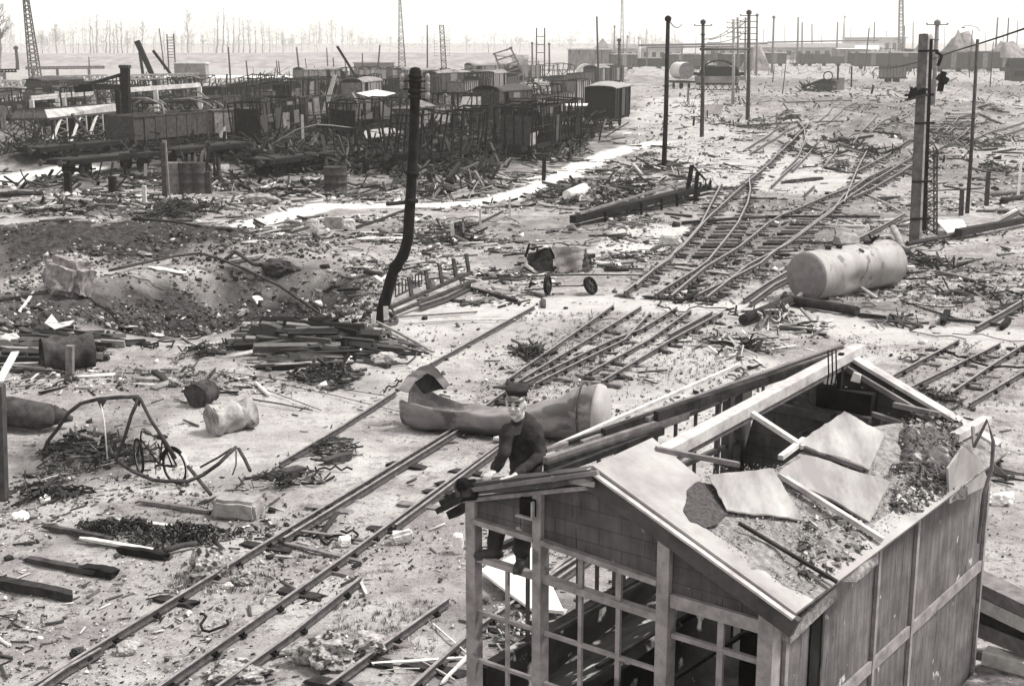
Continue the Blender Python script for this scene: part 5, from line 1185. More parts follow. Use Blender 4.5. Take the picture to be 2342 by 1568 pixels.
for z in (3.29, 2.84, 2.4, 1.95): fbar((.05, z), (.66, z+rnd.uniform(-.01, .01)), .028, 0, dl=.035); fbar((.745, z), (1.83, z), .03, 0, dl=.035)
for z in (3.62, 3.1, 2.6): fbar((1.945, z), (SR-.12, z), .04, 0, dl=.04)
for s0, z0, z1, w_ in ((.36, 1, 3.75, .03), (1.10, 3.76, 4.07, .045), (1.10, 1, 3.73, .035), (1.46, 3.76, 4.05, .05), (1.46, 1, 3.72, .04), (2.36, 1, 3.86, .05)): post_(s0, .0, z0, z1, w_, .03, postm, 'window_bar')
MB().box((.0, -.06, 0), (SR, .06, 1.0)).build('front_plinth', wallm, hut)
# front verge beams
a = pf(1054, 1117, -.04); b = pf(1366, 1082, -.04); vb = MB().bar(a, b, .16, .10).build('verge_beam', postd, hut)
c = pf(1052, 1138, -.02); e = pf(1360, 1108, -.02); MB().bar(c-Vector((.0, 0, .02)), e-Vector((0, 0, .01)), .09, .035).build('verge_beam', postm, hut)
MB().bar(pf(1060, 1122, -.13), pf(1368, 1080, -.13), .03, .035).build('verge_trim', ironmid, hut)
MB().lathe(pf(1066, 1106, -.12), [(.05, 0), (.06, .02), (.06, .07), (.03, .09)], 16, (0, -1, .1)).build('bolt_head', soot, vb)
MB().bar(pf(1068, 1100, -.1), pf(1074, 1140, -.16), .13, .10).build('bracket', soot, hut)
s = MB(); s.bar(pf(1000, 1168, -.1), pf(1062, 1138, -.05), .05, .05); s.bar(pf(1012, 1150, -.02), pf(1066, 1118, 0), .07, .06); s.bar(pf(1035, 1175, .05), pf(1078, 1150, .02), .12, .07); s.build('broken_eave_wood', wdark, hut)
a = Vector((AS-.02, -.05, AZ-.06)); b = Vector((SR+.17, -.05, AZ-RS*(SR+.17-AS)-.06)); MB().bar(a-Vector((0, 0, .035)), b-Vector((0, 0, .035)), .06, .15).build('verge_board', postd, hut)
a.y = b.y = -.09; a.z += .052; b.z += .052; MB().bar(a, b, .05, .018).build('verge_trim', beamw, hut)
o_ = MB().slab([pf(1300, 1098, -.12), pf(1336, 1094, -.12), pf(1358, 1102, -.12), pf(1358, 1114, -.12), pf(1305, 1106, -.12)], .02, (0, -1, 0)).build('paper_scrap', conc, hut)
s = MB(); q = pf(1208, 1158, -.075); s.box((q.x-.07, -.10, q.z-.07), (q.x+.07, -.062, q.z+.07)); s.build('wall_opening', soot, hut)
s = MB(); s.box((q.x-.085, -.135, q.z-.085), (q.x+.085, -.102, q.z-.07)); s.box((q.x+.07, -.135, q.z-.068), (q.x+.085, -.102, q.z+.07)); s.build('opening_frame', conc, hut)
# right wall with steel studs
MB().box((SR-.10, .10, 0), (SR-.012, LR, AZ-RS*(SR-AS)-.08)).build('right_wall', sidem, hut)
for l0, w_ in ((1.87, .05), (2.74, .055), (4.66, .05), (.16, .055)): MB().box((SR-.009, l0-w_/2, 0), (SR+.022, l0+w_/2, 4.08 if l0 > 1 else 3.80)).build('wall_stud', postm, hut)
MB().box((SR-.008, .60, 1), (SR+.004, .80, 3.95)).build('wall_gap', soot, hut); MB().box((SR+.006, .78, 1), (SR+.016, .81, 3.93)).build('gap_edge', iron, hut)
for (l0, l1) in ((.92, 1.84), (1.90, 2.70), (2.77, 4.63)): MB().box((SR-.008, l0, 2.83), (SR+.016, l1, 2.94)).build('wall_rail', postm, hut)
MB().bar((SR+.03, .1, 3.83), (SR+.03, .9, 3.90), .07, .12).build('eave_wood', rough_roof, hut)
# rear gable
s = MB(); g2 = [(0, 3.2), (1.25, 3.75), (1.6, 3.62), (SR-.1, 3.55), (SR-.1, AZ-RS*(SR-.1-AS)-.06), (AS, AZ-.05), (.55, AZ-.05-.33*.68), (.5, 4.25), (.2, 4.05)]
s.slab([(a_, LR, b_) for a_, b_ in g2], .09, (0, -1, 0)); s.build('rear_gable', wallm, hut)
MB().bar((AS-.03, LR+.03, AZ), (SR+.05, LR+.03, AZ-RS*(SR+.05-AS)), .16, .035).build('rear_verge', beamw, hut)
MB().bar((AS-.05, LR-.12, AZ-.08), (SR, LR-.12, AZ-RS*(SR-AS)-.08), .04, .05).build('rear_rafter', ironmid, hut)
post_(0, LR, 0, 4.3, .13, m=postd); post_(.85, LR, 0, 3.9, .11, m=postd, name='rear_post'); post_(1.7, LR, 0, 3.7, .08, m=postd, name='rear_post'); post_(SR-.06, LR, 0, 4.0, .11)
for p, q, w_, m in [((1818, 925), (1990, 962), .07, postd), ((1830, 905), (1900, 968), .04, iron), ((1765, 928), (1905, 955), .09, postd), ((1960, 935), (2085, 975), .05, ironmid), ((1820, 985), (1900, 945), .04, iron), ((2045, 925), (2150, 948), .05, ironmid)]:
    MB().bar(pf(*p, LR-.2), pf(*q, LR-.35), w_, w_).build('rear_brace', m, hut)
for px, py, h_ in [(1893, 880, .09), (1912, 876, .14), (1955, 872, .08), (1935, 900, .06)]:
    a = pf(px, py, LR-.16); MB().slab([(a.x-.05, a.y, a.z), (a.x+.05, a.y, a.z-.01), (a.x+.06, a.y, a.z+h_), (a.x-.02, a.y, a.z+h_*1.2)], .02).build('plaster_scrap', white, hut)
a = pf(1930, 890, LR-.25); MB().box((a.x-.28, a.y-.05, a.z-.22), (a.x+.32, a.y+.12, a.z)).build('hanging_box', soot, hut); MB().bar((a.x-.05, a.y, a.z-.3), (a.x-.05, a.y, a.z+.38), .05).build('hanging_bar', soot, hut)
s = MB()
for k in range(3): q = pf(1894+k*9, 800, LR-1.0); s.tube([q, q+Vector((.02, 0, -.25)), q+Vector((-.02, 0, -.6))], .008, 5)
s.build('hanging_wire', soot, hut)
# left side: open frame with thin bars and a low dark wall
for px, w_, z1, m in [(1590, .03, 4.22, postd), (1641, .05, 4.25, postd), (1664, .10, 4.28, postd), (1700, .12, 4.3, postd), (1741, .03, 4.2, postd), (1545, .03, 4.2, postd)]:
    q = ps(px, 990, 0.); post_(0, q.y, 1.0, z1, w_, w_, m, 'side_post')
for px in (1322, 1365, 1455, 1492): q = ps(px, 1340, 0.); post_(0, q.y, 1.2, 4.15, .03, .03, postd, 'side_bar')
q = ps(1415, 1340, 0.); post_(0, q.y, 1, 4.2, .10, .10, postd, 'side_post')
q = ps(1207, 1340, .0); post_(.0, q.y, 1, 4.1, .03, .03, postd, 'side_bar')
for z in (3.75, 4.22): MB().bar((0, .1, z), (0, LR, z-(.1 if z < 4 else 0)), .05, .05).build('side_rail', postd, hut)
parm = mat('flaking_shaded_wall', .008, .03, 3, .95, .5, .1, spots=.36, spot_v=.45, spotscale=3.4)  # near black tone stands in for the shade inside the hut
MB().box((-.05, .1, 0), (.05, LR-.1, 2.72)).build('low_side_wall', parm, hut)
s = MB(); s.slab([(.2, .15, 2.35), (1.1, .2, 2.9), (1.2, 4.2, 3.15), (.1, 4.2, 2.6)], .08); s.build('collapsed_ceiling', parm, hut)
MB().box((.06, .1, 1.0), (SR-.12, LR-.1, 1.1)).build('floor', soot, hut)  # floor and battens blackened too, for the same interior shade
MB().box((SR-.16, .12, 1), (SR-.103, LR-.1, 3.9)).build('inner_shade_lining', soot, hut); MB().box((1.35, 2.3, 1), (SR-.17, 2.38, 3.72)).build('added_dark_partition', soot, hut)  # black lining paints the wall's shade; added partition blocks light from open roof
for x0 in (.3, 1.0, 1.6): MB().bar((x0, .4, 2.9), (x0+.5, 3.8, 3.2), .035).build('fallen_batten', wdark, hut)
# ridge board, purlins, rafters
A_ = ps(1505, 1038, AS+.02); B_ = ps(1968, 786, AS+.02); A_.z -= .02; B_.z -= .05; MB().bar(A_, B_, .13, .10).build('ridge_board', beamw, hut); MB().bar(A_-Vector((.01, 0, .085)), B_-Vector((.01, 0, .085)), .09, .06).build('ridge_underside_shade', wmid, hut)  # darker bar paints the shaded underside of the ridge board
for (p, sp_), (q, sq_), w_, h_, m in [(((1240, 1033), .30), ((1690, 834), .30), .04, .03, wlight), (((1246, 1030), .35), ((1926, 790), .9), .05, .035, wmid), (((1300, 1012), .40), ((1926, 796), .95), .04, .03, wdark),
      (((1247, 1056), .6), ((1572, 948), .7), .05, .08, wmid), (((1250, 1052), .55), ((1560, 940), .65), .04, .03, wlight), (((1248, 1070), .72), ((1515, 984), .9), .05, .07, wdark), (((1330, 1012), .5), ((1924, 803), 1.0), .04, .04, wmid),
      (((1500, 952), .85), ((1926, 812), 1.1), .05, .09, wdark), (((1480, 958), .8), ((1924, 806), 1.08), .04, .03, wmid), (((1255, 1084), .8), ((1480, 1000), 1.0), .04, .05, wdark), (((1260, 1080), .8), ((1420, 1022), .9), .03, .02, wlight),
      (((1380, 988), .55), ((1700, 880), .75), .06, .06, wdark), (((1262, 1094), .9), ((1365, 1070), 1.15), .06, .04, wmid), (((1700, 880), .6), ((1880, 812), .8), .05, .05, wdark)]:
    MB().bar(ps(*p, sp_), ps(*q, sq_), w_, h_).build('purlin', m, hut)
for (p, q, w_, m) in [((1720, 945), (1838, 1022), .055, wlight), ((1838, 1022), (1975, 1071), .05, wmid), ((1500, 1026), (1690, 1062), .05, wmid), ((1785, 1046), (1840, 1004), .05, wlight)]:
    MB().bar(pr(*p, .03), pr(*q, .06), w_, .04).build('rafter', m, hut)
# remaining roof deck on the right slope
deck = [(1368, 1068), (1492, 1006), (1604, 1100), (1640, 1115), (1710, 1100), (1790, 1062), (1862, 1012), (1960, 980), (2050, 966), (2130, 962), (2196, 968)]
P = [pr(*p) for p in deck]; P[0].y = -.05; P[0].x = AS+.02; P.append(Vector((SR+.15, LR, 0))); P.append(Vector((SR+.15, -.05, 0)))
for p in P: p.z = AZ-RS*(p.x-AS)-.005
MB().slab(P, .045, (RS, 0, 1)).build('roof_deck', rough_roof, hut)
Q = [pr(1368, 1068), pr(1492, 1006), pr(1604, 1100), pr(1568, 1150), pr(1600, 1205), pr(1700, 1270), pr(1790, 1345), pr(1842, 1362)]
P = [Vector((q.x, q.y, 0)) for q in Q]; P[0] = Vector((AS+.0, -.06, 0)); P[-1].x = SR+.17; P.append(Vector((SR+.17, -.06, 0)))
for p in P: p.z = AZ-RS*(p.x-AS)+.022
MB().slab(P, .02, (RS, 0, 1)).build('roof_sheet', roofsheet, hut)
P = [Vector((SR+.17, l0, AZ-RS*(SR+.17-AS)+.02)) for l0 in (.5, 3.3)]; w_ = .16
s = MB(); s.slab([P[0], P[1], P[1]+Vector((-w_, 0, w_*RS)), P[0]+Vector((-w_*1.3, 0, w_*1.3*RS))], .02, (RS, 0, 1)); s.build('eave_sheet', roofsheet, hut)
Q = [pr(1613+math.cos(q)*(50+5*math.sin(q*3+1)+2.5*math.sin(q*7)), 1153+math.sin(q)*(50+5*math.sin(q*2)+2.5*math.sin(q*9)), .03) for q in [2*math.pi*k/40 for k in range(40)]]
MB().slab(Q, .012, (RS, 0, 1)).build('burnt_patch', mat('burnt_felt', .04, .10, 30, 1, .8, .1), hut)
# roof rubble
def pile(name, pts, n, sz, tones, label, parent=None, plane=None, mm=None):
    vs = []; rr = random.Random(n); s = MB(); tv = []
    for _ in range(n):
        x, y = rr.uniform(pts[0], pts[2]), rr.uniform(pts[1], pts[3])
        p = plane(x, y) if plane else G(x, y)
        if p is None: continue
        L_ = sz*rr.uniform(.4, 1.6); d_ = Vector((rr.gauss(0, 1), rr.gauss(0, 1), rr.gauss(0, .35))).normalized(); k = len(s.v)
        s.bar(p-d_*L_/2, p+d_*L_/2, L_*rr.uniform(.15, .6), L_*rr.uniform(.1, .4), roll=rr.uniform(0, 3)); t = rr.choice(tones)*rr.uniform(.7, 1.2); tv += [t]*(len(s.v)-k)
    o = s.build(name, litm, parent); a_ = o.data.attributes.new('tone', 'FLOAT', 'POINT'); a_.data.foreach_set('value', tv); tag(o, label, kind='stuff'); return o
def rp_(x, y):
    p = pr(x, y, .02); return p if p.x < SR+.12 and .12 < p.y < LR+.1 and p.x > AS+.35 else None
pile('roof_rubble', (2060, 960, 2200, 1130), 700, .03, (.03, .06, .05, .12, .3), 'dark broken mortar heaped on the far roof corner', hut, lambda x, y: (lambda p: p+Vector((0, 0, rnd.uniform(0, .09))) if p else None)(rp_(x, y)))
pile('roof_grit', (1600, 1060, 2200, 1400), 5200, .014, (.06, .15, .3, .42, .2), 'coarse grit scattered on the roof deck', hut, rp_)
pile('roof_rubble', (1830, 1180, 2010, 1330), 220, .05, (.06, .1, .3), 'broken mortar beside the loose battens', hut, rp_)
pile('eave_rubble', (2040, 1060, 2180, 1170), 500, .05, (.05, .12, .4, .1), 'mortar crumbs spilling over the eave', hut, rp_)
def mound(x0, y0, x1, y1, h, m, seed, name='mortar_mound'):
    n = 34; vs = []; fs = []
    for i in range(n+1):
        for j in range(n+1):
            p = pr(x0+(x1-x0)*i/n, y0+(y1-y0)*j/n); e = min(i, j, n-i, n-j)/(n*.25); e = min(1, e)
            q = float(fbm(np.array([p.x*6+seed]), np.array([p.y*6]), 4, seed)[0]); hh = h*e*(.75+1.9*q)-(1-e)*.06
            p.x = min(p.x, SR+.2+.05*q); p.y = min(max(p.y, .04), LR+.08); p.z = AZ-RS*(p.x-AS)+hh-.01; vs.append(p)
    for i in range(n):
        for j in range(n): fs.append((i*(n+1)+j, (i+1)*(n+1)+j, (i+1)*(n+1)+j+1, i*(n+1)+j+1))
    s = MB(); s.add(vs, fs, True); o = s.build(name, m, hut); return o
dkm = mat('dark_mortar', .02, .16, 14, 1, 1., .1, spots=.34, spot_v=.34, spotscale=7)
mound(2040, 955, 2215, 1125, .13, dkm, 3); mound(1960, 1070, 2130, 1150, .05, rough_roof, 4, 'grit_mound'); mound(1650, 1190, 1830, 1350, .035, rough_roof, 6, 'grit_mound'); mound(1840, 1190, 2010, 1310, .05, rough_roof, 7, 'grit_mound')
dusty = mat('loose_pale_sheet', .13, .36, 3.2, .7, .15, .3, spots=.36, spot_v=.18, spotscale=2.4, stretch=(1, .25, 1))
def roofthing(pts, dzs, th, name, label, cat, m, wav=0.):
    P = [wor_(*pr(*p, dz)) for p, dz in zip(pts, dzs)]; n = 14; vs = []; A, B_, C_, D_ = P
    for i in range(n+1):
        for j in range(n+1):
            u, v_ = i/n, j/n; q = A.lerp(B_, u).lerp(D_.lerp(C_, u), v_); q.z += wav*(math.sin(u*9+v_*2)+.6*math.sin(u*4-v_*7)); e_ = .006 if i in (0, n) or j in (0, n) else 0; q += Vector((rnd.uniform(-1, 1)*e_, rnd.uniform(-1, 1)*e_, rnd.uniform(-.3, 1)*e_)); vs.append(q)
    fs = [(i*(n+1)+j, i*(n+1)+j+1, (i+1)*(n+1)+j+1, (i+1)*(n+1)+j) for i in range(n) for j in range(n)]
    k = len(vs); vs2 = vs+[q-Vector((0, 0, th)) for q in vs]; fs2 = fs+[tuple(x+k for x in f[::-1]) for f in fs]
    per = [i*(n+1) for i in range(n+1)]+[n*(n+1)+j for j in range(1, n+1)]+[i*(n+1)+n for i in range(n-1, -1, -1)]+[j for j in range(n-1, 0, -1)]
    for a_, b_ in zip(per, per[1:]+per[:1]): fs2.append((a_, b_, b_+k, a_+k))
    s = MB(); s.add(vs2, fs2, True); o = s.build(name, m, None, P[0]); tag(o, label, cat)
    md = o.modifiers.new('e', 'EDGE_SPLIT'); md.split_angle = R(40)
    return o
roofthing([(1620, 1087), (1768, 1070), (1838, 1188), (1662, 1166)], (.10, .10, .03, .05), .012, 'loose_sheet', 'pale loose sheet lying nearest the front edge of the hut roof', 'sheet', dusty, .004)
roofthing([(1930, 941), (2024, 992), (1988, 1072), (1828, 1014)], (.16, .10, .05, .08), .02, 'loose_sheet', 'wavy pale sheet lying highest up near the rear gable', 'sheet', dusty, .009)
roofthing([(1842, 1039), (2038, 1103), (1988, 1190), (1781, 1080)], (.12, .09, .05, .08), .02, 'loose_sheet', 'long buckled pale sheet in the middle of the hut roof', 'sheet', dusty, .008)
for p, q, w_, m, lb in [((1781, 1084), (2020, 1234), .05, beamw, 'long pale batten sloping to the eave of the hut roof'), ((1690, 1195), (1915, 1330), .03, wdark, 'dark curled strip lying on the grit of the hut roof'), ((2183, 1000), (2258, 960), .10, beamw, 'thick pale board sticking out over the rear roof corner')]:
    a, b = wor_(*pr(*p, .06)), wor_(*pr(*q, .07)); o = MB().bar(a, b, w_, w_*.8).build('batten', m, None, a); tag(o, lb, 'batten')
P = [wor_(*ps(x, y, SR+.12)) for x, y in ((2199, 1019), (2236, 1052), (2260, 1105), (2167, 1150), (2164, 1070))]; o = MB().slab(P, .02).build('hanging_sheet', roofsheet, None, P[0]); tag(o, 'grey sheet hanging over the rear corner of the right hut wall', 'sheet')
cable([wor_(*ps(2225, 975, SR+.2)), wor_(*ps(2228, 1020, SR+.25)), wor_(*ps(2258, 960, SR+.4)), wor_(*ps(2272, 1010, SR+.4)), wor_(*ps(2268, 1070, SR+.35)), wor_(*ps(2250, 1130, SR+.3)), wor_(*ps(2238, 1240, SR+.25))], .018, 'thick hose looping down the rear corner of the hut', ironmid, 'hose', 'hose')
# platform and stacked beams behind the right corner
o = local('stone_plinth', 'mossy stone plinth with pale edge at the rear foot of the hut wall', 'plinth', tuple(OH), -HA)
MB().box((SR+.03, 3.0, 0), (SR+.75, 4.9, 1.72)).build('core', mat('moss_stone', .05, .16, 9, 1, .8, .1, spots=.36, spot_v=.3), o); MB().box((SR+.70, 2.9, 1.60), (SR+.86, 5.0, 1.78)).build('edge_stone', conc, o); MB().box((SR+.03, 4.85, 1.62), (SR+.9, 5.05, 1.86)).build('edge_stone', concl, o)
for i, (a, b, w_, m, lb) in enumerate([((2215, 1318), (2370, 1392), .22, wmid, 'topmost grey squared timber behind the hut corner'), ((2215, 1352), (2370, 1425), .24, wlight, 'second timber from the top behind the hut corner, pale edged'), ((2218, 1385), (2370, 1445), .16, wdark, 'thin dark timber in the middle of the stack behind the hut'), ((2222, 1418), (2370, 1478), .26, wmid, 'broad knotty timber low in the stack behind the hut'), ((2240, 1490), (2330, 1512), .14, wmid, 'short grey timber end near the plinth'), ((2240, 1530), (2330, 1552), .16, wmid, 'lowest short timber end by the plinth')]):
    p = wor_(*pf(*a, 5.4)); q = wor_(*pf(*b, 5.0)); o = MB().bar(p, q, .3, w_*.62).build('timber', m, None, p); tag(o, lb, 'timber', 'timbers stacked behind the hut')

# ------------------------------------------------------------------ seated man
def remesh(o, vox, sm=3):
    r_ = o.modifiers.new('remesh', 'REMESH'); r_.mode = 'VOXEL'; r_.voxel_size = vox; r_.use_smooth_shade = True
    s_ = o.modifiers.new('smooth', 'SMOOTH'); s_.iterations = sm; s_.factor = .5; return o
def Mn(px, py, l): p = pf(px, py, l); return wor_(p.x, p.y, p.z)
def ell(s, c, rx, ry, rz, ax=None, n=14):
    c = Vector(c); x, y, z = ax or (Vector((1, 0, 0)), Vector((0, 1, 0)), Vector((0, 0, 1))); vs = []; fs = []
    for i in range(1, n):
        th = math.pi*i/n
        for k in range(n*2): a = math.pi*k/n; vs.append(c+x*rx*math.sin(th)*math.cos(a)+y*ry*math.sin(th)*math.sin(a)+z*rz*math.cos(th))
    m_ = n*2
    for i in range(n-2):
        for k in range(m_): fs.append((i*m_+k, (i+1)*m_+k, (i+1)*m_+(k+1) % m_, i*m_+(k+1) % m_))
    fs.append(tuple(range(m_))); fs.append(tuple((n-2)*m_+k for k in range(m_))[::-1]); s.add(vs, fs, True)
def limb(s, pts, rs): s.tube(pts, rs, 12); [ell(s, p, r_, r_, r_, n=8) for p, r_ in zip(pts, rs)]
fdir = Vector((-.50, -.86, -.0)); fdir.normalize(); sdir = Vector((0, 0, 1)).cross(fdir).normalized()   # facing the camera and a little to its left
up = Vector((0, 0, 1))
hip = Mn(1203, 1082, .42); chest = Mn(1198, 1000, .34); neck = Mn(1190, 958, .32); head = Mn(1181, 922, .27)
shR = Mn(1226, 982, .42); shL = Mn(1162, 984, .22); elR = Mn(1236, 1046, .34); elL = Mn(1152, 1036, .12); haR = Mn(1176, 1089, .01); haL = Mn(1130, 1075, .05)
kn1 = Mn(1150, 1150, .10); kn2 = Mn(1196, 1150, .14); an1 = Mn(1132, 1256, .06); an2 = Mn(1193, 1276, .04); to1 = Mn(1096, 1266, -.03); to2 = Mn(1181, 1291, -.10)
man = thing('person', 'man in dark jacket and peaked cap sitting on the hut gable, boots on a window rail', 'person', tuple(hip))
hf_ = Vector((-.28, -.95, -.06)).normalized(); bf_, bs_ = fdir, sdir; fdir = hf_; sdir = up.cross(fdir).normalized()
s = MB(); hx = (sdir, fdir, up)
ell(s, head+up*.005, .076, .092, .108, hx); ell(s, head+fdir*.03-up*.055, .056, .058, .062, hx)      # skull, jaw
ell(s, head+fdir*.068-up*.098, .022, .02, .02, hx)                                   # chin
s.tube([head+fdir*.086+up*.018, head+fdir*.115-up*.025], [.009, .016], 8); ell(s, head+fdir*.102-up*.03, .018, .014, .011, hx)   # nose
for q in (-1, 1):
    ell(s, head+sdir*q*.078-up*.008+fdir*.002, .012, .02, .034, hx); ell(s, head+fdir*.074+sdir*q*.034-up*.03, .02, .014, .018, hx); s.tube([head+fdir*.088+sdir*q*.012+up*.03, head+fdir*.076+sdir*q*.052+up*.028], [.01, .009], 6)
fdir, sdir = bf_, bs_
limb(s, [head-up*.06, neck, neck-up*.06], [.055, .058, .07]); limb(s, [neck-up*.05, chest, hip], [.07, .09, .08])
for sh, el, ha in ((shR, elR, haR), (shL, elL, haL)): limb(s, [neck-up*.06, sh, el, ha], [.05, .05, .038, .026])
for k_, a_, t_ in ((kn1, an1, to1), (kn2, an2, to2)): limb(s, [hip, k_, a_], [.07, .05, .03])
def hand(s, w0, palm_dir, side, curl=.6):
    """palm and five separate bent fingers closing over the beam"""
    x = palm_dir.normalized(); y = side.normalized(); d = Vector((0, 0, -1)); pc = w0+x*.045
    ell(s, pc, .05, .042, .018, (x, y, x.cross(y)), n=10)
    for i, L_ in enumerate((.070, .080, .075, .058)):
        b_ = pc+x*.038+y*(.032-.0215*i); p1 = b_+x*L_*.42+d*L_*.10; p2 = p1+x*L_*.22*(1-curl*.4)+d*L_*.32; p3 = p2+d*L_*.33-x*L_*.05; s.tube([b_, p1, p2, p3], [.0105, .0095, .0088, .0075], 7)
        for p_, r_ in ((p1, .0095), (p2, .0088), (p3, .0075)): ell(s, p_, r_, r_, r_, n=6)
    b_ = pc-x*.012+y*.04; p1 = b_+x*.022+y*.028+d*.01; p2 = p1+x*.028+y*.006+d*.02; s.tube([b_, p1, p2], [.013, .011, .009], 7); ell(s, p2, .009, .009, .009, n=6)
hand(s, haR, (fdir*.8-sdir*.3).normalized(), -sdir if False else sdir); hand(s, haL, (fdir*.9+Vector((0, 0, -.1))), -sdir)
body = s.build('body', skin, man); remesh(body, .0052, 2)
fdir = hf_; sdir = up.cross(fdir).normalized()
hd = MB()
for q in (-1, 1): ell(hd, head+fdir*.089+sdir*q*.032+up*.010, .017, .008, .009, hx, 8)
hd.build('eyes', soot, man)
hd = MB(); [hd.bar(head+fdir*.096+sdir*q*.014+up*.034, head+fdir*.080+sdir*q*.054+up*.031, .010, .008) for q in (-1, 1)]; hd.build('eyebrows', capm, man)
hd = MB(); hd.bar(head+fdir*.094-sdir*.024-up*.066, head+fdir*.094+sdir*.024-up*.064, .012, .007); hd.build('mouth', mat('lips', .12, .2, 9, .6, 0), man)
s = MB(); ell(s, head-fdir*.028+up*.012, .081, .074, .075, hx); s.build('hair', soot, man)
capc = head+up*.108-fdir*.018; tl = (up+fdir*.10).normalized(); s = MB()
s.lathe(capc-tl*.045, [(.083, 0), (.086, .03), (.098, .048), (.104, .058), (.099, .074), (.06, .086), (.01, .088)], 26, tl); cap_ = s.build('cap', capm, man)
s = MB(); vs = []; n = 12
for k in range(n+1): a_ = -1.15+2.3*k/n; dd = fdir*math.cos(a_)+sdir*math.sin(a_); vs += [capc-tl*.035+dd*.084, capc-tl*.055+dd*(.088+.044*math.cos(a_*1.3))]
k = len(vs); vs += [v-tl*.006 for v in vs]; fs = [(2*i, 2*i+1, 2*i+3, 2*i+2) for i in range(n)]; fs += [tuple(j+k for j in f[::-1]) for f in fs]+[(2*i+1, 2*i+1+k, 2*i+3+k, 2*i+3) for i in range(n)]
s.add(vs, fs, True); s.build('peak', mat('peak_leather', .05, .12, 4, .4, 0, .6), cap_)
fdir, sdir = bf_, bs_
s = MB(); tx = (sdir, fdir, up)
ell(s, chest+up*.02, .148, .108, .20, tx); ell(s, hip+up*.09, .15, .125, .20, tx); ell(s, hip.lerp(chest, .55), .148, .12, .18, tx); ell(s, (shR+shL)/2-up*.01, .145, .088, .08, tx)
limb(s, [neck-up*.075, neck-up*.03], [.082, .066])
for sh, el, ha in ((shR, elR, haR), (shL, elL, haL)):
    wr = el.lerp(ha, .86); limb(s, [sh, sh.lerp(el, .5), el, el.lerp(wr, .55), wr], [.070, .062, .056, .050, .042])
for k in range(7): a_ = rnd.uniform(0, 6.28); p = chest.lerp(hip, rnd.uniform(0, 1))+(sdir*math.cos(a_)*.15+fdir*math.sin(a_)*.11); s.tube([p-Vector((.04, 0, .02)), p+Vector((.04, .02, .03))], .014, 6)

jk = remesh(s.build('jacket', cloth, man), .009, 2)
tx_ = bpy.data.textures.new('folds', 'CLOUDS'); tx_.noise_scale = .11; tx_.noise_depth = 2; dm_ = jk.modifiers.new('folds', 'DISPLACE'); dm_.texture = tx_; dm_.texture_coords = 'LOCAL'; dm_.strength = .035; dm_.mid_level = .5
s = MB(); s.slab([neck+fdir*.078-up*.045+sdir*.01, neck+fdir*.062-up*.02+sdir*.06, neck+fdir*.10-up*.10+sdir*.055, neck+fdir*.115-up*.12], .012); s.slab([neck+fdir*.078-up*.045-sdir*.01, neck+fdir*.115-up*.12, neck+fdir*.10-up*.10-sdir*.055, neck+fdir*.062-up*.02-sdir*.06], .012); s.build('collar', mat('collar', .04, .08, 8, .9), man)
s = MB(); limb(s, [hip-up*.01, hip.lerp(kn1, .55), kn1, kn1.lerp(an1, .4), an1+up*.06], [.105, .095, .078, .08, .068]); limb(s, [hip-up*.01+sdir*.02, hip.lerp(kn2, .55), kn2, kn2.lerp(an2, .4), an2+up*.06], [.105, .095, .08, .08, .068]); ell(s, hip, .15, .13, .11, tx)
tr = remesh(s.build('trousers', cloth2, man), .010, 2); dm_ = tr.modifiers.new('folds', 'DISPLACE'); dm_.texture = tx_; dm_.texture_coords = 'LOCAL'; dm_.strength = .03; dm_.mid_level = .5
for a_, t_ in ((an1, to1), (an2, to2)):
    s = MB(); b_ = (t_-a_); b_.z = 0; b_.normalize(); sole = a_.z-.085; h_ = Vector((a_.x, a_.y, 0))-b_*.035
    limb(s, [a_+up*.06, a_-up*.02], [.056, .052]); limb(s, [Vector((h_.x, h_.y, sole+.045)), Vector((a_.x, a_.y, sole+.05))+b_*.08, Vector((a_.x, a_.y, sole+.038))+b_*.15], [.040, .044, .034]); ell(s, Vector((a_.x, a_.y, sole+.04))+b_*.10, .085, .038, .03, (b_, Vector((0, 0, 1)).cross(b_), up))
    s.bar(Vector((h_.x, h_.y, sole+.008))-b_*.0, Vector((a_.x, a_.y, sole+.008))+b_*.165, .066, .014)
    remesh(s.build('boot', leather, man), .008, 2)

# ------------------------------------------------------------------ bicycle in the big bent frame
rw_, fw_ = G(402, 1106), G(402, 1106)+Vector((-.80, .60, 0)).normalized()*1.06
o = thing('bicycle', 'battered bicycle with pale rear mudguard tip standing in the bent iron frame', 'bicycle', tuple(rw_)); wr = .345
dv = (fw_-rw_).normalized(); ax = Vector((-dv.y, dv.x, 0)); rc = rw_+Vector((0, 0, wr)); fc = Vector((fw_.x, fw_.y, rw_.z+wr)); fax = (ax+dv*.45).normalized()
for c_, a_, nm in ((rc, ax, 'wheel'), (fc, fax, 'wheel')):
    w_ = MB().ring(c_, a_, wr-.02, .026, 36, 8).build('wheel', soot, o); MB().ring(c_, a_, wr-.045, .010, 36, 6).build('rim', ironmid, w_)
    x, z = basis(a_); s = MB()
    for k in range(18): q = 2*math.pi*k/18; s.tube([c_, c_+(x*math.cos(q)+z*math.sin(q))*(wr-.045)], .0022, 4)
    s.tube([c_-a_*.05, c_+a_*.05], .02, 8); s.build('spokes', iron, w_)
bb = rc.lerp(fc, .42)+Vector((0, 0, -.06)); seat = rc.lerp(fc, .30)+Vector((0, 0, .46)); hd_ = fc.lerp(rc, .12)+Vector((0, 0, .52)); hl = fc.lerp(rc, .08)+Vector((0, 0, .36))
s = MB()
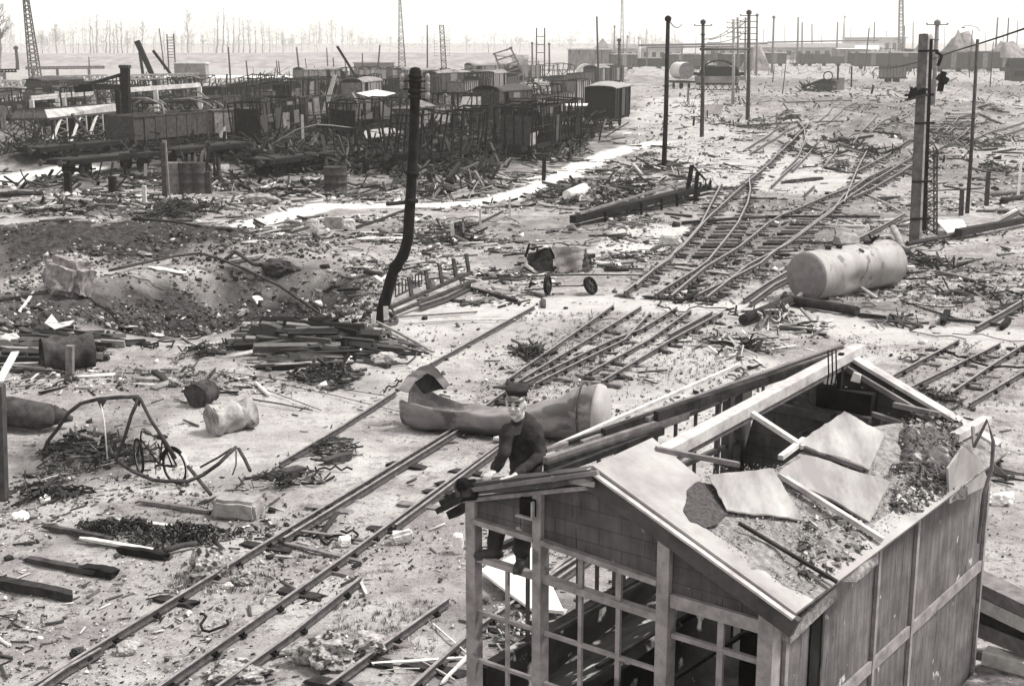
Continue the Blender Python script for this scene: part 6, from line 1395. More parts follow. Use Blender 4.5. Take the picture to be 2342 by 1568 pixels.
for p, q in ((bb, seat), (bb, hl), (seat, hd_), (rc+ax*.05, bb), (rc-ax*.05, bb), (rc+ax*.05, seat), (rc-ax*.05, seat), (hl, hd_)): s.tube([p, q], .016, 8)
s.build('frame', soot, o); MB().tube([hd_, hl, fc+ax*.05], .013, 6).build('fork', soot, o); MB().tube([hl, fc-ax*.05], .013, 6).build('fork', soot, o)
hb_ = hd_+Vector((0, 0, .09)); MB().tube([hb_-fax*.26-dv*.16, hb_-fax*.24, hb_-fax*.08+dv*.05, hb_+fax*.08+dv*.05, hb_+fax*.24, hb_+fax*.26-dv*.16], .012, 7).build('handlebar', ironmid, o)
s = MB(); ell(s, seat+Vector((0, 0, .06)), .13, .09, .035, (dv, ax, up)); s.build('saddle', soot, o)
x, z = basis(ax); m0 = MB().ring(rc, ax, wr+.025, .022, 36, 6, .15, 2.9); m0.build('mudguard', soot, o)
m1 = MB(); pts_ = []
for k in range(9): q = R(-18+70*k/8); pts_.append(rc-dv*math.cos(q)*(wr+.03)+up*math.sin(q)*(wr+.03))
m1.tube(pts_, .026, 8); m1.build('mudguard_tip', white, o)
s = MB(); s.tube([bb-ax*.09, bb+ax*.09], .03, 8); s.tube([bb+ax*.09, bb+ax*.1-up*.16], .01, 6); s.ring(bb+ax*.04, ax, .09, .008, 18, 5); s.build('crank', iron, o)
iw = thing('twisted_ironwork', 'twisted iron skeleton arching over the bicycle and sweeping to its right', 'ironwork', tuple(G(318, 1090)))
def frame_(pts, d, r, label, m=iron, name='bent_bar', k=None):
    P = [V(x, y, dd) for (x, y), dd in zip(pts, d)]; return MB().tube(P, r, 8).build(name, m, iw)
d0 = 22.4
o = frame_([(100, 1030), (112, 1005), (132, 980), (155, 945), (185, 922), (225, 912), (270, 908), (318, 907)], [23.6]*3+[23.2]*2+[22.8]*3, .036, 'big bent iron frame arching over the bicycle, with torn bracket plates', iron)
for q in [[(318, 907), (346, 962), (376, 1006), (402, 1048)], [(318, 910), (300, 950), (285, 1000), (264, 1052)]]: MB().tube([V(x, y, d0) for x, y in q], .032, 8).build('brace', iron, o)
MB().slab([V(222, 914, 22.7), V(246, 912, 22.7), V(232, 936, 22.7)], .02).build('gusset', iron, o); MB().slab([V(300, 909, 22.5), V(322, 907, 22.5), V(320, 930, 22.5)], .02).build('gusset', iron, o); MB().tube([V(230, 920, 22.7), V(238, 960, 22.6), V(246, 1050, 22.3)], .014, 6).build('hanging_bar', concl, o)
frame_([(268, 1040), (265, 1050), (280, 1062), (305, 1078), (350, 1097), (380, 1100), (430, 1100), (465, 1085), (500, 1060), (520, 1040), (540, 1022)], [22.6, 22.6, 22.4, 22.2, 21.9, 21.8, 21.9, 22.0, 22.0, 22.1, 22.3], .035, 'long curved iron frame bar sweeping under the bicycle', iron)
frame_([(430, 1066), (482, 1130)], [22.4, 21.5], .034, 'straight iron strut leaning into the ground right of the bicycle')
frame_([(546, 1026), (560, 1050), (572, 1076)], [22.6, 22.2, 21.9], .033, 'short forked strut at the right end of the curved frame')
frame_([(458, 1068), (500, 1045), (530, 1025)], [22.6, 22.6, 22.6], .02, 'thin rod above the curved frame bar')
frame_([(540, 1030), (540, 1062), (532, 1085)], [22.3, 22.1, 21.9], .014, 'thin bent rod hanging from the forked strut')

# ------------------------------------------------------------------ named debris
def drumlie(px, py, r, L_, azd, label, m, m2=None, name='drum', dent=0., open_=True, sd=3):
    b = G(px, py, r*.9); dr_ = Vector((math.sin(R(azd)), math.cos(R(azd)), 0)); o = thing(name, label, 'drum', (b.x, b.y, b.z-r*.9)); rr = random.Random(sd); x, z = basis(dr_); vs = []; fs = []; n = 26; K_ = 14
    from mathutils import noise
    for i in range(K_+1):
        for k in range(n):
            a_ = 2*math.pi*k/n; f = 1+dent*noise.noise(Vector((i*.35, math.cos(a_)*1.3, math.sin(a_)*1.3+sd)))+(.03 if i in (0, 5, 9, K_) else 0); vs.append(b+dr_*(L_*i/K_)+(x*math.cos(a_)+z*math.sin(a_))*r*f)
    for i in range(K_):
        for k in range(n): fs.append((i*n+k, i*n+(k+1) % n, (i+1)*n+(k+1) % n, (i+1)*n+k))
    s = MB(); s.add(vs, fs, True); s.add(vs[-n:], [tuple(range(n))])
    if not open_: s.add(vs[:n], [tuple(range(n))[::-1]])
    sh = s.build('shell', m, o)
    MB().lathe(b+dr_*(.10 if open_ else .03), [(r*.93, 0), (r*.93, .01)], 20, dr_).build('lid', m2 or soot, o); return o
drumw = mat('whitened_drum', .10, .42, 3, .8, .4, .2, spots=.38, spot_v=.1, spotscale=4)
drumlie(98, 845, .42, 1.25, 62, 'open rusty drum lying at the left with a torn pale flap', iron, soot, dent=.2)
o = MB().slab([G(108, 812, .85), G(125, 803, 1.0), G(140, 812, .85), G(175, 805, .85), G(165, 812, .8), G(130, 818, .75)], .02).build('torn_flap', concl, None, G(120, 810)); tag(o, 'pale torn metal flap on the open rusty drum', 'flap')
drumlie(447, 930, .27, .55, 20, 'small squat scorched drum left of the wire bundle', iron, soot, dent=.35, open_=False, sd=8)
drumlie(484, 992, .32, .95, 48, 'crumpled drum with dark lid and whitened side, right of the bent frame', drumw, iron, dent=.3, open_=False, sd=5)
s = MB(); s.tube([G(-60, 985, .4), G(30, 978, .36), G(90, 985, .33), G(122, 980, .3)], [.34, .33, .3, .24], 18); s.tube([G(122, 980, .3), G(168, 978, .2)], [.24, .05], 10); tag(s.build('crushed_boiler', iron, None, G(20, 985)), 'long dark crushed cylinder entering from the left edge', 'cylinder')
p = G(0, 1140); o = MB().bar(p-Vector((.02, 0, .3)), V(-6, 880, p.y), .26, .2, .22, .2).build('post', postd, None, p); tag(o, 'thick dark blurred post at the left edge', 'post')
o = MB().slab([G(-10, 905, .3), G(30, 852, .5), G(48, 850, .5), G(10, 902, .3)], .04).build('sheet', concl, None, G(0, 900)); tag(o, 'corner of a pale sheet at the left edge', 'sheet')
p = G(160, 858); o = MB().bar(p, V(160, 790, p.y), .17, .17).build('post', wmid, None, p); tag(o, 'grey upright post right beside the open rusty drum', 'post')
blockp(160, 672, 1.55, 1.1, 1.25, -24, 'massive broken concrete block tilted on the dark earth at left', mat('block_conc', .1, .3, 5, 1, .9, .1, spots=.35, spot_v=.45), 'concrete_block', 'block', 10, .22, 3, -8)
o = MB().bar(G(122, 655, .35), G(190, 682, .3), .18, .25).build('block_base', conc, None, G(122, 655)); tag(o, 'pale edge slab under the massive concrete block', 'slab')
blockp(545, 1178, .80, .50, .36, -8, 'pale rounded masonry block lying below the bicycle', conc, 'masonry_block', 'block', 2, .16, 4)
blockp(920, 1240, .36, .22, .22, 10, 'small pale block leaning at the rail of the foremost track', concl, 'masonry_block', 'block', -8, .2, 6)
blockp(788, 1246, .2, .16, .16, 20, 'small white cube of stone between the rails of the foremost track', white, 'stone_cube', 'stone', 0, .15, 9)
blockp(1048, 1262, .16, .16, .34, 5, 'upright small white stone on dark footing left of the hut', white, 'white_stone', 'stone', 0, .15, 12)
for i, (px, py, sx, lb) in enumerate([(765, 522, .8, 'long'), (715, 528, .5, 'middle'), (798, 528, .55, 'right')]): blockp(px, py, sx, .45, .55, 5*i, 'pale cut stone block by the white path, %s one of the row of three' % lb, concl if i else conc, 'stone_block', 'stone', 0, .12, 20+i)
blockp(1530, 560, .7, .5, .45, 5, 'small block with pale top between the middle rails', concl, 'concrete_block', 'block', 0, .15, 31)
def rock_(px, py, r, label, m=concl, sq=(1, .85, .7), seed=1, dz=.5, rough=.3): b = G(px, py); o = MB().rock(b+Vector((0, 0, r*sq[2]*dz)), r, seed, sq, 4, rough).build('boulder', m, None, b); return tag(o, label, 'rock')
wr_ = mat('snow_white_rubble', .10, .50, 14, 1, 1., .1, spots=.44, spot_v=.05, spotscale=9)
rock_(470, 1312, .27, 'white topped rough lump beside the foremost rail', wr_, (1, .9, .95), 2); rock_(556, 1330, .18, 'white rough lump between the foremost rails', wr_, (1, .8, .6), 3); rock_(765, 1512, .42, 'largest rough boulder at the bottom between the short rails', wr_, (1.1, .8, .6), 4, .5, .4); rock_(845, 1470, .2, 'ragged stone behind the largest boulder', stone, (1, .8, .5), 41)
rock_(293, 1490, .15, 'smooth stone between the rails at lower left', stone, (1, .9, .7), 5, .5, .15); rock_(48, 1186, .14, 'small white rock at the left edge', white, (1, .9, .6), 6); rock_(104, 1146, .09, 'tiny white rock near the left edge', white, (1, .9, .8), 7); rock_(182, 1500, .10, 'dark pebble at the foremost rail end', iron, (1, .9, .8), 8)
rock_(520, 1344, .08, 'fist sized white stone below the white lump', concl, (1, .8, .7), 9); rock_(540, 1544, .3, 'low white crusted mound at the bottom edge', wr_, (1.4, .8, .35), 11); rock_(2291, 1150, .2, 'bright white stone right of the hut', white, (1, .8, .7), 12); rock_(120, 762, .5, 'dark rounded lump in the left scrap', iron, (1, .8, .7), 13)
rock_(600, 466, .6, 'big pale boulder at the edge of the white path', conc, (1.4, .8, .55), 14); rock_(20, 800, .45, 'pale jagged rock at the left edge in the scrap', concl, (1.2, .8, .5), 15); rock_(640, 625, .5, 'dark angular stone at the crater rim', iron, (1.2, .7, .7), 16); rock_(880, 830, .3, 'broken grey stone by the plank pile', stone, (1.2, .8, .6), 17)
rock_(2291, 1560, .3, 'rough block at the lower right corner', stone, (1, .8, .8), 18)
# long bars, planks, pipes: x0,y0,x1,y1, width m, height m, material, kind, label
BARS = [
 (-30, 1336, 166, 1372, .17, .15, wdark, 'beam', 'thick charred beam entering from the left edge low down'), (100, 1210, 260, 1240, .10, .08, iron, 'beam', 'rusty beam with bolts above the chain heap'),
 (60, 1282, 255, 1318, .13, .08, iron, 'sleeper', 'iron sleeper with upright chairs at lower left'), (196, 1308, 262, 1320, .2, .14, soot, 'sleeper_end', 'dark squared sleeper end at lower left'),
 (320, 1150, 480, 1175, .10, .06, wmid, 'plank', 'grey plank between bicycle and chain heap'), (250, 1192, 480, 1220, .09, .05, wlight, 'plank', 'pale plank lying on the chain heap'), (185, 1235, 350, 1262, .10, .05, wlight, 'plank', 'pale plank below the chain heap'),
 (105, 1060, 185, 992, .07, .05, wmid, 'batten', 'grey batten propped on the scrap under the frame'), (270, 1262, 380, 1280, .12, .12, soot, 'sleeper', 'short dark sleeper at the foot of the chain heap'), (376, 1270, 450, 1252, .11, .1, iron, 'pipe', 'flanged pipe end at the foot of the chain heap'),
 (338, 1368, 388, 1360, .02, .02, iron, 'rod', 'thin dark rod lying alone, upper of two'), (342, 1374, 388, 1366, .02, .02, iron, 'rod', 'thin dark rod lying alone, lower of two'),
 (240, 635, 520, 622, .13, .13, ironmid, 'x', ''), (660, 1215, 860, 1245, .07, .04, wmid, 'plank', 'flat plank between the foremost rails, upper one'), (650, 1246, 830, 1290, .08, .04, wmid, 'plank', 'flat plank between the foremost rails, lower one'),
 (480, 850, 735, 942, .025, .025, iron, 'rod', 'long thin rod crossing the yard toward the bent tank, left part'), (500, 852, 905, 912, .022, .022, iron, 'rod', 'long thin wire rod reaching the bent tank, upper one'), (640, 880, 918, 946, .022, .022, iron, 'rod', 'long thin wire rod reaching the bent tank, lower one'),
 (462, 885, 492, 848, .06, .06, wdark, 'stick', 'dark splintered stick at the end of the wire rods'), (560, 915, 715, 943, .04, .04, iron, 'rod', 'thick rod ending below the wire rods'), (440, 905, 545, 900, .06, .05, wdark, 'plank', 'charred plank crossing near the small squat drum'),
 (600, 838, 800, 828, .22, .04, conc, 'plank', 'broad grey plank at the front of the plank pile'), (590, 812, 790, 822, .18, .05, wmid, 'plank', 'second broad plank in the plank pile'), (600, 764, 830, 790, .14, .06, wdark, 'plank', 'charred plank along the top of the pile'),
 (680, 740, 930, 800, .09, .07, wdark, 'plank', 'long charred plank sloping to the right of the pile'), (700, 748, 985, 800, .06, .05, wmid, 'batten', 'long grey batten right of the plank pile'), (830, 725, 990, 808, .07, .07, conc, 'batten', 'pale bar from the leaning pole foot to the right'),
 (790, 830, 850, 785, .05, .04, white, 'stick', 'whitish forked stick on the plank pile'), (850, 760, 960, 795, .06, .05, wdark, 'plank', 'short charred plank right of the pile'), (880, 790, 980, 812, .06, .05, wdark, 'plank', 'charred plank end near the long rail'),
 (905, 728, 1090, 716, .06, .05, wmid, 'batten', 'long batten right of the leaning pole, upper one'), (925, 742, 1180, 734, .06, .05, wlight, 'batten', 'long pale batten right of the leaning pole, lower one'), (1075, 662, 1185, 692, .14, .12, wdark, 'beam', 'charred mossy beam right of the fallen railing'),
 (1090, 640, 1500, 632, .06, .05, iron, 'bar', 'long thin bar from the fallen railing to the middle rails'), (790, 530, 940, 478, .13, .12, wdark, 'beam', 'beam propped against the leaning pole from the left'), (1030, 540, 1150, 485, .09, .09, iron, 'beam', 'dark beam leaning by the white stake'),
 (1250, 470, 1450, 450, .1, .08, wdark, 'beam', 'long dark beam over the scrap north of the fallen signal'), (1560, 515, 1755, 500, .16, .14, wdark, 'pole', 'long fallen wooden pole across the middle rails, left half'), (1755, 500, 2012, 500, .14, .12, wdark, 'pole', 'long fallen wooden pole across the middle rails, right half'),
 (1532, 606, 1700, 618, .10, .06, wdark, 'beam', 'dark beam over the kinked rails'), (1540, 612, 1665, 628, .3, .05, conc, 'plate', 'bent pale plate over the kinked rails'), (1985, 448, 2078, 497, .08, .08, conc, 'bar', 'pale bar ending at the signal mast foot'),
 (1700, 745, 1805, 700, .34, .3, wdark, 'trunk', 'thick charred timber in front of the pale tank, left piece'), (1790, 696, 1960, 724, .34, .28, wdark, 'trunk', 'thick charred timber in front of the pale tank, right piece'), (1960, 722, 2060, 735, .12, .1, wdark, 'beam', 'tapering end of the charred timber before the pale tank'),
 (2140, 624, 2232, 646, .14, .12, ironmid, 'channel', 'short iron channel right of the pale tank'), (2150, 732, 2300, 748, .10, .09, iron, 'axle', 'iron bar with lumps at its ends near the right edge'), (2156, 742, 2168, 716, .2, .2, soot, 'lump', 'upright dark lump on the left end of the iron bar'), (2290, 755, 2308, 735, .16, .16, soot, 'lump', 'dark lump on the right end of the iron bar'),
 (2060, 690, 2200, 735, .05, .05, wdark, 'stick', 'thin charred lath below the pale tank'), (1790, 235, 1945, 232, .16, .14, iron, 'beam', 'long beam in the open ground behind the far loop'), (1680, 292, 1930, 288, .14, .12, iron, 'pipe', 'long thin pipe across the open ground, in front of the far loop'),
 (1770, 240, 1835, 236, .2, .18, wdark, 'beam', 'charred beam near the rough mounds'), (1790, 258, 1860, 252, .14, .12, wdark, 'beam', 'thin charred beam near the rough mounds'), (2130, 205, 2190, 178, .18, .16, wdark, 'beam', 'long leaning beam behind the signal mast'), (2230, 240, 2342, 245, .18, .1, conc, 'plank', 'stack of pale planks at the right edge, far'), (2240, 245, 2342, 250, .16, .1, wmid, 'plank', 'lower grey plank in the far right stack'),
 (1955, 308, 2060, 310, .2, .16, wdark, 'beam', 'dark beam lying beside the rail loop'), (1955, 320, 2000, 312, .4, .2, iron, 'beam', 'dark scrap beam left of the rail loop'), (2270, 350, 2342, 352, .2, .1, wdark, 'plank', 'charred plank far at the right edge'), (2080, 440, 2250, 432, .1, .08, wdark, 'bar', 'thin bar behind the lattice column'), (2255, 452, 2342, 442, .3, .25, wmid, 'trunk', 'weathered trunk at the right edge by the thin white post'), (2290, 465, 2342, 455, .25, .2, wdark, 'trunk', 'charred trunk below the weathered trunk'),
 (850, 1522, 1065, 1508, .05, .03, white, 'batten', 'bright batten at the bottom left of the hut'), (1010, 1568, 1075, 1500, .05, .04, wlight, 'batten', 'pale batten leaning at the hut corner'), (990, 1430, 1075, 1505, .025, .02, wlight, 'lath', 'thin pale lath beside the short rails'), (960, 1515, 1040, 1560, .03, .03, conc, 'lath', 'short pale lath in front of the hut'), (820, 1325, 838, 1362, .05, .03, wlight, 'peg', 'small pale peg at the rail stub end'),
 (870, 1540, 960, 1534, .02, .02, wlight, 'rod', 'thin pale rod at the bottom edge'), (0, 748, 110, 752, .10, .08, wdark, 'plank', 'charred plank at the left edge above the open drum'), (0, 690, 95, 675, .12, .1, wdark, 'plank', 'dark plank pointing at the concrete block'), (45, 715, 78, 668, .09, .05, wlight, 'stick', 'pale curved stick left of the concrete block'),
 (210, 520, 310, 502, .14, .12, wmid, 'beam', 'curved grey beam on the dark spoil at left'), (300, 503, 460, 520, .12, .1, wdark, 'beam', 'dark beam beside the curved grey beam'), (0, 452, 100, 448, .3, .25, wdark, 'trunk', 'fat charred trunk at the left edge by the path'), (150, 445, 400, 462, .14, .12, iron, 'pipe', 'long pipe before the flat wagons'),
 (530, 600, 600, 588, .4, .12, conc, 'slab', 'pale flat slab on the crater rim'), (350, 614, 420, 625, .4, .05, white, 'slab', 'bright broken slab at the crater rim'), (585, 682, 595, 694, .3, .1, white, 'slab', 'small white slab on the crater slope'), (725, 690, 740, 700, .3, .06, concl, 'slab', 'small pale shard right of the crater'), (545, 722, 562, 712, .3, .12, conc, 'slab', 'grey slab at the crater bottom'),
 (1790, 420, 1880, 410, .3, .2, wdark, 'scrap', 'dark scrap beside the looping rails'), (1710, 1000, 1760, 1010, .05, .03, wdark, 'lath', 'thin lath seen through the hut frame'),
 (1470, 870, 1500, 880, .05, .03, wdark, 'lath', 'thin lath in front of the roof beams'), (640, 1060, 760, 1040, .03, .03, iron, 'rod', 'thin rod by the long single rail'), (560, 1100, 700, 1085, .05, .05, iron, 'rod', 'dark rod right of the curved frame'), (620, 1095, 700, 1078, .26, .14, iron, 'box', 'dark boxy scrap at the end of the single rail'), (745, 1062, 805, 1045, .2, .14, iron, 'box', 'small rusty box scrap right of the single rail'),
]
for i, (x0, y0, x1, y1, w_, h_, m, k, lb) in enumerate(BARS):
    if k == 'x': continue
    a, b = G(x0, y0, h_*.5+.03), G(x1, y1, h_*.5+.03); s = MB()
    if k in ('pipe', 'pole', 'trunk', 'rod'): s.tube([a, a.lerp(b, .5)+Vector((0, 0, .02)), b], w_/2, 8, r2=w_*.42)
    else: a.z -= h_*.3; b.z -= h_*.3; s.rbar(a, b, w_, h_, i)
    o = s.build(k, m, None, a); tag(o, lb, k.replace('_', ' '))
cable([G(250, 628, .15), G(320, 615, .2), G(400, 604, .3), G(460, 606, .45), G(510, 625, .5), G(560, 645, .5), G(640, 678, .4), G(730, 722, .1)], .055, 'long curved pipe running over the crater rim down to the right', iron, 'pipe', 'pipe')
cable([G(505, 620, .3), G(540, 612, .6), G(580, 622, .3), G(650, 628, .2)], .08, 'smaller curved pipe on the crater rim', iron, 'pipe', 'pipe')
def squiggle(px, py, L_, label, n=10, sd=0, r=.02, m=soot):
    rr = random.Random(sd); p = G(px, py, .05); pts = [p]; a_ = rr.uniform(0, 6)
    for _ in range(n): a_ += rr.gauss(0, .7); p = p+Vector((math.cos(a_), math.sin(a_)*1.2, 0))*L_/n; p = Vector((p.x, p.y, hz1(p.x, p.y)+rr.uniform(.02, .12))); pts.append(p)
    cable(pts, r, label+', %s, number %d of the scattered ones counted as seen from the man' % ('far' if py < 600 else 'near', sd+1) if 0 else label, m, 'bent_rod', 'rod', 'bent rods lying about the yard')
for i, (px, py) in enumerate([(520, 1425), (700, 1190), (780, 1220), (560, 800), (1700, 730), (1680, 790), (2180, 690), (1440, 470), (1500, 430), (2150, 600), (920, 560), (640, 430), (720, 1100), (1240, 440), (1150, 560), (430, 780), (880, 900), (2100, 640), (1880, 640), (1990, 600), (760, 1240), (150, 1120), (60, 1120), (1600, 380), (1560, 400), (1480, 400), (1010, 420), (1080, 430), (1950, 560), (2300, 630)]):
    squiggle(px, py, 1.1+.012*max(0, 900-py), 'thin bent iron rod lying on the ground', 10, i)
for i in range(46):
    px = rnd.choice([rnd.uniform(0, 1500), rnd.uniform(1350, 2300)]); py = rnd.uniform(430, 880)
    squiggle(px, py, rnd.uniform(1, 3.2), 'curled rusty wire in the %s litter' % ('left' if px < 780 else 'middle' if px < 1560 else 'right'), rnd.randint(5, 12), 500+i, rnd.uniform(.012, .03), rnd.choice([soot, iron, wmid]))
# scrap heaps
def heap(px, py, rx, ry, h, n, sz, label, tones=(.02, .03, .05, .1), cat='scrap heap', name='scrap_heap', seed=0, flatn=.3, kind='bar', al=None):
    rr = random.Random(seed+n); c = G(px, py); k_ = c.y/math.cos(PITCH)/FP; RX = rx*k_; y1 = G0(px, py-ry)[1]-c.y; s = MB(); tv = []
    for _ in range(n):
        a_ = rr.uniform(0, 6.283); q = math.sqrt(rr.random())*(1+.38*math.sin(a_*2+seed+n)+.25*math.sin(a_*5+n*.7)); x = c.x+math.cos(a_)*q*RX; y = c.y+math.sin(a_)*q*y1; z = hz1(x, y)+h*max(0, 1-q*q)*rr.uniform(.1, 1)+.01
        if 60 < y < 125 and pathmask(np.array([x]), np.array([y]))[0] > .2: continue
        L_ = sz*rr.uniform(.35, 1.8)
        d_ = Vector((rr.gauss(0, 1), rr.gauss(0, 1), rr.gauss(0, flatn)))
        if name == 'plank_pile': d_ = Vector((rr.gauss(1.5, .3), rr.gauss(-.35, .45), rr.gauss(0, .07)))
        d_.normalize(); o0 = len(s.v); p = Vector((x, y, z))
        if kind == 'chain' and rr.random() < .6: s.ring(p, Vector((rr.gauss(0, 1), rr.gauss(0, 1), rr.gauss(0, 1))), sz*rr.uniform(.25, .6), sz*.11, 8, 4)
        else: s.bar(p-d_*L_/2, p+d_*L_/2, L_*rr.uniform(.03, .14)*min(1, .8/sz+.35), L_*rr.uniform(.02, .07), roll=rr.uniform(0, 3))
        tv += [rr.choice(tones)*rr.uniform(.7, 1.3)]*(len(s.v)-o0)
    o = s.build(name, litm, None, c); at = o.data.attributes.new('tone', 'FLOAT', 'POINT'); at.data.foreach_set('value', tv); return tag(o, label, cat)
heap(280, 1215, 110, 22, .22, 480, .10, 'left lobe of the black chain heap at lower left', (.012, .02, .04, .09), 'chain heap', 'chain_heap', 1, kind='chain')
heap(425, 1232, 115, 26, .25, 520, .10, 'right lobe of the black chain heap at lower left', (.012, .02, .04, .09), 'chain heap', 'chain_heap', 2, kind='chain')
heap(200, 1040, 120, 36, .45, 420, .28, 'dark heap of small iron parts under the arching frame', (.02, .03, .06, .14))
heap(310, 1050, 50, 26, .2, 120, .2, 'small dark scrap patch left of the bicycle wheels')
heap(720, 790, 130, 30, .5, 230, 1.4, 'low pile of charred boards left of the long single rail', (.015, .025, .04, .07, .16), 'plank pile', 'plank_pile')
heap(745, 860, 66, 24, .35, 160, .45, 'dark broken scrap with an upright wedge below the board pile')
heap(120, 800, 140, 30, .35, 150, 1.3, 'layered charred boards behind the open rusty drum', (.02, .04, .07, .3), 'plank pile', 'plank_pile')
heap(470, 806, 45, 16, .2, 120, .3, 'small curl of black scrap on the pale ground'); heap(765, 1030, 70, 26, .2, 130, .25, 'black wiry scrap beside the single long rail')
heap(1700, 790, 90, 26, .15, 70, .55, 'heap of pale and dark laths above the hut roof beams', (.03, .06, .5, .6)); heap(1215, 810, 40, 16, .2, 60, .5, 'small dark scrap left of the rail fan')
heap(1540, 400, 150, 34, .35, 340, .8, 'tangled scrap around the thick flared pole', (.02, .04, .1, .4)); heap(1300, 440, 110, 26, .35, 260, .9, 'tangled scrap right of the white path', (.02, .03, .07, .3)); heap(1420, 450, 90, 22, .3, 200, .8, 'flat scrap between white path and fallen signal', (.02, .05, .3))
heap(1050, 540, 60, 20, .5, 90, .7, 'wrecked machine parts in the centre by the small white post', (.02, .03, .1)); heap(1060, 440, 130, 26, .4, 260, 1.0, 'charred boards between leaning pole and white path', (.02, .04, .1, .3)); heap(400, 490, 90, 24, .6, 220, .7, 'black spiky scrap below the drums', (.015, .03, .07)); heap(200, 480, 180, 20, .3, 260, .8, 'charred litter bank south of the left path', (.02, .03, .1, .3))
heap(700, 435, 160, 20, .35, 260, .9, 'charred litter north of the white path', (.02, .03, .08, .4)); heap(1690, 800, 60, 22, .12, 40, .5, 'twisted frame heap with pale pieces above the hut', (.5, .05, .03), seed=9)
heap(2060, 740, 60, 18, .12, 40, .5, 'thin splinters below the charred timber'); heap(1780, 735, 90, 24, .25, 110, .6, 'splintered wood beneath the charred timber', (.03, .06, .3, .5)); heap(2120, 600, 60, 26, .2, 60, .6, 'dark sticks right of the pale tank'); heap(2280, 690, 80, 40, .15, 90, .6, 'dark litter at the right edge', (.03, .06, .2))
heap(1860, 345, 60, 12, .3, 60, .8, 'dark sleepers heaped by the far loop', (.03, .05)); heap(2170, 325, 90, 20, .3, 160, 1.2, 'sleepers and rails heaped behind the signal mast', (.03, .06, .25)); heap(650, 1100, 90, 22, .15, 120, .22, 'dark litter right of the pale masonry block'); heap(100, 1130, 70, 26, .15, 90, .35, 'dark splinters at the left edge')
heap(1190, 990, 90, 16, .12, 120, .2, 'dark cinders under the bent tank'); heap(2220, 1050, 60, 40, .25, 80, .5, 'dark scrap right of the hut rear corner', (.02, .04, .1)); heap(1180, 1450, 80, 50, .12, 160, .25, 'dark clods seen through the hut window', (.04, .08, .2, .4)); heap(2130, 915, 60, 22, .2, 90, .3, 'dark coil of scrap at the end of the right rails')
o = MB().slab([G(1098, 1322, .1), G(1222, 1290, .25), G(1290, 1418, .1), G(1215, 1415, .12), G(1160, 1375, .12)], .05).build('white_board', white, None, G(1180, 1350)); tag(o, 'large white board lying behind the left window of the hut', 'board')

for i in range(26):
    px = rnd.uniform(1560, 2320); py = rnd.uniform(205, 400); heap(px, py, rnd.uniform(18, 60), rnd.uniform(5, 10), rnd.uniform(.2, .6), rnd.randint(25, 60), rnd.uniform(.5, 1.1), 'low dark scrap heap in the far rough ground', (.02, .03, .06, .2), seed=i)
# wreck field tangle: uncountable twisted scrap between the wagons
def tangle(boxes, label, name='scrap', seed=0, mm=None):
    rr = random.Random(seed); s = MB(); tv = []
    for (x0, y0, x1, y1, n, sz, hh, tones) in boxes:
        for _ in range(n):
            px, py = rr.uniform(x0, x1), rr.uniform(y0, y1); bx, by = G0(px, py)
            if by < 125 and pathmask(np.array([bx]), np.array([by]))[0] > .2: continue
            p = Vector((bx, by, hz1(bx, by)+hh*rr.random()**1.6)); L_ = sz*rr.uniform(.3, 1.7)
            d_ = Vector((rr.gauss(0, 1), rr.gauss(0, 1), rr.gauss(0, .55))).normalized(); o0 = len(s.v); t = rr.uniform(.035, .11); s.bar(p-d_*L_/2, p+d_*L_/2, t*rr.uniform(1, 3), t); tv += [rr.choice(tones)*rr.uniform(.7, 1.3)]*(len(s.v)-o0)
    o = s.build(name, litm); at = o.data.attributes.new('tone', 'FLOAT', 'POINT'); at.data.foreach_set('value', tv); return tag(o, label, kind='stuff')
DK = (.012, .02, .03, .05, .1, .03); DM = (.02, .04, .1, .3)
tangle([(0, 330, 620, 372, 800, 1.6, .7, DK), (560, 330, 960, 400, 1400, 1.8, 1.2, DK), (900, 380, 1130, 420, 260, 1.2, .7, DK), (560, 225, 1000, 330, 2000, 2.2, 1.8, DK), (280, 200, 600, 330, 1600, 2.2, 1.8, DK), (0, 190, 300, 330, 600, 2.2, 1.2, DK), (950, 200, 1400, 330, 1000, 2.2, 1.1, DK), (940, 290, 1160, 395, 420, 1.8, 1.2, DK), (1130, 330, 1350, 372, 260, 1.0, .6, DK), (560, 180, 820, 225, 400, 2.6, 2.2, DK), (1000, 165, 1450, 210, 300, 2.4, 1.4, DM), (0, 395, 560, 430, 200, 1.2, .4, DK)], 'twisted black iron and charred timber strewn between the wagons', seed=5)
tangle([(1400, 132, 2342, 175, 800, 2.6, .9, DM), (1560, 180, 2342, 260, 420, 1.1, .25, DM), (1480, 210, 1700, 330, 160, .9, .2, DM)], 'low scrap scattered among the far wagons', seed=6)

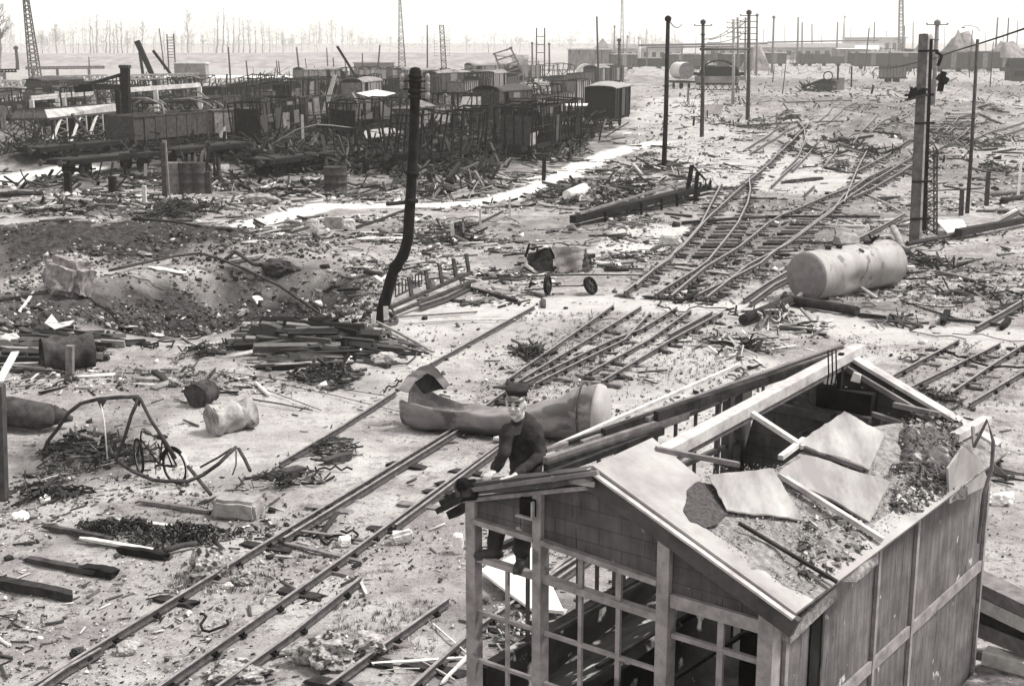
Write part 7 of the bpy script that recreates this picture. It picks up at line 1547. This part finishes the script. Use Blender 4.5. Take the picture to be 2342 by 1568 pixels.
# ------------------------------------------------------------------ ground litter: stones, splinters, shards
def litter(boxes, label, seed, name='rubble'):
    g_ = np.random.default_rng(seed); VS = []; FS = []; TV = []; off = 0
    cube = np.array([(-1, -1, -1), (1, -1, -1), (1, 1, -1), (-1, 1, -1), (-1, -1, 1), (1, -1, 1), (1, 1, 1), (-1, 1, 1)], float)*.5
    cf = np.array([(0, 3, 2, 1), (4, 5, 6, 7), (0, 1, 5, 4), (1, 2, 6, 5), (2, 3, 7, 6), (3, 0, 4, 7)])
    for (x0, y0, x1, y1, n, kind, sc, tones) in boxes:
        px = g_.uniform(x0, x1, n); py = g_.uniform(y0, y1, n); u = (px-CX)/FP; v = (CY-py)/FP; dy = math.cos(PITCH)+v*math.sin(PITCH); dz = -math.sin(PITCH)+v*math.cos(PITCH); t = -HC/dz; X = u*t; Y = dy*t
        cl = fbm(X*.35, Y*.35, 3, 90+seed); keep = g_.random(n) < np.clip(.48+cl*4.5, .03, 1)*(1-.93*np.clip(pathmask(X, Y), 0, 1)); X = X[keep]; Y = Y[keep]; n = len(X); Z = hf(X, Y)
        if kind == 'stone': a = sc*g_.lognormal(0, .55, n); dim = np.stack([a, a*g_.uniform(.5, 1, n), a*g_.uniform(.3, .75, n)], 1); pit = g_.normal(0, .35, n)
        elif kind == 'clod': a = sc*g_.lognormal(0, .5, n); dim = np.stack([a, a*g_.uniform(.6, 1, n), a*g_.uniform(.4, .7, n)], 1); pit = g_.normal(0, .4, n)
        elif kind == 'shard': a = sc*g_.lognormal(0, .5, n); dim = np.stack([a, a*g_.uniform(.35, .8, n), a*.08+.01], 1); pit = g_.normal(0, .25, n)
        else: a = sc*.7*g_.lognormal(0, .85, n); a = np.minimum(a, sc*5); dim = np.stack([a, np.clip(a*g_.uniform(.05, .16, n), .02, .16), np.clip(a*g_.uniform(.03, .08, n), .015, .1)], 1); pit = g_.normal(0, .06, n)*(1+3*(g_.random(n) < .12))
        yaw = np.where(g_.random(n) < .65, 6*fbm(X*.25, Y*.25, 2, 123)+g_.normal(.3, .45, n), g_.uniform(0, 2*math.pi, n)); rol = g_.normal(0, .5 if kind in ('stone', 'clod') else .2, n)
        P = cube[None]*dim[:, None, :]
        if kind in ('stone', 'clod', 'shard'): P = P*(1+g_.uniform(-.42, .25, (n, 8, 1)))
        c, s_ = np.cos(rol)[:, None], np.sin(rol)[:, None]; P = np.stack([P[..., 0], P[..., 1]*c-P[..., 2]*s_, P[..., 1]*s_+P[..., 2]*c], -1)
        c, s_ = np.cos(pit)[:, None], np.sin(pit)[:, None]; P = np.stack([P[..., 0]*c-P[..., 2]*s_, P[..., 1], P[..., 0]*s_+P[..., 2]*c], -1)
        c, s_ = np.cos(yaw)[:, None], np.sin(yaw)[:, None]; P = np.stack([P[..., 0]*c-P[..., 1]*s_, P[..., 0]*s_+P[..., 1]*c, P[..., 2]], -1)
        P[..., 0] += X[:, None]; P[..., 1] += Y[:, None]; P[..., 2] += (Z+dim[:, 2]*(.12 if kind in ('stone', 'clod') else .3)+np.abs(np.sin(pit))*dim[:, 0]*.15)[:, None]
        VS.append(P.reshape(-1, 3)); FS.append((cf[None]+(np.arange(n)*8)[:, None, None]+off).reshape(-1, 4)); off += n*8
        tn = np.array(tones)[g_.integers(0, len(tones), n)]*g_.uniform(.65, 1.25, n); TV.append(np.repeat(tn, 8))
    V_ = np.concatenate(VS); F_ = np.concatenate(FS); T_ = np.concatenate(TV); me = bpy.data.meshes.new(name); me.vertices.add(len(V_)); me.vertices.foreach_set('co', V_.ravel()); nf = len(F_)
    me.loops.add(nf*4); me.loops.foreach_set('vertex_index', F_.ravel()); me.polygons.add(nf); me.polygons.foreach_set('loop_start', np.arange(nf)*4); me.polygons.foreach_set('loop_total', np.full(nf, 4)); me.update()
    at = me.attributes.new('tone', 'FLOAT', 'POINT'); at.data.foreach_set('value', T_.astype(np.float32)); me.materials.append(litm); o = bpy.data.objects.new(name, me); C.objects.link(o); return tag(o, label, kind='stuff')
LT = (.02, .03, .05, .1, .42, .6, .2, .08); DKS = (.02, .03, .05, .09); MX = (.02, .03, .05, .1, .3, .55)
litter([(-320, 440, 1500, 560, 6500, 'split', .38, MX), (-320, 440, 1500, 560, 6500, 'stone', .075, LT), (-320, 560, 900, 760, 13000, 'clod', .07, (.02, .03, .05, .08, .12, .3)), (-320, 560, 900, 760, 420, 'shard', .16, (.4, .6, .1)), (800, 520, 1450, 700, 3200, 'split', .30, MX), (800, 520, 1450, 700, 3500, 'stone', .065, LT),
 (-320, 740, 800, 900, 1500, 'split', .24, MX), (-320, 740, 1100, 900, 3200, 'stone', .042, LT), (1350, 380, 2660, 520, 5500, 'split', .30, MX), (1350, 380, 2660, 520, 5500, 'stone', .07, LT), (1400, 500, 2660, 700, 4500, 'split', .24, MX), (1400, 500, 2660, 700, 5500, 'stone', .05, LT)], 'scattered stones, shards and splinters across the middle yard', 1)
litter([(-320, 880, 1300, 1568, 11000, 'stone', .016, (.03, .06, .1, .2, .5, .6)), (-320, 880, 1300, 1568, 2600, 'split', .09, (.03, .06, .12, .4)), (-320, 880, 1300, 1568, 500, 'split', .11, MX), (-320, 960, 750, 1300, 1800, 'stone', .03, (.03, .05, .1, .4)), (-320, 960, 750, 1260, 420, 'split', .16, DKS), (1100, 760, 2660, 1000, 8000, 'stone', .026, LT), (1100, 760, 2660, 1000, 1200, 'split', .15, MX), (900, 690, 2660, 800, 900, 'stone', .035, LT),
 (2150, 950, 2660, 1568, 900, 'stone', .025, LT), (1100, 1250, 1700, 1568, 1200, 'clod', .04, (.05, .1, .3, .5)), (700, 1380, 1150, 1568, 1300, 'clod', .03, (.06, .12, .3, .5))], 'small stones and chips strewn over the foreground ground', 2)
litter([(1450, 180, 2660, 390, 8000, 'stone', .12, DKS+LT), (1450, 200, 2660, 390, 1500, 'split', .36, MX), (1100, 360, 1500, 450, 2800, 'split', .45, MX), (-320, 400, 1150, 450, 4000, 'split', .45, (.02, .04, .1, .4)), (-320, 400, 1150, 450, 3000, 'stone', .12, LT), (1400, 290, 1750, 400, 1500, 'split', .4, MX)], 'coarse rubble over the far ground of the yard', 3)
# dry grass tufts along the rails
def grass(spots, label, seed):
    rr = random.Random(seed); s = MB(); tv = []
    for (x0, y0, x1, y1, n, h_) in spots:
        for _ in range(n):
            px, py = rr.uniform(x0, x1), rr.uniform(y0, y1); bx, by = G0(px, py); p = Vector((bx, by, hz1(bx, by)-.01)); o0 = len(s.v)
            for _ in range(9):
                a_ = rr.uniform(0, 6.28); q = p+Vector((math.cos(a_), math.sin(a_), 0))*rr.uniform(0, .06); t_ = q+Vector((math.cos(a_)*h_*.6*rr.random(), math.sin(a_)*h_*.6*rr.random(), h_*rr.uniform(.5, 1))); w_ = Vector((-math.sin(a_), math.cos(a_), 0))*.008; s.add([q-w_, q+w_, t_], [(0, 1, 2)])
            tv += [rr.choice((.08, .14, .3, .45))]*(len(s.v)-o0)
    o = s.build('grass', litm); at = o.data.attributes.new('tone', 'FLOAT', 'POINT'); at.data.foreach_set('value', tv); tag(o, label, kind='stuff')
grass([(1180, 715, 1650, 880, 900, .10), (1430, 600, 2000, 690, 500, .12), (380, 1310, 620, 1360, 90, .09), (2050, 800, 2342, 930, 300, .09), (700, 640, 900, 720, 260, .16), (260, 850, 520, 880, 160, .12), (2050, 600, 2342, 730, 350, .12), (760, 1380, 1000, 1500, 160, .07)], 'dry wispy grass between the rails', 4)

ORD = ['first', 'second', 'third', 'fourth', 'fifth', 'sixth', 'seventh', 'eighth', 'ninth', 'tenth', 'eleventh', 'twelfth']
def ordw(i): return ORD[i] if i < 12 else '%dth' % (i+1)
def screenx(o): p = o.location; return p.x/max(p.y, 1)
_by = {}
for o in bpy.data.objects:
    if o.parent is None and o.get('label') and o.type in ('MESH', 'EMPTY'): _by.setdefault(o['label'], []).append(o)
for lb, os_ in _by.items():
    if len(os_) > 1:
        os_.sort(key=screenx)
        for i, o in enumerate(os_): o['label'] = '%s, %s from the left' % (' '.join(lb.split()[:12]).rstrip(','), ordw(i))
for o in bpy.data.objects:
    lb = o.get('label')
    if lb and len(lb.split()) > 16: o['label'] = ' '.join(lb.split()[:16]).rstrip(',')
    for k in ('_o', '_loc'):
        if k in o: del o[k]
